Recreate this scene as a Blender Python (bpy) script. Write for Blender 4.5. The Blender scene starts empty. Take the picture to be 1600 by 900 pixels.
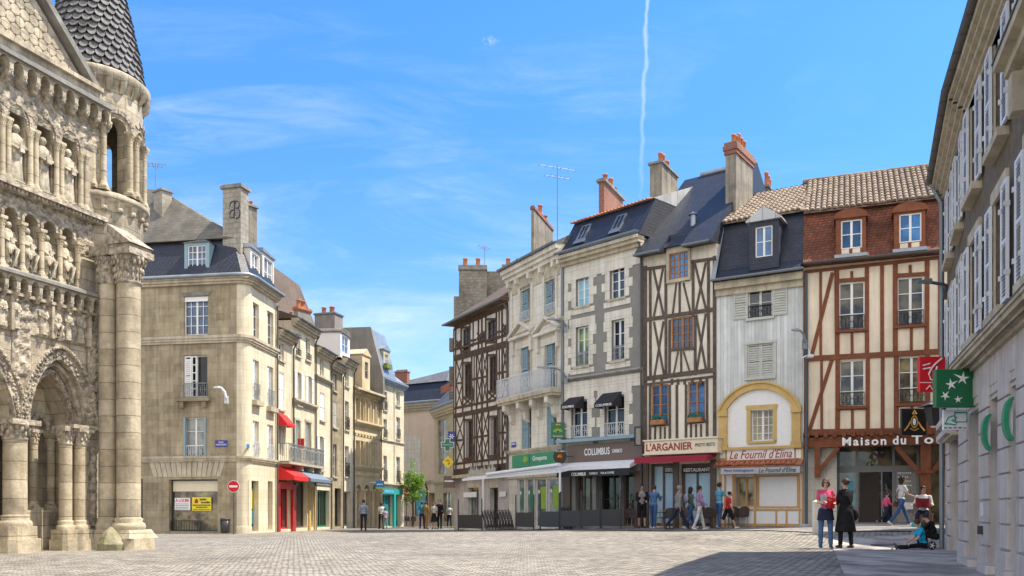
import bpy, bmesh, math, random
from mathutils import Vector, Matrix
R = math.radians
SC = bpy.context.scene
COL = SC.collection
random.seed(7)
# ---------------------------------------------------------------- camera
FPX, HZ, CZ = 1368.0, 797.0, 1.0
cam_d = bpy.data.cameras.new('camera')
cam = bpy.data.objects.new('camera', cam_d); COL.objects.link(cam)
cam.location = (0, 0, CZ); cam.rotation_euler = (R(90), 0, 0)
cam_d.sensor_width = 36.0; cam_d.lens = 36.0*FPX/1600
cam_d.shift_y = (HZ-450)/1600.0
cam_d.clip_end = 3000; cam_d.clip_start = .1
SC.camera = cam
# ---------------------------------------------------------------- world, sun, exposure
SUN_AZ = R(7)            # from +x towards +y
SUN_EL = R(60)
SUN_STRENGTH = 5.0
SKY_STRENGTH = 0.15
EXPOSURE = 0.72
CLOUD = (4.6, 5.0, 5.3)
REAR_FILL = (8.6, 8.0, 7.3)
SC.view_settings.view_transform = 'Standard'
SC.view_settings.look = 'None'
SC.view_settings.gamma = 1
SC.view_settings.exposure = EXPOSURE
sl = bpy.data.lights.new('sun', 'SUN'); so = bpy.data.objects.new('sun', sl); COL.objects.link(so)
sl.energy = SUN_STRENGTH; sl.angle = R(.5); sl.color = (1, .90, .74)
sdir = Vector((math.cos(SUN_AZ)*math.cos(SUN_EL), math.sin(SUN_AZ)*math.cos(SUN_EL), math.sin(SUN_EL)))
so.rotation_euler = (-sdir).to_track_quat('-Z', 'Y').to_euler(); so.location = (20, 0, 40)

class NT:
    """small node-graph writer"""
    def __init__(s, tree):
        s.t = tree; s.n = tree.nodes; s.l = tree.links
    def new(s, typ, ins=None, **kw):
        n = s.n.new(typ)
        for k, v in kw.items(): setattr(n, k, v)
        for k, v in (ins or {}).items(): s.set(n, k, v)
        return n
    def set(s, n, k, v):
        sock = n.inputs[k]
        if isinstance(v, bpy.types.Node): v = v.outputs[0]
        if isinstance(v, bpy.types.NodeSocket): s.l.new(v, sock)
        else:
            if isinstance(v, (tuple, list)) and len(v) == 3 and sock.type == 'RGBA': v = (*v, 1)
            sock.default_value = v
    def math(s, op, a, b=0.0, c=None, clamp=False):
        n = s.new('ShaderNodeMath', {0: a, 1: b}, operation=op, use_clamp=clamp)
        if c is not None: s.set(n, 2, c)
        return n.outputs[0]
    def mix(s, f, a, b, mode='MIX'):
        n = s.new('ShaderNodeMix', {0: f, 6: a, 7: b}, data_type='RGBA', blend_type=mode)
        return n.outputs[2]
    def ramp(s, f, stops):
        n = s.new('ShaderNodeValToRGB', {0: f}); e = n.color_ramp.elements
        while len(e) < len(stops): e.new(.5)
        for i, (p, c) in enumerate(stops):
            e[i].position = p; e[i].color = (c, c, c, 1) if isinstance(c, (int, float)) else (*c, 1)
        return n.outputs[0]
    def noise(s, vec, scale, detail=4, rough=.55, dist=0):
        n = s.new('ShaderNodeTexNoise', {'Scale': scale, 'Detail': detail, 'Roughness': rough, 'Distortion': dist})
        if vec is not None: s.set(n, 'Vector', vec)
        return n.outputs[0]
    def sep(s, v):
        n = s.new('ShaderNodeSeparateXYZ', {0: v}); return n.outputs
    def comb(s, x=0.0, y=0.0, z=0.0):
        return s.new('ShaderNodeCombineXYZ', {0: x, 1: y, 2: z}).outputs[0]

w = bpy.data.worlds.new('World'); SC.world = w; w.use_nodes = True
g = NT(w.node_tree); g.n.clear()
sky = g.new('ShaderNodeTexSky', sky_type='NISHITA', sun_disc=False, sun_elevation=SUN_EL,
            sun_rotation=R(90)-SUN_AZ, altitude=0, air_density=1.0, dust_density=.35, ozone_density=2.2)
geo = g.new('ShaderNodeTexCoord')
gx, gy, gz = g.sep(geo.outputs['Generated'])
# image-like angles: horizontal and vertical tangents around the +Y axis
yy = g.math('MAXIMUM', gy, .02)
ta = g.math('DIVIDE', gx, yy); tb = g.math('DIVIDE', gz, yy)
cv = g.comb(g.math('MULTIPLY', ta, 1.0), g.math('MULTIPLY', tb, 4.2), 0.0)
wisp = g.noise(cv, 2.2, 7, .62, .7)
cv2 = g.comb(g.math('ADD', g.math('MULTIPLY', ta, 3.0), g.math('MULTIPLY', tb, 2.0)), g.math('MULTIPLY', tb, 14.0), 3.0)
wisp2 = g.noise(cv2, 1.6, 8, .65, 1.2)
m1 = g.ramp(wisp, [(.46, 0.0), (.76, .65)])
m2 = g.ramp(wisp2, [(.34, 0.0), (.85, .9)])
hmask = g.ramp(tb, [(.10, .5), (.2, 1.0), (.48, .75), (.62, 0.0)])
amask = g.ramp(g.math('MULTIPLY_ADD', ta, .5, .5), [(.2, 1.0), (.62, .55), (.72, .0)])
cm = g.math('MULTIPLY', g.math('MULTIPLY', g.math('MULTIPLY', m1, m2), g.math('MULTIPLY', hmask, amask)), 1.9)
# low haze band of thin cloud close to the horizon
lowb = g.math('MULTIPLY', g.ramp(tb, [(.10, .75), (.30, .12), (.45, 0.0)]), g.ramp(wisp, [(.35, .25), (.6, 1.0)]))
cm = g.math('ADD', cm, g.math('MULTIPLY', lowb, .55), clamp=True)
# condensation trail high in the sky
wob = g.math('MULTIPLY', g.math('SUBTRACT', g.noise(g.comb(0.0, g.math('MULTIPLY', tb, 14.0), 5.0), 1.0, 3), .5), .020)
tc = g.math('ABSOLUTE', g.math('SUBTRACT', g.math('ADD', ta, wob), g.math('MULTIPLY_ADD', tb, .036, .1335)))
tw = g.math('MULTIPLY_ADD', g.noise(g.comb(ta, g.math('MULTIPLY', tb, 30.0), 0.0), 1.5, 3), .0055, .0004)
trail = g.math('MULTIPLY', g.math('SUBTRACT', 1.0, g.math('DIVIDE', tc, tw), clamp=True),
               g.ramp(tb, [(.34, 0.0), (.42, .22), (.58, .42)]))
trail = g.math('MULTIPLY', trail, 1.0)
# one small puff
pd = g.math('SQRT', g.math('ADD', g.math('POWER', g.math('MULTIPLY', g.math('ADD', ta, .0245), 1.0), 2.0),
                           g.math('POWER', g.math('MULTIPLY', g.math('SUBTRACT', tb, .536), 1.6), 2.0)))
puff = g.math('MULTIPLY', g.ramp(pd, [(.0, 1.0), (.011, 0.0)]), g.ramp(g.noise(g.comb(ta, tb, 0.0), 190.0, 4), [(.40, 0.0), (.7, .55)]))
cm = g.math('ADD', g.math('ADD', cm, trail), puff, clamp=True)
fwd = g.math('GREATER_THAN', gy, .05)
cm = g.math('MULTIPLY', cm, fwd)
skyc = g.new('ShaderNodeHueSaturation', {'Hue': .5, 'Saturation': 1.2, 'Value': 1.0, 'Color': sky.outputs[0]}).outputs[0]
skyc = g.mix(1.0, skyc, g.mix(g.ramp(tb, [(.0, 0.0), (.55, 1.0)]), (.50, .70, .90), (.66, .98, 1.16)), 'MULTIPLY')
ccol = g.mix(cm, skyc, CLOUD)
# bright fill added to the unseen sky behind the camera, lifting the shaded facades
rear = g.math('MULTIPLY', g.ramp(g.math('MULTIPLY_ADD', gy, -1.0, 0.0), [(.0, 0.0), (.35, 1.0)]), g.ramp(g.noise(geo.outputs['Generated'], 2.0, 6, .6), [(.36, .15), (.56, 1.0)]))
ccol = g.mix(rear, ccol, REAR_FILL)
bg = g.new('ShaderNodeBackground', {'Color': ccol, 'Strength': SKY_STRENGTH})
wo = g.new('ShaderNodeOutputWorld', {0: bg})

# ---------------------------------------------------------------- materials
MATS = {}
def base_mat(name):
    m = bpy.data.materials.new(name); m.use_nodes = True
    g = NT(m.node_tree); g.n.clear()
    bs = g.new('ShaderNodeBsdfPrincipled'); g.new('ShaderNodeOutputMaterial', {0: bs})
    MATS[name] = m
    return m, g, bs
def surf(name, col, col2=None, scale=3.0, rough=.85, bump=.15, bscale=18.0, brick=None, mortar=None, streak=.0,
         stain=.25, stainscale=.5, metallic=0.0, spec=.4, plank=None, bdist=.02, vary=.5):
    """generic procedural surface in object space; brick = (width, height, mortar size)"""
    m, g, bs = base_mat(name)
    col2 = col2 or tuple(c*.72 for c in col)
    co = g.new('ShaderNodeTexCoord').outputs['Object']
    x, y, z = g.sep(co)
    xy = g.math('ADD', x, y)
    n1 = g.noise(co, scale, 5, .6)
    c = g.mix(g.ramp(n1, [(.32, 0.0), (.68, 1.0)]), col, col2)
    h = g.noise(co, bscale, 5, .65)
    if brick:
        bw, bh, ms = brick
        wv = g.math('MULTIPLY', g.math('SUBTRACT', g.noise(co, 2.5, 2), .5), .02)
        vec = g.comb(g.math('ADD', xy, wv), g.math('ADD', z, wv), 0.0)
        bt = g.new('ShaderNodeTexBrick', {'Vector': vec, 'Color1': (1, 1, 1), 'Color2': (1-vary*.55, 1-vary*.6, 1-vary*.65), 'Mortar': (0, 0, 0),
                   'Scale': 1.0, 'Mortar Size': ms, 'Mortar Smooth': .2, 'Bias': -.25, 'Brick Width': bw, 'Row Height': bh}, offset=.5)
        c = g.mix(1.0, c, bt.outputs[0], 'MULTIPLY')
        c = g.mix(bt.outputs[1], c, mortar or tuple(q*.6 for q in col))
        h = g.math('SUBTRACT', g.math('MULTIPLY', h, .6), g.math('MULTIPLY', bt.outputs[1], .8))
    if plank:
        fr_ = g.math('FRACT', g.math('DIVIDE', xy, plank))
        ln = g.math('LESS_THAN', fr_, .1)
        wn = g.new('ShaderNodeTexWhiteNoise', {'W': g.math('FLOOR', g.math('DIVIDE', xy, plank))}, noise_dimensions='1D').outputs[0]
        c = g.mix(1.0, c, g.ramp(wn, [(0, .8), (1, 1.0)]), 'MULTIPLY')
        c = g.mix(g.math('MULTIPLY', ln, .7), c, tuple(q*.45 for q in col))
        h = g.math('SUBTRACT', h, ln)
    if stain:
        n2 = g.noise(co, stainscale, 6, .68, .4)
        c = g.mix(1.0, c, g.ramp(n2, [(.3, 1-stain), (.55, 1.0), (.8, 1-stain*.3)]), 'MULTIPLY')
    if streak:
        sv = g.comb(g.math('MULTIPLY', xy, 5.0), g.math('MULTIPLY', z, .35), y)
        n3 = g.noise(sv, 1.0, 5, .6)
        c = g.mix(1.0, c, g.ramp(n3, [(.35, 1-streak), (.6, 1.0)]), 'MULTIPLY')
    g.set(bs, 'Base Color', c); g.set(bs, 'Roughness', g.math('MULTIPLY_ADD', n1, .12, rough-.06, clamp=True))
    bs.inputs['Metallic'].default_value = metallic
    bs.inputs['Specular IOR Level'].default_value = spec
    if bump:
        b = g.new('ShaderNodeBump', {'Strength': min(1, bump*3), 'Distance': bdist, 'Height': h})
        g.set(bs, 'Normal', b)
    return m
def plain(name, col, rough=.5, metallic=0.0, var=.12, spec=.5, nscale=6.0, coat=0):
    m, g, bs = base_mat(name)
    co = g.new('ShaderNodeTexCoord').outputs['Object']
    n = g.noise(co, nscale, 4, .6)
    c = g.mix(1.0, col, g.ramp(n, [(.3, 1-var), (.7, 1.0)]), 'MULTIPLY')
    g.set(bs, 'Base Color', c); g.set(bs, 'Roughness', g.math('MULTIPLY_ADD', n, .16, rough-.08, clamp=True))
    bs.inputs['Metallic'].default_value = metallic; bs.inputs['Specular IOR Level'].default_value = spec
    return m
def glassy(name, col, ior=1.9, col2=None, scale=1.5):
    """window glass over a dim room: dark, glossy, slightly uneven old panes"""
    m, g, bs = base_mat(name)
    co = g.new('ShaderNodeTexCoord').outputs['Object']
    n = g.noise(co, scale, 3, .5)
    rnd_ = g.new('ShaderNodeObjectInfo').outputs['Random']
    cc_ = g.mix(g.ramp(n, [(.4, 0.0), (.6, 1.0)]), col, col2 or tuple(c*.45 for c in col))
    g.set(bs, 'Base Color', g.mix(1.0, cc_, g.ramp(rnd_, [(0, .35), (.5, .9), (1, 1.5)]), 'MULTIPLY'))
    bs.inputs['Roughness'].default_value = .04; bs.inputs['IOR'].default_value = 1+(ior-1)*.72
    b = g.new('ShaderNodeBump', {'Strength': .25, 'Distance': .03, 'Height': g.noise(co, 2.2, 2)})
    g.set(bs, 'Normal', b)
    return m

surf('stone_church', (.69, .60, .45), (.40, .35, .27), 2.2, brick=(.55, .31, .006), mortar=(.27, .225, .165), stain=.5, stainscale=1.1, bump=.5, bscale=14, streak=.3, vary=.5, bdist=.03)
surf('stone_shaft', (.68, .59, .43), (.46, .385, .27), 2.6, brick=(60, .42, .007), mortar=(.27, .22, .155), stain=.5, stainscale=1.3, bump=.4, bscale=14, streak=.25, vary=.5, bdist=.03)
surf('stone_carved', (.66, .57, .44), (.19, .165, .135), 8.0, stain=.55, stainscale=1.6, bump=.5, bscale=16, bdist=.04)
surf('stone_white', (.66, .59, .46), (.32, .275, .21), 9.0, stain=.5, stainscale=3.0, bump=.3, bscale=14, bdist=.03)
surf('stone_grey', (.31, .30, .275), (.17, .165, .155), 3.0, stain=.35, bump=.3)
surf('stone_tan', (.50, .42, .285), (.37, .305, .20), 1.4, brick=(.75, .34, .004), mortar=(.27, .235, .17), stain=.42, stainscale=.7, bump=.15, streak=.3, vary=.5)
surf('stone_cream', (.80, .72, .55), (.68, .60, .44), 1.2, brick=(.7, .34, .004), mortar=(.45, .4, .3), stain=.2, bump=.1, streak=.18, vary=.14)
surf('stone_pale', (.80, .76, .66), (.70, .65, .55), 1.0, brick=(.8, .42, .007), mortar=(.42, .4, .34), stain=.2, bump=.12, streak=.2, vary=.1)
surf('stone_gold', (.66, .55, .37), (.52, .43, .27), 1.5, stain=.25, bump=.25)
surf('stone_trim', (.62, .55, .42), (.48, .42, .31), 2.0, stain=.3, stainscale=1.2, bump=.15, streak=.25)
surf('render_white', (.76, .74, .70), (.66, .64, .6), 1.2, stain=.16, bump=.05, streak=.12)
surf('render_peach', (.72, .59, .46), (.66, .53, .41), .8, stain=.1, bump=.04, streak=.08)
surf('render_cream', (.84, .73, .57), (.76, .65, .49), 1.5, stain=.2, bump=.12, bscale=30, streak=.12)
surf('render_grey', (.30, .285, .265), (.24, .225, .21), 1.5, stain=.25, bump=.08, streak=.15)
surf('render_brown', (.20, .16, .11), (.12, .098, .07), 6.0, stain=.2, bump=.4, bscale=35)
surf('render_patch', (.265, .255, .235), (.22, .21, .19), 2.0, stain=.15, bump=.1)
surf('plaster_old', (.84, .77, .65), (.72, .65, .53), 2.0, stain=.22, bump=.15, streak=.18)
surf('plaster_white', (.82, .78, .70), (.66, .62, .54), 2.5, stain=.3, bump=.15, streak=.2)
surf('rubble', (.34, .31, .26), (.20, .18, .15), 4.0, brick=(.38, .2, .02), mortar=(.22, .2, .17), stain=.4, bump=.4, vary=.6)
surf('rubble_light', (.43, .40, .34), (.31, .285, .24), 4.0, brick=(.42, .25, .015), mortar=(.30, .27, .22), stain=.35, bump=.3, vary=.45)
surf('chimney_render', (.35, .31, .25), (.22, .195, .16), 1.8, stain=.45, stainscale=.9, bump=.15, streak=.35)
surf('brick_red', (.36, .12, .07), (.26, .085, .055), 4.0, brick=(.22, .075, .012), mortar=(.3, .22, .18), stain=.3, bump=.2, vary=.5)
surf('clay_pot', (.52, .19, .09), (.36, .13, .07), 6.0, stain=.3, bump=.1)
surf('slate_navy', (.022, .030, .058), (.014, .019, .036), 2.5, brick=(.24, .14, .008), mortar=(.02, .023, .03), stain=.3, bump=.25, rough=.5, vary=.45, spec=.5)
surf('slate_grey', (.17, .17, .18), (.10, .10, .105), 2.5, brick=(.26, .16, .008), mortar=(.06, .06, .06), stain=.3, bump=.25, rough=.6, vary=.4)
surf('slate_old', (.21, .195, .165), (.13, .125, .11), 1.5, brick=(.26, .16, .006), mortar=(.1, .1, .09), stain=.35, bump=.25, rough=.75, vary=.35)
surf('roof_brown', (.215, .15, .105), (.145, .105, .08), 1.5, brick=(.2, .16, .012), mortar=(.08, .06, .045), stain=.45, stainscale=.6, bump=.3, vary=.45)
surf('tile_red', (.27, .085, .042), (.15, .06, .038), 2.2, brick=(.17, .11, .01), mortar=(.07, .03, .02), stain=.45, stainscale=1.2, bump=.35, vary=.6)
surf('tile_canal', (.38, .305, .24), (.20, .15, .115), 9.0, brick=(.22, .36, .004), mortar=(.13, .09, .06), stain=.4, stainscale=1.5, bump=.2, vary=.55)
surf('zinc', (.36, .40, .44), (.27, .30, .34), 2.0, stain=.2, bump=.05, rough=.45, metallic=.5)
surf('zinc_light', (.55, .57, .58), (.45, .46, .47), 1.2, stain=.2, bump=.05, rough=.5, plank=.5)
surf('timber_dark', (.125, .075, .05), (.06, .038, .028), 7.0, stain=.45, stainscale=2, bump=.5, bscale=30)
surf('timber_grey', (.145, .11, .088), (.085, .065, .052), 7.0, stain=.45, stainscale=2, bump=.5, bscale=30)
surf('timber_red', (.25, .085, .04), (.17, .058, .028), 4.0, stain=.3, bump=.25, bscale=30)
surf('wood_orange', (.42, .19, .075), (.32, .14, .06), 5.0, stain=.2, bump=.1, rough=.6)
surf('cladding_blue', (.78, .80, .78), (.67, .69, .67), 2.0, stain=.25, bump=.12, plank=.14, rough=.6, streak=.2)
surf('stone_block', (.62, .57, .54), (.52, .47, .45), 1.6, stain=.16, bump=.12, bscale=26, streak=.25, stainscale=1.5)
surf('ochre_paint', (.62, .42, .15), (.52, .35, .12), 3.0, stain=.2, bump=.04, rough=.6)
surf('orange_paint', (.58, .33, .13), (.5, .27, .1), 3.0, stain=.15, bump=.04, rough=.55)
plain('white_paint', (.80, .79, .77), .5, var=.08)
plain('white_old', (.63, .61, .57), .6, var=.2)
plain('shutter_blue', (.245, .37, .43), .55, var=.12)
plain('shutter_pale', (.72, .76, .84), .5, var=.1)
plain('shutter_grey', (.53, .53, .48), .6, var=.2)
plain('shutter_dark', (.30, .29, .27), .6, var=.2)
plain('iron_black', (.025, .025, .028), .45, .3)
plain('iron_grey', (.25, .28, .30), .5, .3)
plain('iron_white', (.62, .65, .68), .5)
plain('pipe_dark', (.10, .095, .09), .5, .2)
plain('pipe_zinc', (.22, .25, .28), .45, .5)
plain('awning_red', (.72, .02, .02), .7, var=.1)
plain('awning_wine', (.30, .012, .035), .7)
plain('awning_black', (.02, .02, .024), .75)
plain('awning_slate', (.16, .21, .28), .75)
plain('awning_white', (.80, .81, .82), .6)
plain('fascia_brown', (.155, .105, .085), .5)
plain('fascia_cream', (.78, .70, .52), .5)
plain('fascia_white', (.82, .78, .74), .5)
plain('fascia_grey', (.42, .43, .45), .5)
plain('paint_red', (.55, .015, .02), .35)
plain('paint_teal', (.03, .36, .34), .4)
plain('paint_green', (.02, .20, .12), .4)
plain('paint_dkgreen', (.02, .11, .07), .4)
plain('sign_green', (.012, .15, .06), .35)
plain('sign_groupgreen', (.01, .26, .13), .4)
plain('sign_red', (.68, .015, .025), .35)
plain('sign_blue', (.02, .04, .32), .35)
plain('sign_skyblue', (.02, .22, .60), .35)
plain('sign_yellow', (.85, .70, .02), .45)
plain('sign_orange', (.85, .42, .02), .45)
plain('sign_black', (.012, .012, .014), .35)
plain('letter_white', (.86, .86, .86), .45, var=.03)
plain('letter_red', (.33, .035, .03), .5, var=.05)
plain('letter_black', (.03, .03, .035), .5)
plain('letter_gold', (.55, .30, .06), .4)
plain('lime', (.30, .48, .06), .5)
plain('planter_green', (.20, .28, .05), .7, var=.5, nscale=20)
plain('poster_cyan', (.12, .50, .72), .35, var=.3, nscale=2)
plain('poster_white', (.75, .78, .80), .4, var=.5, nscale=5)
plain('pane_sky', (.40, .60, .74), .25, var=.15, nscale=1.5)
plain('poster_grey', (.38, .36, .34), .4, var=.5, nscale=9)
plain('shop_dark', (.045, .038, .034), .4)
plain('shop_brown', (.10, .065, .05), .5)
plain('alu_grey', (.22, .215, .205), .4, .4)
plain('alu_dark', (.06, .06, .063), .4, .3)
plain('plastic_dark', (.035, .035, .038), .5)
plain('wicker', (.085, .06, .05), .65, var=.35, nscale=40)
plain('wood_table', (.30, .19, .10), .5)
plain('lamp_metal', (.20, .23, .26), .4, .5)
plain('interior_warm', (.42, .31, .18), .8, var=.5, nscale=1.5)
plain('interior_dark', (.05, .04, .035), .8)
plain('copper_pipe', (.07, .10, .12), .5)
glassy('glass', (.06, .085, .12))
glassy('glass_dark', (.035, .035, .04), 1.6)
glassy('glass_curtain', (.42, .42, .40), 1.7, (.15, .17, .2))
glassy('glass_warm', (.30, .25, .14), 1.7, (.07, .06, .05))
glassy('glass_sky_reflect', (.07, .20, .42), 1.8, (.04, .10, .22))  # blue sky reflection painted into the pane colour
glassy('glass_cyan', (.28, .52, .62), 1.7, (.2, .42, .55))
glassy('glass_green', (.34, .42, .12), 1.7, (.10, .15, .08))
glassy('glass_teal', (.05, .26, .28), 1.9, (.03, .12, .15))
def M(n): return MATS[n]

# ---------------------------------------------------------------- mesh writer
class MB:
    def __init__(s): s.v = []; s.f = []; s.sm = []
    def add(s, vs, fs, smooth=False):
        o = len(s.v); s.v += [tuple(v) for v in vs]; s.f += [tuple(i+o for i in f) for f in fs]; s.sm += [smooth]*len(fs); return s
    def box(s, x0, x1, y0, y1, z0, z1):
        if x0 > x1: x0, x1 = x1, x0
        if y0 > y1: y0, y1 = y1, y0
        if z0 > z1: z0, z1 = z1, z0
        return s.add([(x0,y0,z0),(x1,y0,z0),(x1,y1,z0),(x0,y1,z0),(x0,y0,z1),(x1,y0,z1),(x1,y1,z1),(x0,y1,z1)],
              [(0,3,2,1),(4,5,6,7),(0,1,5,4),(1,2,6,5),(2,3,7,6),(3,0,4,7)])
    def quad(s, a, b, c, d): return s.add([a,b,c,d], [(0,1,2,3)])
    def prism(s, poly, plane, d0, d1):
        """polygon of 2D points extruded; plane 'xz' extrudes along y, 'yz' along x, 'xy' along z"""
        def p3(a, b, d): return {'xz': (a, d, b), 'yz': (d, a, b), 'xy': (a, b, d)}[plane]
        n = len(poly)
        vs = [p3(a, b, d0) for a, b in poly] + [p3(a, b, d1) for a, b in poly]
        fs = [tuple(range(n)), tuple(range(2*n-1, n-1, -1))] + [(i, i+n, (i+1) % n+n, (i+1) % n) for i in range(n)]
        return s.add(vs, fs)
    def bar(s, a, b, w, y0, y1):
        """flat bar in the xz plane between (x,z) points"""
        a = Vector(a); b = Vector(b); d = (b-a); L = d.length
        if L < 1e-6: return s
        n = Vector((-d.y, d.x))/L*(w/2)
        return s.prism([tuple(a-n), tuple(b-n), tuple(b+n), tuple(a+n)], 'xz', y0, y1)
    def tube(s, pts, r, seg=8, cap=True):
        pts = [Vector(p) for p in pts]; rs = r if isinstance(r, (list, tuple)) else [r]*len(pts)
        rings = []; up = None
        for i, p in enumerate(pts):
            t = (pts[min(i+1, len(pts)-1)]-pts[max(i-1, 0)])
            t = t.normalized() if t.length > 1e-9 else Vector((0, 0, 1))
            if up is None: up = Vector((0, 0, 1)) if abs(t.z) < .9 else Vector((0, 1, 0))
            a = t.cross(up); a = a.normalized() if a.length > 1e-6 else t.orthogonal().normalized()
            b = t.cross(a); up = -b if False else up
            rings.append([p+(a*math.cos(q)+b*math.sin(q))*rs[i] for q in [2*math.pi*k/seg for k in range(seg)]])
        vs = [v for rg in rings for v in rg]; fs = []
        for i in range(len(pts)-1):
            for k in range(seg):
                k2 = (k+1) % seg; fs.append((i*seg+k, i*seg+k2, (i+1)*seg+k2, (i+1)*seg+k))
        s.add(vs, fs, seg > 6)
        if cap: s.add(rings[0], [tuple(range(seg-1, -1, -1))]); s.add(rings[-1], [tuple(range(seg))])
        return s
    def lathe(s, prof, c=(0, 0, 0), seg=20, a0=0, a1=2*math.pi, smooth=True):
        """prof: list of (r,z)"""
        full = abs(a1-a0-2*math.pi) < 1e-6; n = seg if full else seg+1
        vs = [(c[0]+r*math.cos(a0+(a1-a0)*k/seg), c[1]+r*math.sin(a0+(a1-a0)*k/seg), c[2]+z) for r, z in prof for k in range(n)]
        fs = []
        for i in range(len(prof)-1):
            for k in range(seg):
                k2 = (k+1) % n; fs.append((i*n+k, i*n+k2, (i+1)*n+k2, (i+1)*n+k))
        return s.add(vs, fs, smooth)
    def ball(s, c, r, seg=12, sc=(1, 1, 1)):
        vs = []; rows = max(5, seg//2)
        for i in range(rows+1):
            t = math.pi*i/rows
            for k in range(seg):
                a = 2*math.pi*k/seg
                vs.append((c[0]+r*sc[0]*math.sin(t)*math.cos(a), c[1]+r*sc[1]*math.sin(t)*math.sin(a), c[2]+r*sc[2]*math.cos(t)))
        fs = [(i*seg+k, (i+1)*seg+k, (i+1)*seg+(k+1) % seg, i*seg+(k+1) % seg) for i in range(rows) for k in range(seg)]
        return s.add(vs, fs, True)
    def holes(s, x0, x1, z0, z1, hs, y=0.0, reveal=.22, zs=()):
        """wall sheet facing -y with rectangular openings and their reveals"""
        xs = sorted(set([x0, x1]+[min(max(q, x0), x1) for h in hs for q in h[:2]]))
        zz = sorted(set([z0, z1]+[min(max(q, z0), z1) for h in hs for q in h[2:4]]))
        def inh(cx, cz): return any(h[0] < cx < h[1] and h[2] < cz < h[3] for h in hs)
        for i in range(len(zz)-1):
            j = 0
            while j < len(xs)-1:
                if inh((xs[j]+xs[j+1])/2, (zz[i]+zz[i+1])/2): j += 1; continue
                k = j
                while k+1 < len(xs)-1 and not inh((xs[k+1]+xs[k+2])/2, (zz[i]+zz[i+1])/2): k += 1
                s.quad((xs[j], y, zz[i]), (xs[k+1], y, zz[i]), (xs[k+1], y, zz[i+1]), (xs[j], y, zz[i+1])); j = k+1
        for h in hs:
            a, b, c, d = h[:4]; r = h[4] if len(h) > 4 else reveal
            if r <= 0: continue
            s.quad((a, y, c), (a, y, d), (a, y+r, d), (a, y+r, c)); s.quad((b, y, d), (b, y, c), (b, y+r, c), (b, y+r, d))
            s.quad((a, y, d), (b, y, d), (b, y+r, d), (a, y+r, d)); s.quad((b, y, c), (a, y, c), (a, y+r, c), (b, y+r, c))
            if r > .04: s.quad((a, y+r, c), (b, y+r, c), (b, y+r, d), (a, y+r, d))
        return s
    def build(s, name, mat, parent=None, M4=None, bevel=0, mats=None):
        me = bpy.data.meshes.new(name); me.from_pydata(s.v, [], s.f); me.update()
        me.polygons.foreach_set('use_smooth', s.sm)
        for m in (mats or [mat]): me.materials.append(M(m) if isinstance(m, str) else m)
        o = bpy.data.objects.new(name, me); COL.objects.link(o)
        if parent is not None:
            o.parent = parent; o.matrix_parent_inverse = Matrix.Identity(4)
            PW = WM[parent.name]; W4 = M4 if M4 is not None else PW
            o.matrix_basis = PW.inverted() @ W4; WM[o.name] = W4
        else:
            W4 = M4 if M4 is not None else Matrix.Identity(4); o.matrix_basis = W4; WM[o.name] = W4
        if bevel:
            bm = o.modifiers.new('bevel', 'BEVEL'); bm.width = bevel; bm.segments = 2; bm.limit_method = 'ANGLE'
        return o
WM = {}
def tag(o, label=None, cat=None, group=None, kind=None):
    if label: o['label'] = label
    if cat: o['category'] = cat
    if group: o['group'] = group
    if kind: o['kind'] = kind
    return o
def frame(x, y, z=0.0, ang=0.0): return Matrix.Translation((x, y, z)) @ Matrix.Rotation(ang, 4, 'Z')
def empty(name, M4, label, cat, group=None):
    o = bpy.data.objects.new(name, None); COL.objects.link(o); o.empty_display_size = .3
    o.matrix_basis = M4; WM[o.name] = M4
    return tag(o, label, cat, group)
def XY(px, Y): return ((px-800)/FPX*Y, Y)
def Zat(py, Y): return CZ+(HZ-py)*Y/FPX
# ---------------------------------------------------------------- ground height
ANCH = [(1290,858,21.7),(240,859,22),(0,869,18),(385,834,42),(632,823,70),(720,830,50),(797,829,45.7),(882,828,40.8),
        (1005,825,37.5),(1120,825,35.5),(1262,823,33.7),(1400,820,31.5),(1478,858,20.5),(568,830,50),(680,827,57),(660,824,82),(1060,830,34.5),(1408,822,29.8),(800,858,22.5)]
AW = [(*XY(px, Y), Zat(py, Y)) for px, py, Y in ANCH]+[(0, 0, 0), (8, 8, 0), (-8, 8, 0), (0, 13, 0), (6.6, 12, 0), (-10, 14, 0), (40, 40, .4), (-30, 30, 0), (-40, 90, -.4), (40, 100, -.4)]
def gz_(x, y):
    s = t = 0
    for a, b, c in AW:
        w_ = 1/((x-a)**2+(y-b)**2+4)**1.6; s += w_*c; t += w_
    return s/t
# ---------------------------------------------------------------- facade frames and house kit
class Fr:
    def __init__(s, x, y, z, ang):
        s.O = Vector((x, y)); s.z = z; s.ang = ang; s.U = Vector((math.cos(ang), math.sin(ang))); s.N = Vector((s.U.y, -s.U.x)); s.M = frame(x, y, z, ang)
    def uv(s, px, py, out=0.0):
        d = Vector(((px-800)/FPX, 1.0)); t = (s.O.dot(s.N)+out)/d.dot(s.N)
        return ((d*t-s.O).dot(s.U), CZ+t*(HZ-py)/FPX-s.z)
    def rect(s, px0, py0, px1, py1, out=0.0):
        pc, qc = (px0+px1)/2, (py0+py1)/2
        return s.uv(px0, qc, out)[0], s.uv(px1, qc, out)[0], s.uv(pc, py1, out)[1], s.uv(pc, py0, out)[1]
    def w(s, u, y, z): return s.M @ Vector((u, y, z))
def fr_between(A, B, z):
    a = Vector(XY(*A)); b = Vector(XY(*B)); return Fr(a.x, a.y, z, math.atan2(b.y-a.y, b.x-a.x)), (b-a).length

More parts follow.
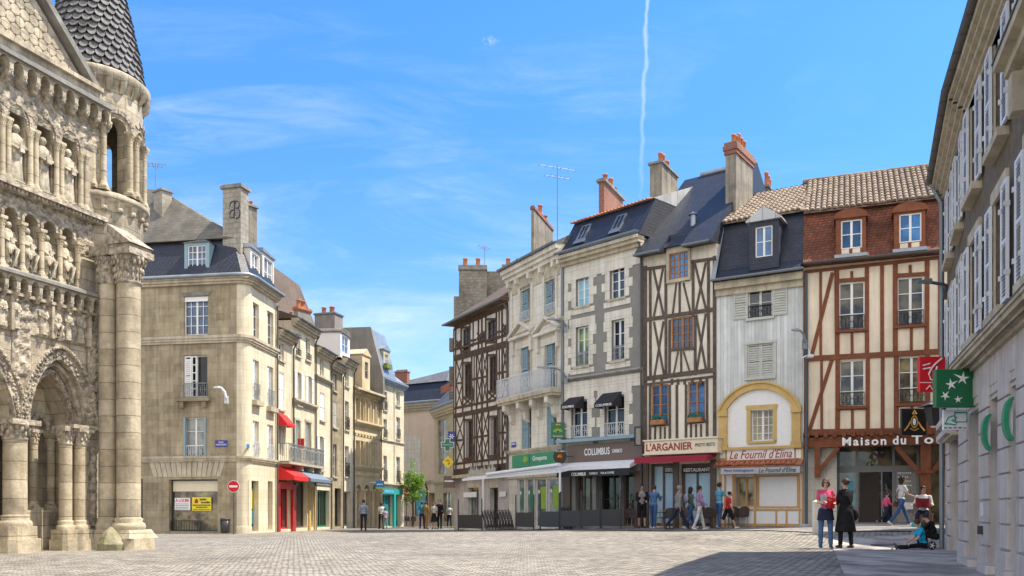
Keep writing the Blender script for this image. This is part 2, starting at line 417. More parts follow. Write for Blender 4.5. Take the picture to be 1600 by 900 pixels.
def slats(mb, x0, x1, y0, y1, z0, z1, step=.09, fw=.05):
    """louvred shutter leaf"""
    mb.box(x0, x0+fw, y0, y1, z0, z1); mb.box(x1-fw, x1, y0, y1, z0, z1)
    for a in (z0, (z0+z1)/2-fw/2, z1-fw): mb.box(x0+fw, x1-fw, y0+.002, y1-.002, a, a+fw)
    z = z0+fw+step/2
    ym = (y0+y1)/2
    while z < z1-fw-step/2:
        if abs(z-(z0+z1)/2) > fw*.8:
            mb.add([(x0+fw, y0+.004, z-step*.42), (x1-fw, y0+.004, z-step*.42), (x1-fw, y1-.004, z+step*.42), (x0+fw, y1-.004, z+step*.42),
                    (x0+fw, y0+.004, z-step*.30), (x1-fw, y0+.004, z-step*.30), (x1-fw, y1-.004, z+step*.54), (x0+fw, y1-.004, z+step*.54)],
                   [(0,1,2,3), (7,6,5,4), (0,4,5,1), (2,6,7,3)])
        z += step
    return mb
def railing(mb, x0, x1, z0, z1, y, t=.022, step=.12, scroll=False, returns=0):
    mb.box(x0, x1, y-t, y+t, z1-2*t, z1); mb.box(x0, x1, y-t*.8, y+t*.8, z0, z0+1.6*t)
    n = max(2, int((x1-x0)/step))
    for i in range(n+1):
        x = x0+(x1-x0)*i/n; mb.box(x-t*.5, x+t*.5, y-t*.5, y+t*.5, z0+t*1.5, z1-t*1.9)
    if scroll:
        k = max(1, int((x1-x0)/.42)); zc = (z0+z1)/2; hh = (z1-z0)*.36
        for i in range(k):
            xc = x0+(x1-x0)*(i+.5)/k; ww = (x1-x0)/k*.42
            for sg in (-1, 1):
                pts = [(xc+sg*ww*(.5+.5*math.cos(a))*(1-.25*abs(math.sin(a/2))), y-.01, zc+hh*math.sin(a)*.9) for a in [math.pi*2*q/12 for q in range(13)]]
                mb.tube(pts, t*.5, 4, False)
            mb.box(x0+(x1-x0)*i/k, x0+(x1-x0)*(i+1)/k, y-t*.4, y+t*.4, zc-t*.4, zc+t*.4)
    if returns:
        for x in (x0, x1):
            mb.box(x-t, x+t, y+t, y+returns, z1-2*t, z1); mb.box(x-t, x+t, y+t, y+returns, z0, z0+1.6*t)
            for q in range(1, 5): mb.box(x-t*.5, x+t*.5, y+returns*q/5-t*.5, y+returns*q/5+t*.5, z0, z1)
    return mb

class House:
    def __init__(s, name, label, A, B, cat='house', group=None, dz=.25, root=None, fr=None):
        za = min(gz_(*XY(*A)), gz_(*XY(*B)))-dz
        s.f, s.W = fr_between(A, B, za); s.hs = []
        s.root = root or empty(name, s.f.M, label, cat, group)
        s.M = s.f.M
    def add(s, name, mb, mat, parent=None, bevel=0, mats=None, label=None):
        o = mb.build(name, mat, parent or s.root, s.M, bevel, mats)
        if label: o['label'] = label
        return o
    def uv(s, px, py, out=0.0): return s.f.uv(px, py, out)
    def u(s, px, out=0.0): return s.f.uv(px, HZ, out)[0]
    def z(s, py, px, out=0.0): return s.f.uv(px, py, out)[1]
    def hole(s, px0, py0, px1, py1, r=.22):
        a, b, c, d = s.f.rect(px0, py0, px1, py1); s.hs.append((a, b, c, d, r)); return a, b, c, d
    def win(s, px0, py0, px1, py1, cols=2, rows=3, fm='white_paint', gl='glass', depth=.2, rail=None, railm='iron_black', sill=True,
            sur=None, surw=.14, y0=0.0, cut=True, fw=.06, name='window', railh=.45, label=None, sillm='stone_trim', lintel=None, rect=None):
        a, b, c, d = rect or s.f.rect(px0, py0, px1, py1, -y0)
        if cut: s.hs.append((a, b, c, d, depth+.02))
        y = y0+depth
        fb = MB(); fb.box(a, a+fw, y-.07, y, c, d); fb.box(b-fw, b, y-.07, y, c, d); fb.box(a+fw, b-fw, y-.068, y, c, c+fw); fb.box(a+fw, b-fw, y-.068, y, d-fw, d)
        for i in range(1, cols):
            x = a+(b-a)*i/cols; q = .045 if (cols == 2 or (cols == 4 and i == 2)) else .014
            fb.box(x-q, x+q, y-.064, y, c+fw, d-fw)
        xs = [a+(b-a)*i/cols for i in range(cols+1)]
        for j in range(1, rows):
            zz = c+(d-c)*j/rows
            for i in range(cols):
                fb.box(xs[i]+.02, xs[i+1]-.02, y-.052, y-.004, zz-.014, zz+.014)
        fo = s.add(name, fb, fm, label=label)
        s.add('pane', MB().box(a+fw*.5, b-fw*.5, y-.018, y-.006, c+fw*.5, d-fw*.5), gl, fo)
        if sill: s.add('sill', MB().box(a-.09, b+.09, y0-.10, y0+depth-.07, c-.10, c-.002), sillm, fo)
        if sur:
            m = MB(); q = surw
            m.box(a-q, a-.001, y0-.035, y0+.02, c, d); m.box(b+.001, b+q, y0-.035, y0+.02, c, d); m.box(a-q-.03, b+q+.03, y0-.05, y0+.02, d, d+q)
            s.add('surround', m, sur, fo)
        if lintel: s.add('lintel', MB().prism([(a-.1, d+.01), (b+.1, d+.01), (b+.2, d+.22), (a-.2, d+.22)], 'xz', y0-.03, y0+.02), lintel, fo)
        if rail:
            h_ = railh*(d-c) if railh < 1 else railh
            s.add('railing', railing(MB(), a+.01, b-.01, c+.04, c+h_, y0+.02 if rail == 'in' else y0-.07, .016, .11, True), railm, fo)
        s.last = (fo, a, b, c, d); return fo
    def shutters(s, sides='LR', m='shutter_pale', w=None, y=-.055, closed=False, step=.1):
        fo, a, b, c, d = s.last; w = w or (b-a)/2
        if closed:
            mid = (a+b)/2
            for x0, x1 in ((a+.01, mid-.008), (mid+.008, b-.01)): s.add('shutter', slats(MB(), x0, x1, .02, .06, c+.01, d-.01, step), m, fo)
            return
        if 'L' in sides: s.add('shutter', slats(MB(), a-w-.01, a-.01, y, y+.04, c+.01, d-.01, step), m, fo)
        if 'R' in sides: s.add('shutter', slats(MB(), b+.01, b+w+.01, y, y+.04, c+.01, d-.01, step), m, fo)
        if 'l' in sides: s.add('shutter', slats(MB(), a+.005, a+w, .03, .07, c+.01, d-.01, step), m, fo)
        if 'r' in sides: s.add('shutter', slats(MB(), b-w, b-.005, .03, .07, c+.01, d-.01, step), m, fo)
    def walls(s, mat, top, depth=8, insL=0.0, insR=0.0, zb=-.6, name='wall', u0=0.0, u1=None):
        """front sheet with openings, plus sides, back and lid"""
        u1 = s.W if u1 is None else u1
        m = MB().holes(u0, u1, zb, top, s.hs)
        a, b = u0+insL, u1-insR
        m.quad((u0, 0, zb), (u0, 0, top), (a, depth, top), (a, depth, zb)); m.quad((u1, 0, zb), (b, depth, zb), (b, depth, top), (u1, 0, top))
        m.quad((a, depth, zb), (a, depth, top), (b, depth, top), (b, depth, zb)); m.quad((u0, 0, top), (u1, 0, top), (b, depth, top), (a, depth, top))
        return s.add(name, m, mat)
    def band(s, name, py, px, h, out, mat, u0=None, u1=None, zz=None, parent=None):
        """moulded string course: three stepped boxes; py/px = bottom line"""
        z = s.z(py, px) if zz is None else zz
        u0 = -.03 if u0 is None else u0; u1 = s.W+.03 if u1 is None else u1
        m = MB(); m.box(u0, u1, -out*.45, .05, z, z+h*.3); m.box(u0, u1, -out*.75, .05, z+h*.3, z+h*.62); m.box(u0, u1, -out, .05, z+h*.62, z+h)
        return s.add(name, m, mat, parent)
    def roof(s, prof, mat, u0=-.1, u1=None, insL=0, insR=0, name='roof', nobase=False):
        """closed solid from a (y,z) profile; insets pull the back in on either side"""
        u1 = s.W+.1 if u1 is None else u1; n = len(prof); D = max(p[0] for p in prof)
        vs = [(u0+insL*max(0, p[0])/D, p[0], p[1]) for p in prof]+[(u1-insR*max(0, p[0])/D, p[0], p[1]) for p in prof]
        fs = [tuple(range(n)), tuple(range(2*n-1, n-1, -1))]+[(i, i+n, (i+1) % n+n, (i+1) % n) for i in range(n)]
        return s.add(name, MB().add(vs, fs), mat)
    def gutter(s, py, px, out=.35, r=.07, mat='pipe_zinc', u0=-.1, u1=None, zz=None):
        z = s.z(py, px, out) if zz is None else zz; u1 = s.W+.1 if u1 is None else u1
        m = MB(); seg = 8
        for i in range(seg):
            a0 = math.pi+math.pi*i/seg; a1 = math.pi+math.pi*(i+1)/seg
            m.quad((u0, -out+r*math.cos(a0), z+r*math.sin(a0)), (u1, -out+r*math.cos(a0), z+r*math.sin(a0)), (u1, -out+r*math.cos(a1), z+r*math.sin(a1)), (u0, -out+r*math.cos(a1), z+r*math.sin(a1)))
        m.box(u0, u1, -out+r, -out+r+.015, z-.02, z+.03)
        x = u0+.4
        while x < u1: m.box(x-.012, x+.012, -out-r-.008, -out+r, z-r-.006, z-r+.02); x += .6
        m.box(u0, u1, -out-r-.006, -out-r+.012, z-.004, z+.016)
        return s.add('gutter', m, mat)
    def pipe(s, u, z0, z1, mat='pipe_dark', r=.05, y=-.09):
        return s.add('downpipe', MB().tube([(u, y, z0), (u, y, z1-.35), (u, y-.2, z1)], r, 8), mat)
    def dormer(s, px0, py0, px1, py1, out, back, win, cheek='zinc', roofm='zinc', top='gable', fm='white_paint', gl='glass_sky_reflect', rows=3, cols=2, over=.08, rise=.3, frontm=None, parent=None):
        """dormer whose front stands at local y=-out; win = window pixel rect"""
        a, b, c, d = s.f.rect(px0, py0, px1, py1, out)
        wa, wb, wc, wd = s.f.rect(*win, out)
        y = -out
        m = MB().holes(a, b, c, d, [(wa, wb, wc, wd, .12)], y=y, reveal=.12)
        m.quad((a, y, c), (a, back, c), (a, back, d), (a, y, d)); m.quad((b, y, c), (b, y, d), (b, back, d), (b, back, c))
        dm = s.add('dormer', m, frontm or cheek)
        mid = (a+b)/2; o = over
        r = MB()
        if top == 'gable': r.prism([(a-o, d), (b+o, d), (b+o, d+.06), (mid, d+rise), (a-o, d+.06)], 'xz', y-o, back)
        elif top == 'arch':
            arc = [(mid+(b-a+2*o)/2*math.cos(t), d-.02+rise*math.sin(t)) for t in [math.pi*k/10 for k in range(11)]]
            r.prism([(b+o, d-.08)]+arc+[(a-o, d-.08)], 'xz', y-o, back)
        elif top == 'hip':
            vs = [(a-o, y-o, d), (b+o, y-o, d), (b+o, back, d), (a-o, back, d), (mid, y+(b-a)*.45, d+rise), (mid, back, d+rise)]
            r.add(vs, [(0, 1, 4), (1, 2, 5, 4), (3, 0, 4, 5), (0, 3, 2, 1), (2, 3, 5)])
        else: r.prism([(a-o, d), (b+o, d), (b+o, d+.07), (a-o, d+.07+rise)], 'xz', y-o, back)
        s.add('dormer_roof', r, roofm, dm)
        n0 = len(s.hs)
        fb = MB(); f = .05; yy = y+.1
        fb.box(wa, wa+f, yy-.05, yy, wc, wd); fb.box(wb-f, wb, yy-.05, yy, wc, wd); fb.box(wa+f, wb-f, yy-.049, yy, wc, wc+f); fb.box(wa+f, wb-f, yy-.049, yy, wd-f, wd)
        for i in range(1, cols):
            x = wa+(wb-wa)*i/cols; q = .04 if cols == 2 or i == cols//2 else .013; fb.box(x-q, x+q, yy-.045, yy, wc+f, wd-f)
        for j in range(1, rows): zz = wc+(wd-wc)*j/rows; fb.box(wa+f, wb-f, yy-.04, yy, zz-.015, zz+.015)
        s.add('dormer_window', fb, fm, dm); s.add('pane', MB().box(wa+.02, wb-.02, yy-.012, yy-.004, wc+.02, wd-.02), gl, dm)
        return dm
    def cham(s, px0, pxm, px1, pt, pb, Y, alpha, mat='chimney_render', pots=(), cap=.08, capm=None, capz=.12, potm='clay_pot', name='chimney', brickcap=0):
        """chimney with its near vertical edge at pxm; left face px0..pxm, right face pxm..px1"""
        x, y = XY(pxm, Y); k = Y/FPX
        a = R(alpha); L = max(.05, (pxm-px0)*k/max(.2, math.cos(a))); Rr = max(.05, (px1-pxm)*k/max(.2, math.sin(a)))
        zt, zb = Zat(pt, Y), Zat(pb, Y)
        Mx = Matrix.Translation((x, y, 0)) @ Matrix.Rotation(R(90)-a, 4, 'Z')   # local +x runs along the right face
        # local: right face along +x at y=0, left face along +y at x=0
        o = MB().box(0, Rr, 0, L, zb-.6, zt-capz).build(name, mat, s.root, Mx)
        c = MB()
        if brickcap:
            c.box(-.05, Rr+.05, -.05, L+.05, zt-brickcap, zt-brickcap*.66); c.box(-.09, Rr+.09, -.09, L+.09, zt-brickcap*.66, zt-brickcap*.3); c.box(-.05, Rr+.05, -.05, L+.05, zt-brickcap*.3, zt)
        else: c.box(-cap, Rr+cap, -cap, L+cap, zt-capz, zt-capz*.35); c.box(-cap*.4, Rr+cap*.4, -cap*.4, L+cap*.4, zt-capz*.35, zt)
        c.build('chimney_cap', capm or mat, o, Mx)
        for (ppx, ptop, pw) in pots:
            h = (pt-ptop)*k; r = pw*k/2
            # spread along the right face direction, centre of depth
            t = min(max((ppx-px0)/(px1-px0), .04), .96)
            lx, ly = (Rr*t, L*.5) if Rr > L else (Rr*.5, L*(1-t))
            MB().lathe([(r*1.05, 0), (r*.95, h*.1), (r*.8, h*.8), (r*1.0, h*.84), (r*1.0, h*.94), (r*.8, h), (r*.6, h), (r*.55, h*.6)], (lx, ly, zt-.02), 12).build('chimney_pot', potm, o, Mx)
        return o
def antenna(px, pt, pb, Y, label, arms=5, ang=.5, pm='pipe_zinc'):
    x, y = XY(px, Y); z0, z1 = Zat(pb, Y), Zat(pt, Y); H = z1-z0
    m = MB(); m.tube([(0, 0, 0), (0, 0, H)], .022, 6); c, s_ = math.cos(ang), math.sin(ang); L = H*.17+.25
    for zt, l in ((H*.97, L), (H*.86, L*.7)):
        m.tube([(-c*l, -s_*l, zt), (c*l, s_*l, zt)], .012, 5)
        for k in range(arms):
            q = -l+2*l*k/(arms-1); e = .28-.03*k
            m.tube([(c*q+s_*e, s_*q-c*e, zt), (c*q-s_*e, s_*q+c*e, zt)], .008, 4); m.tube([(c*q, s_*q, zt-.1), (c*q, s_*q, zt+.12)], .007, 4)
    o = m.build('tv_antenna', pm, None, frame(x, y, z0)); return tag(o, label, 'antenna', 'television antennas on the roofs')
def text_mesh(string, size=1.0, extrude=.01, bold=0.0, spacing=1.0, shear=0.0):
    cu = bpy.data.curves.new('lettering', 'FONT'); cu.body = string; cu.size = size; cu.extrude = extrude; cu.offset = bold; cu.space_character = spacing; cu.shear = shear
    cu.align_x = 'LEFT'; cu.resolution_u = 3
    o = bpy.data.objects.new('lettering_tmp', cu); COL.objects.link(o)
    bpy.context.view_layer.update()
    me = bpy.data.meshes.new_from_object(o.evaluated_get(bpy.context.evaluated_depsgraph_get()))
    bpy.data.objects.remove(o); bpy.data.curves.remove(cu); return me
def lettering(string, u0, u1, z0, z1, y, M4, mat, parent, bold=0.0, spacing=1.0, shear=0.0, ext=.012, serif=False, name='lettering'):
    """fit a line of text to a rectangle of a wall plane (x right, z up, facing -y)"""
    me = text_mesh(string, 1.0, .5, bold, spacing, shear)
    vs = [v.co.copy() for v in me.vertices]
    if not vs: return None
    x0, x1 = min(v.x for v in vs), max(v.x for v in vs); q0, q1 = min(v.y for v in vs), max(v.y for v in vs)
    for v in me.vertices:
        X, Y_, Z_ = v.co
        v.co = (u0+(X-x0)/(x1-x0)*(u1-u0), y-ext*(Z_+.5), z0+(Y_-q0)/(q1-q0)*(z1-z0))
    me.name = name; me.materials.clear(); me.materials.append(M(mat))
    o = bpy.data.objects.new(name, me); COL.objects.link(o)
    o.parent = parent; o.matrix_parent_inverse = Matrix.Identity(4); o.matrix_basis = WM[parent.name].inverted() @ M4; WM[o.name] = M4
    return o
def small_text(mb, u0, u1, z0, z1, y, n=12, seed=1):
    """rows of tiny unreadable print as thin strokes"""
    rnd = random.Random(seed); x = u0
    while x < u1:
        w_ = (u1-u0)/n*rnd.uniform(.5, 1.3); x2 = min(u1, x+w_*.75); mb.box(x, x2, y-.004, y, z0, z1); x += w_
    return mb
# ---------------------------------------------------------------- ground materials
def ground_mat(name, c1, c2, mort, bw, bh, ms, bump, rot=0.0, row=None):
    m, g, bs = base_mat(name)
    co = g.new('ShaderNodeTexCoord').outputs['Object']
    mp = g.new('ShaderNodeMapping', {'Vector': co, 'Rotation': (0, 0, rot)}).outputs[0]
    wv = g.new('ShaderNodeTexNoise', {'Vector': mp, 'Scale': .5, 'Detail': 2.0}).outputs[1]
    mp2 = g.new('ShaderNodeMix', {0: .05, 4: mp, 5: wv}, data_type='VECTOR').outputs[1] if False else mp
    x, y, z = g.sep(mp2)
    wob = g.math('MULTIPLY', g.math('SUBTRACT', g.noise(co, 1.1, 3), .5), bw*.55)
    vec = g.comb(g.math('ADD', x, wob), g.math('ADD', y, g.math('MULTIPLY', wob, .6)), 0.0)
    bt = g.new('ShaderNodeTexBrick', {'Vector': vec, 'Color1': (1, 1, 1), 'Color2': (.42, .41, .41), 'Mortar': (0, 0, 0), 'Scale': 1.0,
               'Mortar Size': ms, 'Mortar Smooth': .6, 'Bias': -.15, 'Brick Width': bw, 'Row Height': bh}, offset=.5)
    n1 = g.noise(co, .35, 6, .65); n2 = g.noise(co, 6.0, 4, .6)
    c = g.mix(g.ramp(n1, [(.35, 0.0), (.65, 1.0)]), c1, c2)
    c = g.mix(1.0, c, bt.outputs[0], 'MULTIPLY')
    c = g.mix(1.0, c, g.ramp(n2, [(.3, .72), (.7, 1.08)]), 'MULTIPLY')
    c = g.mix(bt.outputs[1], c, mort)
    n3 = g.noise(co, .12, 5, .7, .6)
    c = g.mix(1.0, c, g.ramp(n3, [(.32, .60), (.47, 1.0), (.75, 1.1)]), 'MULTIPLY')
    g.set(bs, 'Base Color', c); bs.inputs['Roughness'].default_value = .82
    hv = g.math('ADD', g.math('SUBTRACT', 1.0, bt.outputs[1]), g.math('MULTIPLY', g.noise(co, 4.0, 4, .7), 1.1))
    b = g.new('ShaderNodeBump', {'Strength': 1.0, 'Distance': bump, 'Height': hv}); g.set(bs, 'Normal', b)
    return m
ground_mat('cobbles', (.50, .455, .39), (.37, .34, .295), (.13, .115, .095), .20, .125, .018, .06, R(-14))
ground_mat('slabs', (.54, .49, .45), (.45, .41, .38), (.18, .165, .15), .8, .42, .008, .006, R(69))
ground_mat('asphalt_pave', (.33, .31, .29), (.28, .265, .255), (.2, .19, .18), .5, .3, .006, .006, R(20))
def lin(a, b, n): return [a+(b-a)*i/n for i in range(n+1)]
xs = [-900, -400, -150, -80]+lin(-55, 45, 100)+[80, 150, 400, 900]; ys = [-300, -80, -20]+lin(-6, 110, 116)+[150, 300, 700, 1500]
m = MB(); vs = [(x, y, gz_(x, y) if abs(x) < 100 and abs(y) < 160 else gz_(max(-90, min(90, x)), max(-60, min(150, y)))) for y in ys for x in xs]; n = len(xs)
m.add(vs, [(j*n+i, j*n+i+1, (j+1)*n+i+1, (j+1)*n+i) for j in range(len(ys)-1) for i in range(n-1)], True)
o = m.build('plaza_ground', 'cobbles'); tag(o, kind='structure')
def sheet(name, L, Rr, mat, off=.02, nx=8, seg=14):
    """paved strip between two polylines, laid on the ground"""
    def res(P):
        out = []
        for i in range(len(P)-1):
            for k in range(seg): out.append(Vector(P[i]).lerp(Vector(P[i+1]), k/seg))
        out.append(Vector(P[-1])); return out
    a, b = res(L), res(Rr); vs = []
    for p, q in zip(a, b):
        for k in range(nx+1): v = p.lerp(q, k/nx); vs.append((v.x, v.y, gz_(v.x, v.y)+off))
    n_ = nx+1
    o = MB().add(vs, [(j*n_+i, j*n_+i+1, (j+1)*n_+i+1, (j+1)*n_+i) for j in range(len(a)-1) for i in range(nx)], True).build(name, mat)
    return tag(o, kind='structure')
sheet('paved_walk', [(4.6, 12), (7.8, 21.3), (9.2, 25.5)], [(9, 12), (13, 21.3), (17, 25.5)], 'slabs')
sheet('pavement', [XY(1480, 26.2), XY(1262, 27.5), XY(1120, 31.5), XY(1005, 33.6), XY(882, 36.2), XY(797, 40.5), XY(715, 47.5)],
      [XY(1490, 32.5), XY(1262, 34.5), XY(1120, 36), XY(1005, 38), XY(882, 41.5), XY(797, 46.5), XY(715, 52.5)], 'asphalt_pave', .026)

# ================================================================= LEFT SIDE OF THE SQUARE
def along(p0, r, sl):
    X0, Y0 = p0; t = (r*Y0-X0)/(sl-r); return (X0+sl*t, Y0+t)
def row_pt(px):
    r = (px-800)/FPX; c0 = XY(385, 42)
    if px <= 552: return along(c0, r, .095)
    c1 = along(c0, (552-800)/FPX, .095); return along(c1, r, .25)
def rp(px): return (px, row_pt(px)[1])

# ---- corner house
H = House('corner_house', 'tan stone corner house with navy mansard and a to-let shop window by the church', (140, 43.4), (385, 42.0))
F0 = H; W = H.W
fillet = .5
F0.W = W-fillet
za = H.f.z
H.win(287, 463, 325, 523, 4, 4, gl='glass_sky_reflect', fw=.05, sill=False)
fo, a, b, c, d = H.last; H.add('blind_box', MB().box(a+.02, b-.02, .05, .12, d-.24, d-.01), 'white_paint', fo)
H.add('lintel', MB().box(a-.06, b+.1, -.04, .02, d+.02, d+.2), 'stone_grey', fo)
H.win(287, 555, 324, 621, 2, 1, gl='glass_dark', rail='out', railm='iron_grey', railh=.34)
fo, a, b, c, d = H.last
H.add('shutter', slats(MB(), a+.06, a+.06+(b-a)*.28, -.02, .02, c+.02, d-.05, .1), 'white_paint', fo)
lf = MB(); x0, x1 = a+(b-a)*.34, a+(b-a)*.55
lf.box(x0, x0+.05, -.01, .03, c+.02, d-.05); lf.box(x1-.05, x1, -.01, .03, c+.02, d-.05)
for k in range(6): zq = c+.02+(d-.12-c)*k/5; lf.box(x0+.05, x1-.05, -.008, .028, zq, zq+.04)
H.add('casement', lf, 'white_paint', fo)
H.add('sill_slab', MB().box(a-.3, b+.25, -.28, .05, c-.2, c-.02).box(a-.1, a+.08, -.2, .02, c-.5, c-.2).box(b-.2, b, -.2, .02, c-.5, c-.2), 'stone_tan', fo)
H.win(287, 652, 322, 717, 2, 3, gl='glass_curtain', rail='in', railm='iron_white', railh=.32)
fo, a, b, c, d = H.last; H.add('shutter', MB().box(a, a+.1, -.04, .1, c, d).box(b-.1, b, -.04, .1, c, d), 'shutter_blue', fo)
# shop window
H.win(264, 749, 340, 830, 1, 1, fm='alu_dark', gl='glass_warm', sill=False, depth=.3, name='shop_window', fw=.07)
fo, a, b, c, d = H.last
H.add('window_top_panel', MB().box(a+.07, b-.07, .24, .262, d-(d-c)*.23, d-.07), 'fascia_cream', fo)
H.add('guard_rail', railing(MB(), a+.05, a+(b-a)*.62, c+.02, c+.52, .1, .022, .13), 'iron_black', fo)
sg = House.__new__(House)
def sign_on(H, name, label, px0, py0, px1, py1, mat, out=.05, thick=.03, cat='sign', group=None, fr=None, frm=None):
    """flat sign fixed on a facade: its own thing; returns (object, frame matrix, u0,u1,z0,z1,front y)"""
    f = fr or H.f; a, b, c, d = f.rect(px0, py0, px1, py1, out)
    Mx = f.M @ Matrix.Translation(((a+b)/2, -out, c)); w2 = (b-a)/2
    m = MB().box(-w2, w2, 0, thick, 0, d-c)
    o = m.build(name, mat, None, Mx, .004); tag(o, label, cat, group)
    if frm: MB().box(-w2-.03, -w2, -.015, thick, -.03, d-c+.03).box(w2, w2+.03, -.015, thick, -.03, d-c+.03).box(-w2, w2, -.015, thick, -.03, 0).box(-w2, w2, -.015, thick, d-c, d-c+.03).build('sign_frame', frm, o, Mx)
    return o, Mx, w2, d-c
o, Mx, w2, h = sign_on(H, 'to_let_sign', 'white A LOUER notice with red heading in the shop window, left of the yellow board', 273, 778, 297, 797, 'letter_white', -.2, .02)
lettering('A LOUER', -w2+.04, w2-.04, h*.66, h*.93, -.001, Mx, 'sign_red', o, .012)
sm = MB()
for k, zq in enumerate((.48, .34, .2, .07)): small_text(sm, -w2+.05, w2-.08, h*zq, h*zq+h*.05, -.001, 9, k)
sm.build('fine_print', 'letter_black', o, Mx)
o, Mx, w2, h = sign_on(H, 'agency_sign', 'yellow estate agency board with black lettering in the shop window', 300, 777, 330, 798, 'sign_yellow', -.2, .02)
small_text(MB(), -w2*.2, w2*.5, h*.76, h*.9, -.001, 7, 8).build('heading_print', 'letter_black', o, Mx); lettering('Immobilier', -w2*.05, w2*.92, h*.55, h*.72, -.001, Mx, 'letter_black', o, .01)
MB().prism([(-w2*.72, h*.56), (-w2*.36, h*.56), (-w2*.36, h*.76), (-w2*.48, h*.92), (-w2*.62, h*.86), (-w2*.74, h*.72)], 'xz', -.006, 0).build('agency_mark', 'letter_red', o, Mx)
small_text(MB(), -w2*.92, w2*.92, h*.37, h*.46, -.001, 20, 11).build('fine_print', 'letter_black', o, Mx); small_text(MB(), -w2*.6, w2*.6, h*.21, h*.3, -.001, 12, 12).build('fine_print', 'letter_black', o, Mx)
small_text(MB(), -w2*.9, w2*.9, h*.07, h*.12, -.001, 16, 5).build('fine_print', 'letter_black', o, Mx)
# edge of a second shop opening partly behind the church
H.win(196, 748, 223, 830, 1, 1, fm='alu_dark', gl='glass_dark', sill=False, depth=.3, name='shop_window')
ztop = H.z(437, 330)
H.walls('stone_tan', ztop, 4.6, 0, 0)  # front toned darker than the cream side, its shade put into the colour
U0, U1 = -.05, F0.W
zs = {}
BANDS = [('string_course', 722, .28, .14), ('string_course', 537, .36, .16), ('cornice', 446, .36, .30)]
for nm, py, h_, out in BANDS: H.band(nm, py, 300, h_, out, 'stone_trim', U0, U1); zs[nm+str(py)] = H.z(py, 300)
# voussoirs over the shop window
m = MB(); a, b = H.u(240), H.u(345); zc = H.z(745, 300); 
for k in range(14):
    t0, t1 = k/14, (k+1)/14; e = (k-6.5)/6.5*.22
    m.prism([(a+(b-a)*t0+.012, zc), (a+(b-a)*t1-.012, zc), (a+(b-a)*t1-.012+e, zc+.72), (a+(b-a)*t0+.012+e, zc+.72)], 'xz', -.025, .02)
H.add('flat_arch', m, 'stone_trim')
# side frame
sx = row_pt(432); Sf, SW = fr_between((385, 42.0), (432, sx[1]), za)
S = House.__new__(House); S.f = Sf; S.W = SW; S.hs = []; S.root = H.root; S.M = Sf.M
for (x0, x1) in ((395, 404.5), (417.5, 427)):
    e = 0 if x0 < 400 else 1
    S.win(x0, (474, 487)[e], x1, (533, 545)[e], 2, 3, gl='glass_dark', fm='white_old', sill=False, name='window')
    S.win(x0, (563, 573)[e], x1, (626, 636)[e], 2, 3, gl='glass_curtain', rail='out', railm='iron_grey', railh=.42)
    fo, a, b, c, d = S.last; S.shutters('l', 'shutter_pale', (b-a)*.4); S.add('sill_slab', MB().box(a-.1, b+.1, -.25, .05, c-.25, c-.02), 'stone_trim', fo)
    S.win(x0, (658, 664)[e], x1, (721, 724)[e], 2, 3, gl='glass_curtain', rail='out', railm='iron_white', railh=.48, sill=False)
    fo, a, b, c, d = S.last; S.shutters('l', 'shutter_pale', (b-a)*.4)
S.win(388.5, 751, 404, 830, 1, 1, fm='shop_dark', gl='glass_dark', sill=False, name='door', depth=.35)
fo, a, b, c, d = S.last
S.add('door_poster', MB().box(a+(b-a)*.55, b-.1, .28, .3, c+1.1, c+2.1), 'sign_yellow', fo); S.add('door_poster', MB().box(a+(b-a)*.55, b-.1, .28, .3, c+.35, c+1.05), 'poster_cyan', fo)
S.add('handle', MB().box(a+(b-a)*.45, a+(b-a)*.5, .24, .3, c+.9, c+1.25), 'iron_white', fo)
S.win(418.5, 752, 426, 828, 1, 1, fm='stone_trim', gl='glass_dark', sill=False, name='door', depth=.35)
S.walls('stone_cream', ztop, .6, 0, 0, u0=fillet, name='side_wall')
zl = S.z(752, 405)
for nm, py, h_, out in BANDS:
    z = zs[nm+str(py)]; S.band(nm, 0, 0, h_, out, 'stone_trim', fillet, SW+.05, zz=z)
# rounded corner
fc = H.f.w(F0.W, fillet, 0); cm = MB(); a0 = H.f.ang-math.pi/2; a1 = Sf.ang-math.pi/2
cm.lathe([(fillet, -.6), (fillet, ztop)], (0, 0, 0), 10, a0, a1)
Mc = frame(fc.x, fc.y, za); cm.build('rounded_corner', 'stone_cream', H.root, Mc)
for nm, py, h_, out in BANDS:
    z = zs[nm+str(py)]; r0 = fillet
    MB().lathe([(r0-.05, z), (r0+out*.45, z), (r0+out*.45, z+h_*.3), (r0+out*.75, z+h_*.3), (r0+out*.75, z+h_*.62), (r0+out, z+h_*.62), (r0+out, z+h_), (r0-.05, z+h_)], (0, 0, 0), 12, a0, a1, False).build(nm, 'stone_trim', H.root, Mc)
MB().lathe([(fillet+.04, -.6), (fillet+.04, .55), (fillet, .62)], (0, 0, 0), 10, a0, a1).build('corner_plinth', 'stone_trim', H.root, Mc)
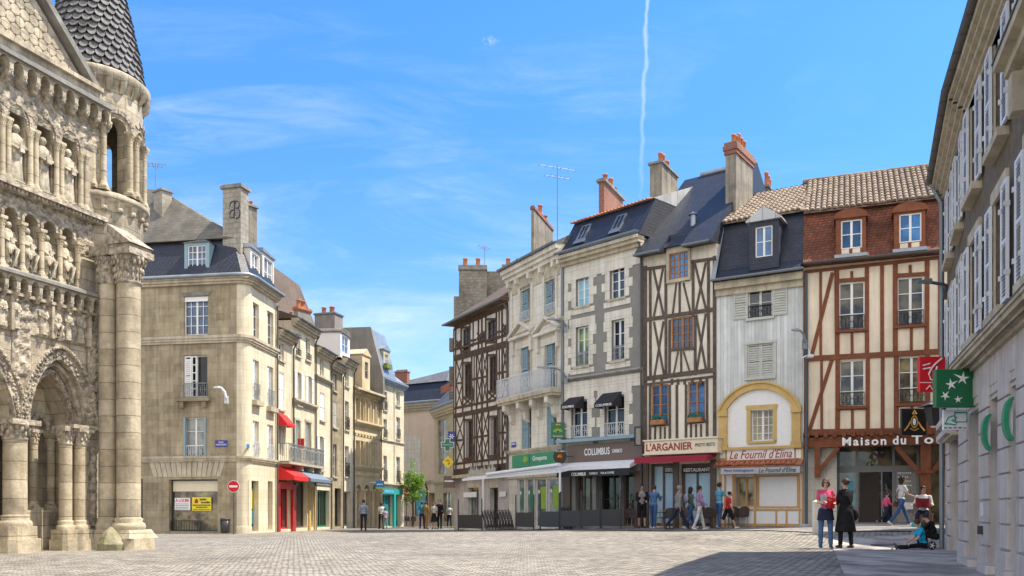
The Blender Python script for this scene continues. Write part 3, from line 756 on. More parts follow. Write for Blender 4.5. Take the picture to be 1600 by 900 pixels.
# mansard and hip roof, built in world space from footprint corners
def wp(fr_, u, y, z): v = fr_.M @ Vector((u, y, z)); return Vector((v.x, v.y, v.z))
ze = zs['cornice446']+.36; zm = Zat(377, 43.2)-za
e = .12
def ringpts(ins, z):
    A_ = wp(H.f, -.5, ins, z); C_ = wp(Sf, SW, ins, z)
    # corner intersection approx
    B_ = wp(H.f, W-ins, ins, z); B2 = wp(H.f, W-ins-.3, ins, z); B3 = wp(Sf, ins+.3, ins, z)
    D_ = wp(H.f, -.5, 5.2, z)
    return [A_, B2, B3, C_, D_]
lo = ringpts(-.12, ze); hi = ringpts(.75, zm)
m = MB(); m.add(lo+hi, [(0, 1, 6, 5), (1, 2, 7, 6), (2, 3, 8, 7), (3, 4, 9, 8), (4, 0, 5, 9), (5, 6, 7, 8, 9)])
# convert to root local
inv = H.M.inverted(); m.v = [tuple(inv @ Vector(v)) for v in m.v]; H.add('mansard_roof', m, 'slate_navy')
hi2 = ringpts(.55, zm+.03); ap1 = Vector((*XY(252, 45.2), Zat(297, 45.2))); ap0 = Vector((*XY(120, 46), Zat(290, 46)))
m = MB(); m.add(hi2+[ap0, ap1], [(0, 1, 6, 5), (1, 2, 6), (2, 3, 6), (3, 4, 5, 6), (4, 0, 5), (0, 4, 3, 2, 1)]); m.v = [tuple(inv @ Vector(v)) for v in m.v]
H.add('upper_roof', m, 'slate_old')
m = MB(); gl_ = [wp(H.f, -.5, -.36, ze), wp(H.f, W-.35, -.36, ze), wp(H.f, W+.2, -.2, ze), wp(Sf, .35, -.36, ze), wp(Sf, SW+.1, -.36, ze)]
m.tube([inv @ p for p in gl_], .085, 8); H.add('gutter', m, 'zinc')
H.dormer(288, 379, 327, 432, -.1, 1.3, (293, 383, 322, 426), cheek='zinc', roofm='slate_old', top='hip', rows=4, cols=4, rise=.35, gl='glass_sky_reflect', frontm='shutter_blue')
for pr in ((391, 392, 406, 441), (410, 400, 428, 455)):
    a, b, c, d = Sf.rect(*pr, -.15)
    S.dormer(*pr, -.15, 1.3, (pr[0]+3, pr[1]+6, pr[2]-2, pr[3]-6), cheek='zinc', roofm='zinc', top='shed', rows=2, cols=2, rise=.12, gl='glass_curtain', frontm='white_old')
H.cham(345, 376, 382, 286, 428, 42.6, 16, 'rubble_light', cap=.1, capm='stone_grey', capz=.2)
# iron monogram on the chimney
x, y = XY(365, 42.5); m = MB()
k = 42.4/FPX
def arcp(cx, cz, rx, rz, a0, a1, n=14): return [((cx+rx*math.cos(R(a0+(a1-a0)*i/n)))*k, 0, (cz+rz*math.sin(R(a0+(a1-a0)*i/n)))*k) for i in range(n+1)]
for p in (arcp(-3, 5, 5, 7, 20, 330), arcp(-4, -8, 4, 6, 90, 400), arcp(4, 6, 4, 6, -60, 210), arcp(4, -7, 5, 8, -180, 100)): m.tube(p, .03, 5)
m.tube([(0, 0, 14*k), (0, 0, -14*k)], .035, 5)
Mm = Matrix.Translation((XY(367, 42.2)[0], 42.16, Zat(328, 42.3))) @ Matrix.Rotation(R(-12), 4, 'Z')
m.build('wall_anchor', 'iron_black', H.root, Mm)
H.cham(380, 388, 398, 318, 392, 44.5, 40, 'chimney_render', [(385, 312, 5), (390, 310, 5)], capm='stone_grey')
H.cham(235, 253, 263, 293, 372, 44.2, 35, 'rubble_light', capm='stone_grey', cap=.07)
antenna(243, 255, 293, 44.6, 'thin aerial on the pale chimney beside the church turret', 4, .3)
S.add('downpipe', MB().tube([(SW-.12, -.1, .2), (SW-.12, -.1, zs['cornice446']-.2)], .055, 8), 'pipe_dark')

# ---- helper for the rest of the left row
def rowhouse(name, label, x0, x1, top_py, wallm, wins, group='old stone houses of the left row', depth=7, roofm='roof_brown', corn=True, rise=1.4, dz=.3, cat='house', cornm='stone_trim', walltop=None, mansard=None, pipe=True):
    h = House(name, label, rp(x0), rp(x1), cat, group, dz)
    ze = h.z(top_py, x0)
    for w_ in wins: w_(h)
    h.walls(wallm, ze, depth)
    if corn: h.band('cornice', 0, 0, .42, .38, cornm, zz=ze-.30)
    t = ze+.1
    if mansard: h.roof([(-.3, t), (.6, t+mansard), (depth*.5, t+mansard+.8), (depth, t)], 'slate_navy')
    elif roofm: h.roof([(-.42, t), (-.42, t+.05), (depth*.5, t+rise), (depth, t)], roofm, -.02, h.W+.02)
    h.gutter(0, 0, .46, .06, 'pipe_zinc', zz=t+.02, u0=0, u1=h.W)
    if pipe: h.pipe(h.W-.06, .3, ze-.15)
    return h
def wn(*a, sh=None, shm='shutter_pale', **k):
    def f(h):
        h.win(*a, **k)
        if sh == 'closed': h.shutters(m=shm, closed=True)
        elif sh: h.shutters(sh, shm, (h.last[2]-h.last[1])*.5)
    return f
def shopdoor(px0, py0, px1, py1, fm, gl='glass_dark', cols=2, rows=2, **k):
    def f(h):
        h.win(px0, py0, px1, py1, cols, rows, fm=fm, gl=gl, sill=False, depth=.3, name='shop_front', fw=.1, **k)
    return f
def awning(h, px0, px1, py_top, py_bot, out, mat, val=.22, side=True, stripes=None, name='awning'):
    """sloping canvas with valance, hung on the facade; py_bot = lower front edge of the canvas"""
    pc = (px0+px1)/2; a, b = h.u(px0, 0), h.u(px1, 0); zt = h.z(py_top, pc); zb = h.f.uv(pc, py_bot, out)[1]
    m = MB(); m.add([(a, -.02, zt), (b, -.02, zt), (b, -out, zb), (a, -out, zb), (a, -.02, zt-.03), (b, -.02, zt-.03), (b, -out+.01, zb-.03), (a, -out+.01, zb-.03)],
          [(0, 3, 2, 1), (4, 5, 6, 7), (0, 1, 5, 4), (2, 3, 7, 6), (0, 4, 7, 3), (1, 2, 6, 5)])
    if val:
        n = max(4, int((b-a)/.16))
        for i in range(n):
            x0 = a+(b-a)*i/n; x1 = a+(b-a)*(i+1)/n
            m.prism([(x0, zb), (x1, zb), (x1, zb-val), ((x0+x1)/2, zb-val-.03), (x0, zb-val)], 'xz', -out-.006, -out+.006)
        if side:
            for x in (a, b): m.prism([(-.02, zt-.03), (-out, zb), (-out, zb-val), (-.02, zb-val)], 'yz', x-.004, x+.004)
    return h.add(name, m, mat)
def cut(h, px0, px1): return h

# L1 narrow house with red shop
H1 = rowhouse('town_house', 'narrow cream house above the red shop, squeezed beside the corner house', 432.5, 457, 518, 'stone_cream', [
    wn(435, 536, 443.5, 563, gl='glass_dark'), wn(436, 582, 443.5, 640, sh='closed', shm='letter_white'),
    wn(436.5, 652, 443.5, 712, gl='glass_dark', sill=False),
    shopdoor(434, 750, 455, 827, 'paint_red', cols=3, rows=1)])
awning(H1, 434, 447, 647, 659, .5, 'awning_red', .12, name='window_awning')
awning(H1, 434, 457, 729, 742, .9, 'awning_red', .2)
H1.add('red_pilaster', MB().box(-.02, .28, -.12, .02, -.4, 2.9).box(H1.W-.25, H1.W, -.12, .02, -.4, 2.9).box(.28, H1.W-.25, -.1, .02, 2.62, 3.0), 'paint_red')
H1.cham(448, 452, 458, 495, 515, 53, 30, 'chimney_render', [(453, 485, 5)])
# L2 with balcony
H2 = rowhouse('town_house', 'cream three storey house with white shutters and an iron balcony over a slate grey awning', 457, 492, 500, 'stone_cream', [
    wn(462, 522, 469, 556, rail='out', railh=.3), wn(477.5, 529, 485, 563, rail='out', railh=.3),
    wn(463.5, 582, 470, 633, sh='LR', shm='letter_white', gl='glass_dark'), wn(480.5, 588, 486.5, 636, sh='LR', shm='letter_white', gl='glass_dark'),
    wn(461.5, 657, 468.5, 722, sh='l', shm='shutter_blue', sill=False, sur='stone_trim'), wn(477.5, 660, 485, 722, sh='l', shm='shutter_blue', sill=False, sur='stone_trim'),
    shopdoor(458.5, 752, 480, 825, 'shop_brown', cols=2, rows=1), shopdoor(484, 762, 489.5, 824, 'shop_brown', cols=1, rows=1)])
H2.band('string_course', 636, 474, .3, .22, 'stone_trim'); 
a = H2.u(457)-1.6; zb_ = H2.z(727, 474)
bl = H2.add('balcony', MB().box(-2.2, H2.W-.05, -.62, .03, zb_-.12, zb_).box(.2, .4, -.5, .02, zb_-.4, zb_-.12).box(2, 2.2, -.5, .02, zb_-.4, zb_-.12).box(H2.W-.5, H2.W-.3, -.5, .02, zb_-.4, zb_-.12), 'stone_trim')
H2.add('balcony_railing', railing(MB(), -2.2, H2.W-.08, zb_, zb_+.98, -.58, .02, .11, True, .55), 'iron_grey', bl)
awning(H2, 458, 491, 733, 746, 1.0, 'awning_slate', .16)
H2.add('amber_pilaster', MB().box(H2.u(481), H2.u(483.5), -.1, .02, -.4, 2.9).box(H2.u(490), H2.W-.01, -.1, .02, -.4, 2.9), 'ochre_paint')
H2.add('red_pilaster', MB().box(.0, .3, -.1, .02, -.4, 2.9), 'paint_red')
H2.cham(458, 466, 480, 478, 515, 54.5, 30, 'render_grey', [(462, 466, 7), (470, 466, 8)], capm='clay_pot', brickcap=.25)
# L3
H3 = rowhouse('town_house', 'small cream house with a green framed shop door, third along the left row', 492, 516.5, 545, 'stone_cream', [
    wn(500, 560, 506, 587), wn(500, 614, 507, 657, sh='closed', shm='letter_white'), wn(498.5, 682, 505, 735, sh='LR', shm='letter_white', gl='glass_dark'),
    shopdoor(495.5, 766, 515, 824, 'paint_green', cols=2, rows=1)])
H3.band('string_course', 597, 504, .25, .2, 'stone_trim'); H3.band('shop_cornice', 758, 504, .5, .15, 'stone_grey')
# L4
H4 = rowhouse('town_house', 'narrow beige house with grey shutters, fourth along the left row', 516.5, 535, 568, 'stone_tan', [
    wn(520.5, 584, 526, 611), wn(520.5, 628, 526.5, 668, sh='closed', shm='shutter_grey'), wn(520.5, 694, 526, 745, gl='glass_dark'),
    shopdoor(523, 763, 532.5, 823, 'shop_dark', cols=1, rows=1)])
# L5
H5 = rowhouse('town_house', 'slim beige house with a slate dormer box just left of the golden carved house', 535, 552, 562, 'stone_cream', [
    wn(539, 577, 545, 604, gl='glass_dark'), wn(539, 627, 545, 672, gl='glass_dark', rail='out'), wn(539, 697, 545, 745, gl='glass_dark', rail='out'),
    shopdoor(537.5, 768, 548, 822, 'stone_trim', 'glass_dark', cols=1, rows=1)])
H5.dormer(532, 522, 546.5, 562, .0, 4.5, (534.5, 527, 544, 552), cheek='slate_navy', roofm='slate_old', top='arch', rise=.35, rows=2, frontm='white_paint')
x, y = XY(508, 61)
H5.cham(489, 523, 531, 487, 520, 62, 18, 'render_grey', [(500, 475, 8), (517, 475, 9)], capm='pipe_zinc')
# large old roof and gable rising behind the narrow houses
Bk = empty('tall_roof_house', frame(*XY(440, 62), -.3), 'big building behind the row with a steep brown tiled roof', 'house')
def P3(px, py, Y): return Vector((*XY(px, Y), Zat(py, Y)))
def poly3(root, name, pts, faces, mat):
    inv = WM[root.name].inverted(); o = MB().add([tuple(inv @ Vector(p)) for p in pts], faces).build(name, mat, root); return o
e0, e1, r0, r1 = P3(414, 470, 56), P3(497, 520, 72), P3(424, 414, 62), P3(468, 446, 72)
b0, b1 = P3(380, 470, 68), P3(430, 500, 82)
poly3(Bk, 'roof', [e0, e1, r1, r0, b0, b1], [(0, 1, 2, 3), (0, 3, 4), (1, 5, 2), (3, 2, 5, 4)], 'roof_brown')
g0, g1 = Vector((e0.x, e0.y, -.3)), Vector((e1.x, e1.y, -.3)); h0, h1 = Vector((b0.x, b0.y, -.3)), Vector((b1.x, b1.y, -.3))
poly3(Bk, 'wall', [e0, e1, g0, g1, b0, b1, h0, h1], [(0, 2, 3, 1), (0, 4, 6, 2), (1, 3, 7, 5), (4, 5, 7, 6)], 'render_grey')
# L6 carved renaissance house
H6 = House('carved_stone_house', 'golden renaissance house with rows of mullioned windows, arches and a stone dormer', rp(552), rp(594.5))
W6 = H6.W; ze = H6.z(618, 573)
n = 5
for (pt, pb) in ((622, 660), (688, 728)):
    for i in range(n):
        x0 = 555+36*i/n+1.2; x1 = 555+36*(i+1)/n-1.2; dy = (x0-573)*.18
        H6.win(x0, pt+(x0-555)*(.22 if pt < 650 else .13), x1, pb+(x0-555)*(.16 if pt < 650 else .09), 1, 2, fm='stone_gold', gl='glass_warm', sill=False, fw=.05, name='window', depth=.28)
for i in range(3):
    x0 = 555+12.8*i; x1 = x0+10.3; H6.win(x0, 757, x1, 822, 1, 1, fm='stone_gold', gl='glass_warm', sill=False, name='arched_opening', depth=.5)
    fo, a, b, c, d = H6.last; mid = (a+b)/2; rr = (b-a)/2
    arc = [(mid+rr*math.cos(t), d-rr*1.4+rr*1.4*math.sin(t)) for t in [math.pi*k/10 for k in range(11)]]
    H6.add('arch_spandrel', MB().prism(arc[:6]+[(mid, d+.03), (b, d+.03)], 'xz', -.02, .3).prism(arc[5:]+[(a, d+.03), (mid, d+.03)], 'xz', -.02, .3), 'stone_gold', fo)
H6.walls('stone_gold', ze, 7)
for py, h_, o_ in ((668, .35, .3), (735, .3, .25), (620, .4, .4)): H6.band('carved_band', py, 573, h_, o_, 'stone_gold')
for i in range(6):
    x = W6*(i+.02)/5.2
    for za_, zb2_ in ((727, 690), (660, 626)): H6.add('carved_mullion', MB().tube([(x+.06, -.05, H6.z(za_, 573)), (x+.06, -.05, H6.z(zb2_, 573))], .07, 8), 'stone_gold')
for zz in (H6.z(742, 573), H6.z(680, 573)):
    m = MB().box(0, W6, -.03, .0, zz-.16, zz+.16)
    for i in range(9): m.ball((W6*(i+.5)/9, -.04, zz), .14, 8, (1, .6, .9))
    H6.add('carved_frieze', m, 'stone_gold')
for i in range(4): x = .12+(W6-.24)*i/3; H6.add('arcade_column', MB().tube([(x, -.1, -.4), (x, -.1, H6.z(768, 573))], .12, 8).box(x-.16, x+.16, -.26, .0, H6.z(768, 573), H6.z(764, 573)), 'stone_gold')
H6.roof([(-.35, ze+.1), (-.35, ze+.15), (3.5, ze+2.6), (7, ze+.1)], 'roof_brown')
dm = H6.dormer(566, 556, 578, 610, -.1, 2.2, (570, 566, 575.5, 592), cheek='stone_gold', roofm='stone_gold', top='gable', rise=.5, rows=2, cols=1, fm='stone_trim', gl='glass_warm')
H6.gutter(0, 0, .45, .06, 'pipe_zinc', zz=ze+.12, u0=0, u1=W6); H6.pipe(W6-.05, .2, ze)
# L7 last house with mansard
H7 = House('mansard_house', 'tall pale house with zinc mansard above the teal shop at the far left row end', rp(594.5), rp(631))
ze = H7.z(596, 600); W7 = H7.W
for a in (wn(599, 612, 604.5, 641, gl='glass_dark', rail='out'), wn(599, 655, 604.5, 684, gl='glass_dark', rail='out'), wn(599, 712, 604.5, 753, gl='glass_dark', rail='out'),
          wn(618.5, 612, 625, 634, gl='glass_green'), wn(619, 652, 625, 686, gl='glass_curtain', rail='out'), wn(619, 714, 625, 754, gl='glass_curtain', rail='out'),
          shopdoor(597, 772, 614, 823, 'paint_teal', 'glass_teal', cols=2, rows=2), shopdoor(617.5, 772, 625, 822, 'paint_teal', 'glass_teal', cols=1, rows=1)): a(H7)
H7.walls('stone_cream', ze, 8)
H7.band('cornice', 0, 0, .4, .4, 'zinc', zz=ze-.15); H7.band('string_course', 692, 612, .12, .1, 'stone_trim'); H7.band('string_course', 760, 612, .2, .2, 'stone_trim')
H7.add('shop_fascia', MB().box(.02, W7*.93, -.12, .02, H7.z(772, 605), H7.z(764, 605)), 'paint_teal')
H7.add('teal_pilaster', MB().box(W7*.5, W7*.58, -.14, .02, -.4, H7.z(772, 605)), 'paint_teal')
H7.add('fascia_band', MB().box(.4, W7*.48, -.14, -.121, H7.z(771, 605)+.05, H7.z(766, 605)), 'poster_cyan')
H7.add('wall_pilaster', MB().box(W7*.55, W7*.55+.12, -.05, .02, 3, ze-.2), 'stone_trim')
tz = H7.z(518, 582, -1.0)
m = MB(); u_ = -1.9
mp = [(-.25, ze+.2), (.9, tz), (7.6, tz+.1), (8, ze+.2)]
H7.roof([(-.25, ze+.2), (.75, tz), (4.5, tz+.25), (8, tz-.3), (8, ze-3)], 'zinc', -.05, W7*.55, name='mansard_roof')
H7.add('party_wall', MB().prism([(-.35, ze-2.2), (-.35, ze+.2), (.65, tz+.1), (8.2, tz+.25), (8.2, ze-4)], 'yz', -.35, -.06), 'render_grey')
H7.roof([(-.3, ze+.2), (1, ze+1.2), (5, ze+1.4), (8, ze+.2)], 'zinc', W7*.55, W7+.1, name='lower_roof')
dm = H7.dormer(599, 548, 609, 594, -.1, 2, (601.5, 554, 606.5, 582), cheek='zinc', roofm='zinc', top='gable', rise=.4, rows=2, cols=1, frontm='stone_trim', gl='glass_curtain')
a, b, c, d = H7.f.rect(600, 566, 608, 576, .1); H7.add('planter', MB().box(a, b, -.35, -.05, c, c+(d-c)*.7), 'planter_green', dm)
# ---- building closing the street
T = House('street_end_house', 'peach rendered building with a navy slate mansard closing the end of the street', (596, 84), (695, 80)); WT = T.W
T.win(648.5, 768, 668.5, 806, 1, 1, fm='alu_dark', gl='poster_cyan', sill=False, name='poster_window', depth=.1)
T.win(670, 770, 690, 818, 1, 1, fm='stone_trim', gl='interior_warm', sill=False, name='passage', depth=.5)
ze = T.z(636, 660); T.walls('render_peach', ze, 9)
T.band('cornice', 0, 0, .7, .5, 'stone_trim', zz=ze-.3); T.band('string_course', 756, 660, .3, .15, 'stone_trim'); T.band('plinth', 0, 0, .4, .12, 'stone_trim', zz=0)
T.add('render_panel', MB().box(T.u(612), T.u(658), -.06, .02, T.z(754, 640), T.z(682, 640)), 'stone_pale')
tz = T.z(601, 640, -1)
T.roof([(-.4, ze+.4), (.9, tz), (8.2, tz), (9.2, ze+.4)], 'slate_navy', -.2, WT+.2, name='mansard_roof')
pk = T.z(583, 655, -4.5)
m = MB(); m.add([(-.3, .7, tz), (WT-.3, .7, tz), (WT-.3, 8.4, tz), (-.3, 8.4, tz), (WT*.62, 4.6, pk)], [(0, 1, 4), (1, 2, 4), (2, 3, 4), (3, 0, 4), (0, 3, 2, 1)]); T.add('upper_roof', m, 'slate_grey')
T.add('gutter', MB().tube([(-.2, -.5, ze+.42), (WT+.2, -.5, ze+.42)], .12, 8), 'zinc'); T.pipe(WT*.73, 0, T.z(756, 660), 'pipe_dark', .08)
T.cham(616, 636, 639, 579, 600, 84, 20, 'brick_red', [(618+3.6*i, 576, 3) for i in range(6)], capm='stone_grey')
T2 = House('stone_annex', 'yellow stone building with a corner zinc roof right of the peach house', (679, 78), (722, 71)); W2 = T2.W
T2.win(684, 655, 697, 742, 2, 5, fm='stone_gold', gl='glass_curtain', sill=False, depth=.15); T2.win(692, 770, 705, 815, 2, 1, fm='alu_grey', gl='glass_warm', sill=False, name='shop_front')
ze = T2.z(640, 700); T2.walls('stone_gold', ze, 7); T2.band('cornice', 0, 0, .7, .45, 'stone_gold', zz=ze-.4); T2.band('string_course', 756, 700, .3, .2, 'stone_gold')
T2.roof([(-.4, ze+.35), (1.3, ze+2.2), (4, ze+2.9), (7, ze+.3)], 'slate_grey', -.1, W2+.1); T2.add('gutter', MB().tube([(-.1, -.5, ze+.38), (W2, -.5, ze+.38)], .1, 8), 'zinc')
T2.add('roof_sign', MB().box(W2*.62, W2+.05, -.9, -.8, ze+1.2, ze+1.8), 'clay_pot')
# ================================================================= CENTRE ROW
CP = {1475: 32.0, 1255: 33.74, 1120: 35.46, 1005: 37.5, 882: 40.8, 795: 45.7, 710: 52.0}
def cp(px): return (px, CP[px])
def tframe(h, segs, mat, proud=.035, name='timber_frame', parent=None):
    """timber members between pixel points on the facade; (x0,y0,x1,y1,width)"""
    m = MB()
    for i, (x0, y0, x1, y1, w_) in enumerate(segs):
        a, b = h.uv(x0, y0), h.uv(x1, y1)
        vert = abs(b[1]-a[1]) > abs(b[0]-a[0])
        if vert and abs(b[0]-a[0]) < .12: mx = (a[0]+b[0])/2; a = (mx+random.uniform(-.012, .012), a[1]); b = (mx+random.uniform(-.012, .012), b[1])
        pr = proud+(0 if vert else .012)-(0.008 if (vert and abs(a[0]-b[0]) > .15) else 0)+i % 3*.0015
        m.bar(a, b, w_, -pr, .05)
    return h.add(name, m, mat, parent)
# ---- C0 dark half timbered house
C0 = House('half_timbered_house', 'narrow dark brown half-timbered house with white infill at the street corner', cp(710), cp(795))
ze = C0.z(494, 752)
W0 = [(722.5, 513, 733, 548), (761, 500, 774.5, 534), (725, 568, 736, 620), (763.5, 556, 775, 611), (727, 657, 737.5, 716), (765.5, 652, 777, 712)]
for i, w_ in enumerate(W0):
    C0.win(*w_, 2, 3, fm='timber_dark', gl='glass_dark' if i in (2, 3) else 'glass', sill=False, depth=.14, fw=.09)
    if i in (4, 5): C0.shutters('l', 'shutter_dark', .35)
C0.win(731, 762, 748, 825, 2, 1, fm='alu_grey', gl='glass_curtain', sill=False, name='shop_front', depth=.3, fw=.08)
C0.win(765, 762, 778, 825, 1, 1, fm='shop_dark', gl='glass_dark', sill=False, name='door', depth=.35)
C0.walls('plaster_white', ze+.3, 8, 0, .8)
z_low = C0.z(742, 752)
C0.add('shop_wall', MB().box(-.01, C0.u(730), -.03, .05, -.3, z_low).box(C0.u(749), C0.u(764), -.03, .05, -.3, z_low).box(C0.u(779), C0.W+.0, -.03, .05, -.3, z_low), 'stone_block')
T0 = []
def L0(px, yl, yr, x0=711, x1=794): return yl+(yr-yl)*(px-x0)/(x1-x0)
rows = [(514, 483, 'e'), (560, 537), (650, 635), (739, 728)]
def row_y(k, px): return {0: L0(px, 512, 476), 1: L0(px, 560, 537), 2: L0(px, 650, 633), 3: L0(px, 738, 728)}[k]
for k, wd in ((0, .28), (1, .34), (2, .26), (3, .34)): T0.append((711, row_y(k, 711), 794, row_y(k, 794), wd))
for k, off in ((1, -14), (2, -12), (3, -13)): T0.append((711, row_y(k, 711)+off*1.0, 794, row_y(k, 794)+off, .13))
for k in (0, 1, 2):
    top, bot = lambda x: row_y(k, x), lambda x: row_y(k+1, x)
    ws = W0[2*k:2*k+2]
    posts = [712.5, ws[0][0]-1.5, ws[0][2]+1.5, 745 if k else 748, 753.5, ws[1][0]-1.5, ws[1][2]+1.5, 785, 793]
    for x in posts: T0.append((x, top(x), x, bot(x), .15))
    # sill and lintel of the windows, X braces beneath them and in the side fields
    for w_ in ws:
        T0.append((w_[0]-1, w_[3]+1.2, w_[2]+1, w_[3]+.6, .14)); T0.append((w_[0]-1, w_[1]-.8, w_[2]+1, w_[1]-1.5, .12))
        if bot(w_[0])-w_[3] > 14: T0.append((w_[0], w_[3]+2, w_[2], bot(w_[2])-14, .09)); T0.append((w_[2], w_[3]+2, w_[0], bot(w_[0])-14, .09))
    fields = [(713, ws[0][0]-2), (ws[0][2]+2, 744.5), (746, 753), (754.5, ws[1][0]-2), (ws[1][2]+2, 784), (786, 792.5)]
    for q, (a, b) in enumerate(fields):
        t, u_ = top(a)+2, bot(a)-13
        if k == 0: t = (top(a)+bot(a))/2-3
        if b-a > 3.5:
            mid = (t+u_)/2
            if q in (1, 4):
                T0.append(((a+b)/2, top(a), (a+b)/2, bot(a)-12, .1)); T0.append((a, mid, b, mid-1.5, .12))
                T0.append((a, mid+8, (a+b)/2, u_, .08)); T0.append(((a+b)/2, mid+8, a, u_, .08))
            else:
                T0.append((a, t, b, mid, .09)); T0.append((b, t, a, mid, .09)); T0.append((a, mid, b, u_, .09)); T0.append((b, mid, a, u_, .09)); T0.append((a, mid, b, mid-1, .1))
tframe(C0, T0, 'timber_dark')
C0.add('side_timber', MB().box(-.14, 0.0, -.02, .2, 3, ze).box(-.1, 0, .9, 1.05, 3, ze), 'timber_dark')
ep = ze+.25
C0.roof([(-.55, ep-.1), (-.55, ep-.02), (4.0, ep+3.1), (8, ep)], 'roof_brown', -.35, C0.W+.05)
C0.gutter(0, 0, .62, .07, 'pipe_zinc', zz=ep-.05, u0=-.35, u1=C0.W)
C0.pipe(C0.W-.02, 3.2, ze, 'pipe_dark', .06)
# shop strip with awning sign board
C0.add('shop_cornice', MB().box(-.1, C0.W, -.55, .02, z_low-.12, z_low+.05), 'stone_trim')
o, Mx, w2, h = sign_on(C0, 'shop_lettering_board', 'ornate grey-green cut-out lettering over the canopy of the dark timbered house', 732, 727, 777, 743, 'timber_dark', .3, .02)
m = MB(); rnd = random.Random(12); x = -w2*.97
while x < w2*.9:
    ww = rnd.uniform(.05, .11); hh_ = h*rnd.choice((.55, .7, .6, 1.25, .65)); m.prism([(x, .02), (x+ww, .02), (x+ww*.8, hh_), (x+ww*.3, hh_+.04)], 'xz', -.03, -.01); x += ww+rnd.uniform(.0, .04)
m.build('cut_out_letters', 'shutter_grey', o, Mx)
C0.add('orange_poster', MB().box(C0.u(735), C0.u(744), .18, .22, C0.z(765, 740), C0.z(757, 740)), 'sign_orange'); C0.add('menu_board', MB().box(C0.u(727), C0.u(747), -.12, -.09, C0.z(777, 738), C0.z(769, 738)), 'letter_white')
C0.add('menu_board', MB().box(C0.u(783), C0.u(793), -.12, -.09, C0.z(776, 788), C0.z(768, 788)), 'letter_white')
# ruined stone wall / tower house behind it
B0 = empty('rubble_stone_house', frame(*XY(735, 62), -.2), 'old rubble stone gable house with two pairs of chimney pots behind the timbered corner', 'house')
def wbox(root, name, px0, px1, pt, pb, Y, depth, mat, ang=0.0):
    x0, y = XY(px0, Y); x1, _ = XY(px1, Y); Mx = frame(x0, y, 0, ang)
    return MB().box(0, (x1-x0)/math.cos(ang), 0, depth, Zat(pb, Y), Zat(pt, Y)).build(name, mat, root, Mx)
wbox(B0, 'gable_wall', 717, 760, 420, 826, 60, 6, 'rubble'); wbox(B0, 'back_wall', 760, 812, 424, 826, 60.6, 5, 'rubble')
wbox(B0, 'side_turret', 709, 717, 463, 826, 60.5, 3, 'rubble_light'); wbox(B0, 'chimney_cap', 716, 761, 414, 421, 59.9, 2, 'stone_grey'); wbox(B0, 'chimney_cap', 784, 813, 413, 424, 60.2, 2, 'stone_grey')
for px, mt in ((727, 'clay_pot'), (747, 'clay_pot'), (794, 'clay_pot'), (810, 'stone_grey')):
    x, y = XY(px, 61); MB().lathe([(.17, 0), (.14, .4), (.17, .42), (.17, .48), (.1, .5)], (0, 0, 0), 10).build('chimney_pot', mt, B0, frame(x, y, Zat(415, 61)))
for k, (pt, pb) in enumerate(((525, 545), (570, 600), (610, 620))):
    x, y = XY(711, 53); MB().box(-.35, .25, 0, .5, Zat(pb, 53), Zat(pt, 53)).build('stone_corbel', 'rubble', B0, frame(x-.05, y+.6, 0))
antenna(757, 385, 414, 61.5, 'small aerial above the rubble stone gable', 4, .8)

# ---- C1 pale stone house with pediments
C1 = House('pediment_house', 'pale ashlar house with blue shutters, two small pediments and a wrought iron balcony', cp(795), cp(882))
ze = C1.z(409, 838)
for r in ((815, 451, 829, 500), (852, 438, 868, 489)): C1.win(*r, 2, 3, rail='out', railm='iron_white', railh=.28, sill=True, sur='stone_trim'); C1.shutters('l', 'shutter_blue', .55)
for r in ((815, 541, 829, 612), (853, 531, 868, 608)): C1.win(*r, 2, 3, sill=False, sur='stone_trim'); C1.shutters('l', 'shutter_blue', .55)
for r in ((815, 639, 830, 702), (854, 634, 870, 697)): C1.win(*r, 2, 3, sill=False); C1.shutters('l', 'shutter_blue', .6)
for x0, x1 in ((808, 819), (821, 833), (836, 853), (855, 874)):
    C1.win(x0, 748, x1, 824, 1, 1, fm='white_paint', gl='glass_curtain', sill=False, name='shop_front', depth=.15, fw=.05)
    fo, a, b, c, d = C1.last
    C1.add('window_poster', MB().box(a+(b-a)*.3, b-.12, .115, .128, c+.9, c+2.0), 'lime' if x0 > 830 else 'paint_green', fo); C1.add('window_sticker', MB().ball((a+.18, .12, c+1.75), .1, 10, (1, .08, 1)), 'letter_white', fo)
C1.walls('stone_pale', ze, 8, .7, .2)
C1.band('cornice', 0, 0, .6, .5, 'stone_pale', zz=ze-.45); C1.band('string_course', 517, 838, .18, .15, 'stone_trim'); C1.band('string_course', 706, 838, .2, .14, 'stone_trim')
C1.add('frieze', MB().box(-.01, C1.W+.01, -.05, .02, ze-1.15, ze-.45), 'stone_trim')
m = MB()
for x in (800, 812, 832, 850, 870, 879): m.box(C1.u(x)-.1, C1.u(x)+.1, -.3, 0, ze-.75, ze-.45); m.box(C1.u(x)-.1, C1.u(x)+.1, -.06, .0, C1.z(517, 838)+.2, ze-.9)
C1.add('modillions', m, 'stone_pale')
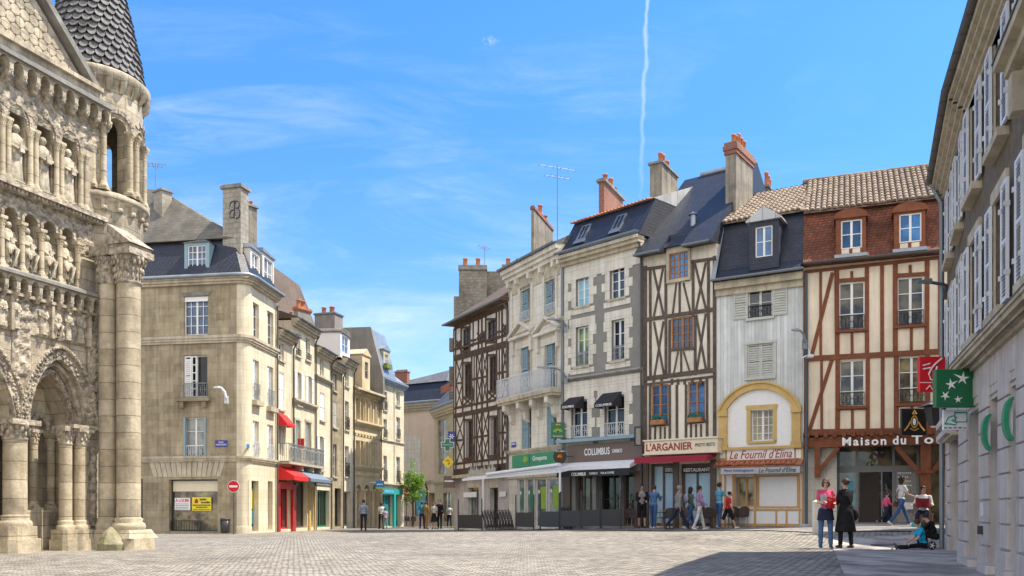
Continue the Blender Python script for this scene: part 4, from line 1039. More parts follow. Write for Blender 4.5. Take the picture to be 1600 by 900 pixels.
for cx, py in ((816, 527), (856, 521)):
    u_ = C1.u(cx)+.1; z_ = C1.z(py+2, cx); m = MB()
    m.box(u_-1.15, u_+1.15, -.28, 0, z_, z_+.14)
    for sg in (-1, 1): m.prism([(u_+sg*1.2, z_+.14), (u_, z_+.72), (u_, z_+.86), (u_+sg*1.2, z_+.28)], 'xz', -.3, .0)
    m.prism([(u_-1.0, z_+.14), (u_+1.0, z_+.14), (u_, z_+.7)], 'xz', -.1, 0)
    for sg in (-1, 1): m.box(u_+sg*.95-.1, u_+sg*.95+.1, -.16, 0, z_-.75, z_)
    m.box(u_-.75, u_+.75, -.06, 0, z_-.5, z_-.15)
    C1.add('pediment', m, 'stone_pale')
zb_ = C1.z(617, 838)
bl = C1.add('balcony', MB().box(-.05, C1.W-.05, -.75, .02, zb_-.2, zb_).box(-.0, C1.W-.1, -.66, .02, zb_-.32, zb_-.2), 'stone_trim')
C1.add('balcony_railing', railing(MB(), 0, C1.W-.12, zb_, zb_+1.02, -.7, .02, .1, True, .68), 'iron_white', bl)
for x in (803, 825, 846, 870):
    u_ = C1.u(x); m = MB(); m.prism([(0, zb_-1.3), (-.2, zb_-1.15), (-.26, zb_-.8), (-.62, zb_-.6), (-.62, zb_-.32), (0, zb_-.32)], 'yz', u_-.15, u_+.15)
    C1.add('balcony_console', m, 'stone_pale', bl)
C1.roof([(-.55, ze+.14), (-.55, ze+.2), (3.6, ze+2.4), (8, ze+.2)], 'slate_grey', -.05, C1.W+.05)
C1.gutter(0, 0, .62, .07, 'pipe_zinc', zz=ze+.2); C1.pipe(C1.W-.05, .5, ze-.1, 'pipe_zinc', .065)
for x in (806, 846): 
    u_ = C1.u(x)
C1.cham(830, 834, 869, 321, 400, 43.0, 18, 'chimney_render', [(845, 305, 8), (855, 313, 8)], capm='brick_red', cap=.05, capz=.18)
antenna(871, 258, 392, 42.5, 'tall aerial with a wide comb on a thin mast between two chimneys', 6, .4)
# shop fascia sign
o, Mx, w2, h = sign_on(C1, 'green_shop_sign', 'long green fascia sign with white lettering under the blue shutters', 800, 708, 872, 728, 'sign_groupgreen', .1, .07)
lettering('Groupama', -w2*.05, w2*.55, h*.3, h*.78, -.002, Mx, 'letter_white', o, .004)
mk = MB()
for k in range(6): a_ = R(30+24*k); mk.bar((-w2*.38, h*.32), (-w2*.38+.3*math.cos(a_), h*.32+.34*math.sin(a_)), .07, -.012, -.001)
mk.build('sign_mark', 'lime', o, Mx); MB().box(-w2*.22, -w2*.2, -.02, 0, 0, h).build('sign_divider', 'paint_green', o, Mx)
C1.add('shop_lintel', MB().box(-.02, C1.W, -.08, .02, C1.z(746, 838), C1.z(738, 838)), 'stone_trim')

# ---- C2 coffee shop house with quoins
C2 = House('quoined_house', 'grey rendered house with toothed stone quoins, slate mansard and brown coffee shop front', cp(882), cp(1005))
ze = C2.z(388, 943)
for r, gl in (((900, 425, 920.5, 478), 'glass_cyan'), ((953, 410, 976, 466), 'glass')): C2.win(*r, 2 if gl == 'glass' else 2, 4, gl=gl, sillm='stone_trim')
for r, gl in (((900, 510, 920, 572), 'glass_green'), ((956, 499, 976, 563), 'glass_dark')): C2.win(*r, 2, 3, gl=gl, rail='in', railm='iron_grey', railh=.36)
for r in ((893, 625, 918, 684), (945, 618, 976, 681)): C2.win(*r, 2, 3, gl='glass_dark', sill=False, rail='out', railm='iron_white', railh=.33)
zs_ = C2.z(737, 943)
C2.win(899, 738, 926, 822, 3, 1, fm='shop_brown', gl='glass_warm', sill=False, name='shop_front', depth=.3, fw=.1)
C2.win(931, 738, 968, 822, 2, 2, fm='shop_dark', gl='glass_dark', sill=False, name='shop_door', depth=.5, fw=.09)
C2.win(970, 738, 992, 822, 1, 2, fm='shop_brown', gl='glass_dark', sill=False, name='shop_front', depth=.3, fw=.1)
fo, a, b, c, d = C2.last
C2.walls('render_patch', ze, 8, .6, .3)
# toothed stone dressing round the windows
m = MB()
def quoin(px0, px1, pt, pb, both=True):
    """blocks alternating in width down a window jamb"""
    u0, u1 = C2.u(px0), C2.u(px1); pc = (px0+px1)/2; zt, zb = C2.z(pt, pc), C2.z(pb, pc); n = max(2, round((zt-zb)/.42)); hh = (zt-zb)/n
    for i in range(n):
        e = .2 if i % 2 else 0.0
        m.box(u0-.26-e, u0-.002, -.028, .03, zb+i*hh+.004, zb+(i+1)*hh-.004); m.box(u1+.002, u1+.26+e, -.028, .03, zb+i*hh+.004, zb+(i+1)*hh-.004)
    return u0, u1, zb, zt
for r in ((900, 425, 920.5, 478), (953, 410, 976, 466), (900, 510, 920, 572), (956, 499, 976, 563), (893, 625, 918, 684), (945, 618, 976, 681)):
    u0, u1, zb, zt = quoin(r[0], r[2], r[1], r[3])
    m.box(u0-.4, u1+.4, -.032, .03, zt+.003, zt+.4); m.box(u0-.34, u1+.34, -.034, .03, zb-.34, zb-.102)
for x in (882.6, 1002): 
    u_ = C2.u(x)
    k = 0; z = C2.z(684, x)
    while z < ze-.9:
        w_ = .42 if k % 2 else .24
        if x < 900: m.box(.0, w_, -.027, .03, z, z+.41)
        k += 1; z += .42
m.box(0, C2.W, -.03, .03, ze-1.1, ze-.4)
m.box(0, C2.W, -.04, .03, C2.z(598, 943), C2.z(588, 943)+.15)
m.box(0, C2.W, -.031, .03, C2.z(618, 943)+.25, C2.z(598, 943)-.003)
C2.add('stone_quoins', m, 'stone_pale')
C2.add('cornice', MB().box(-.02, C2.W+.02, -.2, .02, ze-.4, ze-.25).box(-.03, C2.W+.03, -.38, .02, ze-.25, ze-.1).box(-.05, C2.W+.05, -.5, .02, ze-.1, ze+.04), 'stone_trim')
C2.band('string_course', 590, 943, .16, .2, 'stone_grey')
ept = ze+.05; tm = C2.z(334, 957, -.9)
C2.roof([(-.42, ept), (-.3, ept+.15), (.75, tm), (7.2, tm), (8, ept)], 'slate_navy', -.05, C2.W+.1, name='mansard_roof')
pk = tm+1.35
C2.add('upper_roof', MB().add([(-.1, .62, tm+.02), (C2.W+.1, .62, tm+.02), (C2.W+.1, 7.4, tm+.02), (-.1, 7.4, tm+.02), (1.2, 3.8, pk), (C2.W+.1, 3.8, pk)], [(0, 1, 5, 4), (1, 2, 5), (2, 3, 4, 5), (3, 0, 4), (3, 2, 1, 0)]), 'zinc_light')
m = MB(); x = 0
while x < C2.W: m.tube([(x, .45, tm-.02), (x, .85, tm+.12)], .05, 6); x += .2
C2.add('roof_edge_tiles', m, 'clay_pot')
C2.gutter(0, 0, .55, .085, 'pipe_zinc', zz=ept+.12)
for r in ((908, 350, 922, 378), (963, 334, 978, 362)):
    a, b, c, d = C2.f.rect(*r, -.35)
    yb = lambda z: -.3+(z-(ept+.15))/(tm-(ept+.15))*1.05
    mm = MB()
    def slab(mb, a, b, c, d, off):
        mb.add([(a, yb(c)-off, c), (b, yb(c)-off, c), (b, yb(d)-off, d), (a, yb(d)-off, d), (a, yb(c)+.02, c), (b, yb(c)+.02, c), (b, yb(d)+.02, d), (a, yb(d)+.02, d)],
               [(0, 1, 2, 3), (0, 4, 5, 1), (1, 5, 6, 2), (2, 6, 7, 3), (3, 7, 4, 0)])
    f_ = .07; slab(mm, a, a+f_, c, d, .09); slab(mm, b-f_, b, c, d, .09); slab(mm, a+f_, b-f_, c, c+f_, .088); slab(mm, a+f_, b-f_, d-f_, d, .088); mid = (a+b)/2; slab(mm, mid-.02, mid+.02, c+f_, d-f_, .086); slab(mm, a-.04, b+.04, c-.16, c-.001, .1)
    sk = C2.add('skylight', mm, 'pipe_zinc'); m2 = MB(); slab(m2, a+f_, b-f_, c+f_, d-f_, .06); C2.add('pane', m2, 'glass_dark', sk)
C2.cham(936, 944, 984, 278, 345, 40.5, 25, 'brick_red', [(945, 265, 9), (959, 262, 9), (970, 269, 7)], cap=.1, capm='stone_grey', capz=.16)
# small window awnings
for x0, x1, yt, yb_ in ((890, 917, 620, 630), (942, 976, 613, 627)):
    aw = awning(C2, x0, x1-4, yt, yb_, .6, 'awning_black', .2, name='window_awning')
    lettering('COLUMBUS', C2.u(x0)+.1, C2.u(x1-4)-.1, C2.f.uv((x0+x1)/2, yb_, .6)[1]-.16, C2.f.uv((x0+x1)/2, yb_, .6)[1]-.05, -.608, C2.M, 'letter_white', aw)
C2.add('shop_ledge', MB().box(-.1, C2.W-.1, -.5, .02, C2.z(689, 943), C2.z(684, 943)), 'shutter_blue')
for a_, b_ in ((-.02, C2.u(893)), (C2.u(993), C2.W)): C2.add('shop_pier', MB().box(a_, b_, -.1, .02, -.3, C2.z(738, 943)), 'shop_brown')
o, Mx, w2, h = sign_on(C2, 'coffee_shop_sign', 'brown fascia sign with large white COLUMBUS lettering above the white awning', 887, 692, 1003, 720, 'fascia_brown', .2, .18)
lettering('COLUMBUS', -w2*.52, w2*.17, h*.35, h*.75, -.002, Mx, 'letter_white', o, .012, 1.05); lettering('CAFE&CO', w2*.24, w2*.5, h*.42, h*.62, -.002, Mx, 'letter_white', o, .012)
a, b = C2.u(885), C2.u(1000); zt, zb2 = C2.z(721, 943), C2.f.uv(943, 727, .7)[1]
aw = C2.add('awning', MB().add([(a, -.2, zt), (b, -.2, zt), (b, -.7, zb2), (a, -.7, zb2), (a, -.2, zt-.2), (b, -.2, zt-.2), (b, -.7, zb2-.16), (a, -.7, zb2-.16)], [(0, 3, 2, 1), (4, 5, 6, 7), (0, 1, 5, 4), (3, 7, 6, 2), (0, 4, 7, 3), (1, 2, 6, 5)]), 'awning_white')
C2.add('awning_valance', MB().box(a+.03, b-.03, -.69, -.67, zb2-.46, zb2-.161), 'awning_black', aw)
lettering('COLUMBUS', a+(b-a)*.22, a+(b-a)*.42, zb2-.42, zb2-.27, -.692, C2.M, 'letter_white', aw, .01); lettering('CAFE&CO', a+(b-a)*.47, a+(b-a)*.58, zb2-.38, zb2-.29, -.692, C2.M, 'letter_white', aw); lettering('TEA & COFFEE', a+(b-a)*.62, a+(b-a)*.8, zb2-.38, zb2-.29, -.692, C2.M, 'letter_white', aw)
C2.pipe(C2.W-.04, .5, ze-.2, 'pipe_dark', .05)

# ---- C3 cream half timbered house
C3 = House('half_timbered_house', 'tall cream half-timbered house with steep navy slate roof above the restaurant', cp(1005), cp(1120))
ze = C3.z(404, 1060)
C3.win(1049, 495, 1083.5, 546, 4, 4, fm='wood_orange', sill=False, depth=.1, gl='glass_sky_reflect'); C3.win(1018, 601, 1044, 663, 2, 4, fm='wood_orange', depth=.12, sill=False, gl='glass_sky_reflect'); C3.win(1075, 596, 1102, 659, 2, 4, fm='wood_orange', depth=.12, sill=False, gl='glass_sky_reflect')
C3.win(1014, 724, 1052, 822, 2, 1, fm='shop_brown', gl='pane_sky', sill=False, name='shop_front', depth=.3, fw=.12)
C3.win(1062, 724, 1110, 822, 2, 1, fm='shop_brown', gl='pane_sky', sill=False, name='shop_front', depth=.3, fw=.12)
C3.walls('plaster_old', ze+.4, 8, .3, .3)
tb = []
tb += [(1007, 416, 1009, 690, .22), (1116, 400, 1117.5, 690, .18), (1008, 500, 1118, 483, .2), (1008, 592, 1118, 578, .24), (1008, 601, 1118, 588, .12), (1006, 421, 1043, 416, .16), (1076, 410, 1118, 404, .16)]
for x, t, b in ((1016, 422, 592), (1040, 420, 592), (1046, 500, 590), (1086, 494, 586), (1083, 412, 494), (1107, 405, 485), (1107, 487, 580), (1026, 0, 0)):
    if t: tb.append((x, t, x+1, b, .15))
tb += [(1021, 420, 1038, 497, .12), (1036, 420, 1021, 499, .12), (1022, 503, 1039, 592, .12), (1037, 502, 1022, 592, .12),
       (1086, 412, 1104, 486, .12), (1103, 410, 1087, 488, .12), (1088, 492, 1104, 582, .12), (1103, 490, 1088, 585, .12),
       (1062, 442, 1063, 494, .12), (1057, 443, 1051, 494, .1), (1068, 442, 1080, 492, .1), (1064, 549, 1065, 588, .11), (1060, 549, 1052, 588, .09), (1068, 549, 1080, 587, .09),
       (1046, 547, 1086, 544, .16), (1044, 439, 1078, 436, .16), (1048, 493, 1085, 490, .1)]
for x in (1022, 1034, 1050, 1060, 1070, 1082, 1095, 1105): tb.append((x, 592, x, 601, .14))
for x in (1016, 1047, 1058, 1072, 1105): tb.append((x, 601, x, 690, .14))
for x in (1024, 1032, 1039): tb.append((x, 667, x, 690, .1))
for x in (1080, 1088, 1096): tb.append((x, 663, x, 690, .1))
tb += [(1016, 665, 1046, 663, .16), (1073, 661, 1104, 658, .16)]
tb = [(a, b, c, d, w_*.78) for a, b, c, d, w_ in tb]
tframe(C3, tb, 'timber_grey')
for x0, x1, py in ((1019, 1043, 664), (1076, 1101, 660)):
    a, b = C3.u(x0), C3.u(x1); z = C3.z(py, (x0+x1)/2)
    fb_ = C3.add('flower_box', MB().box(a+.05, b-.05, -.28, -.06, z, z+.2), 'wood_orange')
    m = MB(); rnd = random.Random(x0)
    for i in range(160):
        c = Vector((rnd.uniform(a+.05, b-.05), rnd.uniform(-.3, -.04), z+.18+abs(rnd.gauss(0, .11)))); d = Vector((rnd.uniform(-1, 1), rnd.uniform(-1, 1), rnd.uniform(-.3, 1))).normalized()*.07; e = d.orthogonal().normalized()*.03
        m.quad(c-e, c+d*.5-e*.3, c+d, c+e)
    LEAF_LATER = (m, fb_)
    C3.add('flowers', m, 'paint_green', fb_)
pl = C3.z(690, 1060)
ed = ze+.35
rz = C3.z(268, 1110, -4.2)
ud0, ud1 = C3.u(1043), C3.u(1076)
C3.roof([(-.62, ed-.1), (-.62, ed-.02), (.15, ed+.75), (4.2, rz-.1), (8, ed+1)], 'slate_navy', -.12, ud0)
C3.roof([(-.62, ed-.1), (-.62, ed-.02), (.15, ed+.75), (4.2, rz-.1), (8, ed+1)], 'slate_navy', ud1, C3.W+.02)
C3.roof([(.16, ed), (.16, ed+.75), (4.2, rz-.1), (8, ed+1)], 'slate_navy', ud0, ud1)
C3.add('ridge_cap', MB().tube([(.7, 4.2, rz-.06), (C3.W, 4.2, rz-.06)], .12, 8), 'zinc')
C3.gutter(0, 0, .68, .07, 'pipe_zinc', zz=ed-.05, u1=C3.u(1043)); C3.gutter(0, 0, .68, .07, 'pipe_zinc', zz=ed-.05, u0=C3.u(1077), u1=C3.W)
C3.dormer(1041, 385, 1078, 440, .12, 2.2, (1045, 394, 1075, 435), cheek='slate_navy', roofm='slate_navy', top='hip', rise=.75, fm='wood_orange', rows=4, cols=4, frontm='stone_trim', gl='glass_sky_reflect', over=.16)
a, b, c, d = C3.f.rect(1080, 336, 1098, 352, -1.8)
sk = C3.add('skylight', MB().add([(a, 1.2, c), (b, 1.2, c), (b, 2.0, d+.25), (a, 2.0, d+.25), (a, 1.5, c-.1), (b, 1.5, c-.1), (b, 2.3, d), (a, 2.3, d)], [(0, 1, 2, 3), (0, 4, 5, 1), (1, 5, 6, 2), (2, 6, 7, 3), (3, 7, 4, 0)]), 'iron_white')
C3.add('pane', MB().quad((a+.06, 1.23, c+.07), (b-.06, 1.23, c+.07), (b-.06, 1.95, d+.2), (a+.06, 1.95, d+.2)), 'glass_warm', sk)
C3.add('vent_pipe', MB().tube([(C3.u(1073, 0), .6, ze+.9), (C3.u(1073, 0), .6, ze+1.9)], [.13, .11], 8).lathe([(.2, 0), (.02, .15)], (C3.u(1073, 0), .6, ze+1.9), 8), 'zinc')
C3.cham(1017, 1034, 1070, 250, 440, 38.8, 30, 'chimney_render', [(1032, 229, 8), (1040, 228, 8), (1055, 231, 8)], capm='stone_grey')
o, Mx, w2, h = sign_on(C3, 'restaurant_sign', 'long cream fascia sign reading L ARGANIER in dark red capitals', 1007, 687, 1121, 707, 'fascia_cream', .55, .5)
lettering("L'ARGANIER", -w2*.95, w2*.34, h*.2, h*.82, -.002, Mx, 'letter_red', o, .022); lettering('PHOTO RESTO', w2*.42, w2*.94, h*.4, h*.66, -.002, Mx, 'letter_black', o, .006)
MB().box(-w2-.05, w2+.05, -.06, .5, h, h+.06).box(-w2-.05, w2+.05, -.06, .5, -.06, 0).build('sign_moulding', 'fascia_cream', o, Mx)
a, b = C3.u(1009), C3.u(1121); zt = C3.f.uv(1064, 710, .55)[1]; zb2 = C3.f.uv(1064, 718, 1.0)[1]
C3.add('awning', MB().add([(a, -.1, zt), (b, -.1, zt), (b, -1.0, zb2+.15), (a, -1.0, zb2+.15), (a, -.1, zt-.1), (b, -.1, zt-.1), (b, -1.0, zb2-.1), (a, -1.0, zb2-.1)], [(0, 3, 2, 1), (4, 5, 6, 7), (0, 1, 5, 4), (3, 7, 6, 2), (0, 4, 7, 3), (1, 2, 6, 5)]), 'awning_wine')
for x0, x1 in ((1006, 1014), (1052.5, 1061.5), (1110.5, 1119.5)): C3.add('shop_pilaster', MB().box(C3.u(x0), C3.u(x1), -.08, .02, -.3, C3.z(720, 1060)), 'shop_brown')
for x0, x1, tx in ((1035, 1052, 'COUSCOUS'), (1064, 1109, 'RESTAURANT')):
    a, b, c, d = C3.f.rect(x0, 729, x1, 739, .0); pn = C3.add('name_panel', MB().box(a, b, .16, .2, c, d), 'sign_black')
    lettering(tx, a+.05, b-.05, c+.06, d-.05, .158, C3.M, 'letter_white', pn, .02)
# ---- C4 bakery house
C4 = House('bakery_house', 'pale blue clad house with a yellow arched front over the closed bakery', cp(1120), cp(1255))
ze = C4.z(434, 1187)
C4.win(1169, 449, 1207, 496, 2, 2, fm='white_old', gl='glass', rail='in', railh=.42, sur='shutter_grey', surw=.12, sillm='shutter_grey', depth=.12); C4.shutters('LR', 'shutter_grey', .56)
C4.win(1168, 537, 1209, 589, 2, 2, fm='white_old', gl='glass_dark', sur='shutter_grey', surw=.1, depth=.1, sillm='shutter_grey'); C4.shutters(m='shutter_grey', closed=True, step=.09)
C4.win(1173, 639, 1208, 689, 4, 4, fm='white_paint', gl='glass_warm', sur='ochre_paint', surw=.16, depth=.25, sillm='ochre_paint')
C4.win(1150, 745, 1178, 792, 2, 1, fm='orange_paint', gl='glass_warm', name='shop_front', depth=.3, sill=False, fw=.07)
C4.win(1182.5, 742, 1248, 794, 1, 1, fm='orange_paint', gl='white_paint', name='roller_shutter', depth=.1, sill=False, fw=.07)
fo, a, b, c, d = C4.last; m = MB(); z = c+.1
while z < d-.1: m.box(a+.08, b-.08, .07, .085, z, z+.06); z += .085
C4.add('shutter_slats', m, 'white_paint', fo)
C4.walls('cladding_blue', ze, 8, .3, .2)
C4.add('cornice', MB().box(-.02, C4.W+.02, -.1, .02, ze-.55, ze-.3).box(-.02, C4.W+.02, -.26, .02, ze-.3, ze-.02), 'stone_trim')
# arched ochre front
zsp = C4.z(640, 1188); ztp = C4.z(598, 1188); zb_ = C4.z(698, 1188); uL, uR = C4.u(1124), C4.u(1252); uc = (uL+uR)/2; hw = (uR-uL)/2
def arcpts(hw_, rise, n=18):
    r = (hw_**2+rise**2)/(2*rise); a_ = math.asin(min(1, hw_/r)); return [(uc+r*math.sin(-a_+2*a_*i/n), zsp+rise-r+r*math.cos(-a_+2*a_*i/n)) for i in range(n+1)]
rise = ztp-zsp; A1 = arcpts(hw, rise); A2 = arcpts(hw-.3, rise-.26)
wr = C4.f.rect(1173, 639, 1208, 689)
# white arched field, made of two sides and a head so the window stays open
m = MB(); q = .16
m.holes(uc-hw+.3, uc+hw-.3, zb_, zsp, [(wr[0]-q, wr[1]+q, wr[2]-.12, min(zsp-.01, wr[3]+q), .03)], y=-.03, reveal=.0)
m.prism([p for p in A2], 'xz', -.03, -.001)
C4.add('arch_field', m, 'white_paint')
m = MB()
for i in range(len(A1)-1):
    m.add([(A1[i][0], -.16, A1[i][1]), (A1[i+1][0], -.16, A1[i+1][1]), (A2[i+1][0], -.16, A2[i+1][1]), (A2[i][0], -.16, A2[i][1]),
           (A1[i][0], .02, A1[i][1]), (A1[i+1][0], .02, A1[i+1][1]), (A2[i+1][0], .02, A2[i+1][1]), (A2[i][0], .02, A2[i][1])], [(3, 2, 1, 0), (0, 1, 5, 4), (2, 3, 7, 6)])
    m.bar(A1[i], A1[i+1], .07, -.22, -.1)
for sg in (-1, 1):
    x = uc+sg*(hw-.17); m.box(x-.17, x+.17, -.14, .02, zb_, zsp-.1); m.box(x-.2, x+.2, -.2, .02, zsp-.2, zsp+.02); m.box(x-.2, x+.2, -.19, .02, zb_-.02, zb_+.14)
m.box(uL-.05, uR+.05, -.2, .02, zb_-.1, zb_+.0)
C4.add('ochre_arch', m, 'ochre_paint')
m = MB(); m.box(uL-.02, uR+.02, -.06, .02, C4.z(822, 1188)-.3, C4.z(822, 1188)+.05)
C4.add('fascia_panel', MB().box(uL-.04, uR+.08, -.04, .02, C4.z(725, 1188), zb_-.1), 'ochre_paint')
o, Mx, w2, h = sign_on(C4, 'bakery_sign', 'white bakery sign with dark red script beneath the yellow arch', 1136, 701, 1241, 718, 'fascia_white', .1, .05)
lettering("Le Fournil d'Elina", -w2*.92, w2*.94, h*.12, h*.92, -.002, Mx, 'letter_red', o, .004, shear=.35)
for x0, x1 in ((1125, 1133), (1244, 1252)):
    a, b, c, d = C4.f.rect(x0, 702, x1, 716, .05); C4.add('side_panel', MB().box(a, b, -.07, -.03, c, d), 'fascia_white')
# little tiled canopy
def canal_tiles(h, u0, u1, y0, z0, y1, z1, pitch=.21, rowl=.38, amp=.055, mat='tile_canal', name='tile_roof', thick=.06, seed=3):
    """barrel tile roof as real corrugated courses from the eave (y0,z0) up to (y1,z1)"""
    rnd = random.Random(seed); L = math.hypot(y1-y0, z1-z0); dy, dz = (y1-y0)/L, (z1-z0)/L; ny, nz = -dz, dy; m = MB(); n = int((u1-u0)/pitch); r = int(L/rowl)+1
    for i in range(n):
        uc_ = u0+pitch*(i+.5); du = rnd.uniform(-.012, .012)
        for j in range(r):
            s0 = j*rowl+rnd.uniform(-.03, .03)-.03; s1 = min(L, (j+1)*rowl+.03); l0, l1 = .03+rnd.uniform(0, .014), .0
            pts = []
            for s_, lf, rr in ((s0, l0, pitch*.47), (s1, l1, pitch*.40)):
                for k in range(6):
                    a_ = math.pi*k/5; uu = uc_+du+rr*math.cos(a_); hh = amp*1.6*math.sin(a_)+lf
                    pts.append((uu, y0+dy*s_+ny*hh, z0+dz*s_+nz*hh))
            m.add(pts, [(k, k+1, k+7, k+6) for k in range(5)], True)
            m.add([pts[k] for k in range(6)], [(5, 4, 3, 2, 1, 0)])
    m.add([(u0, y0, z0), (u1, y0, z0), (u1, y1, z1), (u0, y1, z1), (u0, y0-ny*thick, z0-nz*thick), (u1, y0-ny*thick, z0-nz*thick), (u1, y1-ny*thick, z1-nz*thick), (u0, y1-ny*thick, z1-nz*thick)],
          [(0, 1, 2, 3), (7, 6, 5, 4), (0, 4, 5, 1), (2, 6, 7, 3), (0, 3, 7, 4), (1, 5, 6, 2)])
    return h.add(name, m, mat)
cz = C4.z(722, 1188); canal_tiles(C4, uL-.08, uR+.1, -.55, C4.f.uv(1188, 727, .55)[1], 0, cz+.08, .2, .3, .04, 'clay_pot', 'tiled_canopy')
a, b = C4.u(1128), C4.u(1250); zt = C4.f.uv(1188, 729, .5)[1]; zb2 = C4.f.uv(1188, 740, .55)[1]
o, Mx, w2, h = sign_on(C4, 'bakery_awning_sign', 'grey fabric band with dark script under the small tiled canopy', 1126, 730, 1250, 740, 'fascia_grey', .56, .05)
lettering('Pain biologique', -w2*.9, -w2*.15, h*.25, h*.8, -.002, Mx, 'sign_blue', o, .006); lettering("Le Fournil d'Elina", -w2*.02, w2*.9, h*.15, h*.9, -.002, Mx, 'letter_black', o, .004, shear=.35)
m = MB(); zf = C4.z(741, 1188)
for x0, x1 in ((1124, 1128), (1132, 1135), (1145, 1149), (1178.5, 1182), (1248.5, 1251), (1253, 1255)): m.box(C4.u(x0), C4.u(x1), -.07, .02, -.3, zf)
for pa, pb in ((741, 738), (798, 795), (822, 818)): m.box(uL, uR+.08, -.065, .02, C4.z(pa, 1188), C4.z(pb, 1188))
for x in (1212, 1228): m.box(C4.u(x), C4.u(x)+.07, -.062, .02, C4.z(820, 1188), C4.z(797, 1188))
C4.add('orange_joinery', m, 'orange_paint')
C4.add('white_panels', MB().box(C4.u(1128), C4.u(1132), -.04, .02, -.3, zf).box(C4.u(1135), C4.u(1145), -.045, .02, -.3, zf).box(C4.u(1149), C4.u(1249), -.04, .02, C4.z(818, 1188), C4.z(798, 1188)).box(C4.u(1251), C4.u(1253), -.04, .02, -.3, zf), 'white_paint')
ed = ze; tm = C4.z(341, 1195, -.9)
C4.roof([(-.4, ed), (-.4, ed+.08), (-.05, ed+.5), (.75, tm), (7, tm), (8, ed)], 'slate_navy', -.1, C4.W, name='mansard_roof')
C4.gutter(0, 0, .48, .07, 'pipe_zinc', zz=ed+.05, u0=-.12)
C4.add('zinc_flashing', MB().add([(-.14, -.42, ed+.05), (.06, -.42, ed+.05), (.12, .72, tm), (-.05, .72, tm), (-.14, -.2, ed+.05), (-.05, .9, tm)], [(0, 1, 2, 3), (0, 3, 5, 4)]), 'zinc')
canal_tiles(C4, -.15, C4.W-.02, .5, tm-.04, 4.2, tm+2.2, seed=5)
C4.dormer(1171, 345, 1217, 420, .3, 1.8, (1180, 353, 1207, 401), cheek='slate_navy', roofm='zinc_light', top='gable', rise=.55, rows=2, gl='glass_sky_reflect', over=.12)
C4.cham(1136, 1150, 1193, 220, 345, 36.6, 35, 'chimney_render', [(1145, 203, 7), (1154, 201, 7), (1162, 194, 7), (1171, 197, 7), (1180, 198, 8)], capm='brick_red', brickcap=.5)
C4.cham(1192, 1200, 1230, 288, 330, 41, 25, 'rubble', [(1199, 263, 7), (1206, 264, 8), (1213, 266, 8)], capm='stone_grey')
# ---- C5 tourist office
C5 = House('timbered_corner_house', 'cream house with reddish timber framing, red tiled mansard and two arched dormers', cp(1255), cp(1475))
zg = C5.z(673, 1365); ze = C5.z(412, 1365)
W5 = [(1311, 441, 1351, 515), (1402, 433, 1443, 508), (1312, 563, 1351, 635), (1404, 557, 1445, 630)]
for i, w_ in enumerate(W5): C5.win(*w_, 2, 3, gl='glass_warm', rail='out' , railh=.3, depth=.12, sillm='timber_red', fw=.045)
hsU = C5.hs; 
m = MB().holes(0, C5.W+3, zg, ze+.3, hsU); D = 8; m.box(C5.W+.05, C5.W+3, .1, 8, -.6, zg)
m.quad((0, 0, zg), (0, 0, ze+.3), (.2, D, ze+.3), (.2, D, zg)); m.quad((C5.W, 0, zg), (C5.W, D, zg), (C5.W, D, ze+.3), (C5.W, 0, ze+.3)); m.quad((.2, D, zg), (.2, D, ze), (C5.W, D, ze), (C5.W, D, zg))
m.quad((0, .02, zg), (C5.W, .02, zg), (C5.W, 2.2, zg), (0, 2.2, zg))
C5.add('wall', m, 'render_cream')
tb = []
for x, wd in ((1258, .16), (1282, .1), (1307, .17), (1354, .15), (1377, .13), (1398.5, .17), (1447.5, .16), (1468, .13)):
    tb.append((x, 424-(x-1258)*.105, x+1.5, 556-(x-1258)*.055, wd)); tb.append((x+1.5, 558-(x-1258)*.055, x+2.5, 674, wd))
tb += [(1256, 561, 1475, 549, .2), (1256, 676, 1475, 673, .24), (1301, 426, 1268, 557, .14), (1300, 562, 1265, 672, .14), (1258, 425, 1474, 402, .12),
       (1308, 439, 1354, 436, .14), (1399, 431, 1447, 428, .14), (1308, 518, 1354, 516, .14), (1399, 511, 1447, 508, .14), (1308, 638, 1354, 637, .16), (1399, 633, 1447, 631, .16),
       (1331, 520, 1331, 557, .1), (1423, 513, 1424, 551, .1), (1332, 640, 1332, 674, .1), (1331, 424, 1331, 437, .1), (1422, 414, 1422, 428, .1), (1425, 634, 1425, 673, .1)]
tframe(C5, tb, 'timber_red')
# jetty beams and porch
m = MB(); n = 15
for i in range(n): x = C5.W*(i+.5)/n; m.box(x-.07, x+.07, -.14, 2.2, zg-.2, zg-.005)
m.box(0, C5.W, -.02, .3, zg-.58, zg-.2)
C5.add('jetty_beams', m, 'timber_red')
zb_ = zg-.58
u_c = C5.u(1446)
m = MB(); m.prism([(u_c-.17, -.11), (u_c+.17, -.11), (u_c+.17, .23), (u_c-.17, .23)], 'xy', -.2, zb_)
m.box(u_c-.24, u_c+.24, -.16, .28, C5.z(740, 1446), C5.z(736, 1446))
for sg in (-1, 1): m.bar((u_c+sg*.1, zb_-1.15), (u_c+sg*1.0, zb_-.02), .17, -.03, .16)
m.add([(u_c-.08, .2, zb_-1.2), (u_c+.08, .2, zb_-1.2), (u_c+.08, 1.3, zb_), (u_c-.08, 1.3, zb_), (u_c-.08, .2, zb_-.98), (u_c+.08, .2, zb_-.98), (u_c+.08, 1.1, zb_), (u_c-.08, 1.1, zb_)], [(0, 3, 2, 1), (4, 5, 6, 7), (0, 4, 7, 3), (1, 2, 6, 5)])
C5.add('porch_post', m, 'timber_red')
u_l = C5.u(1277)
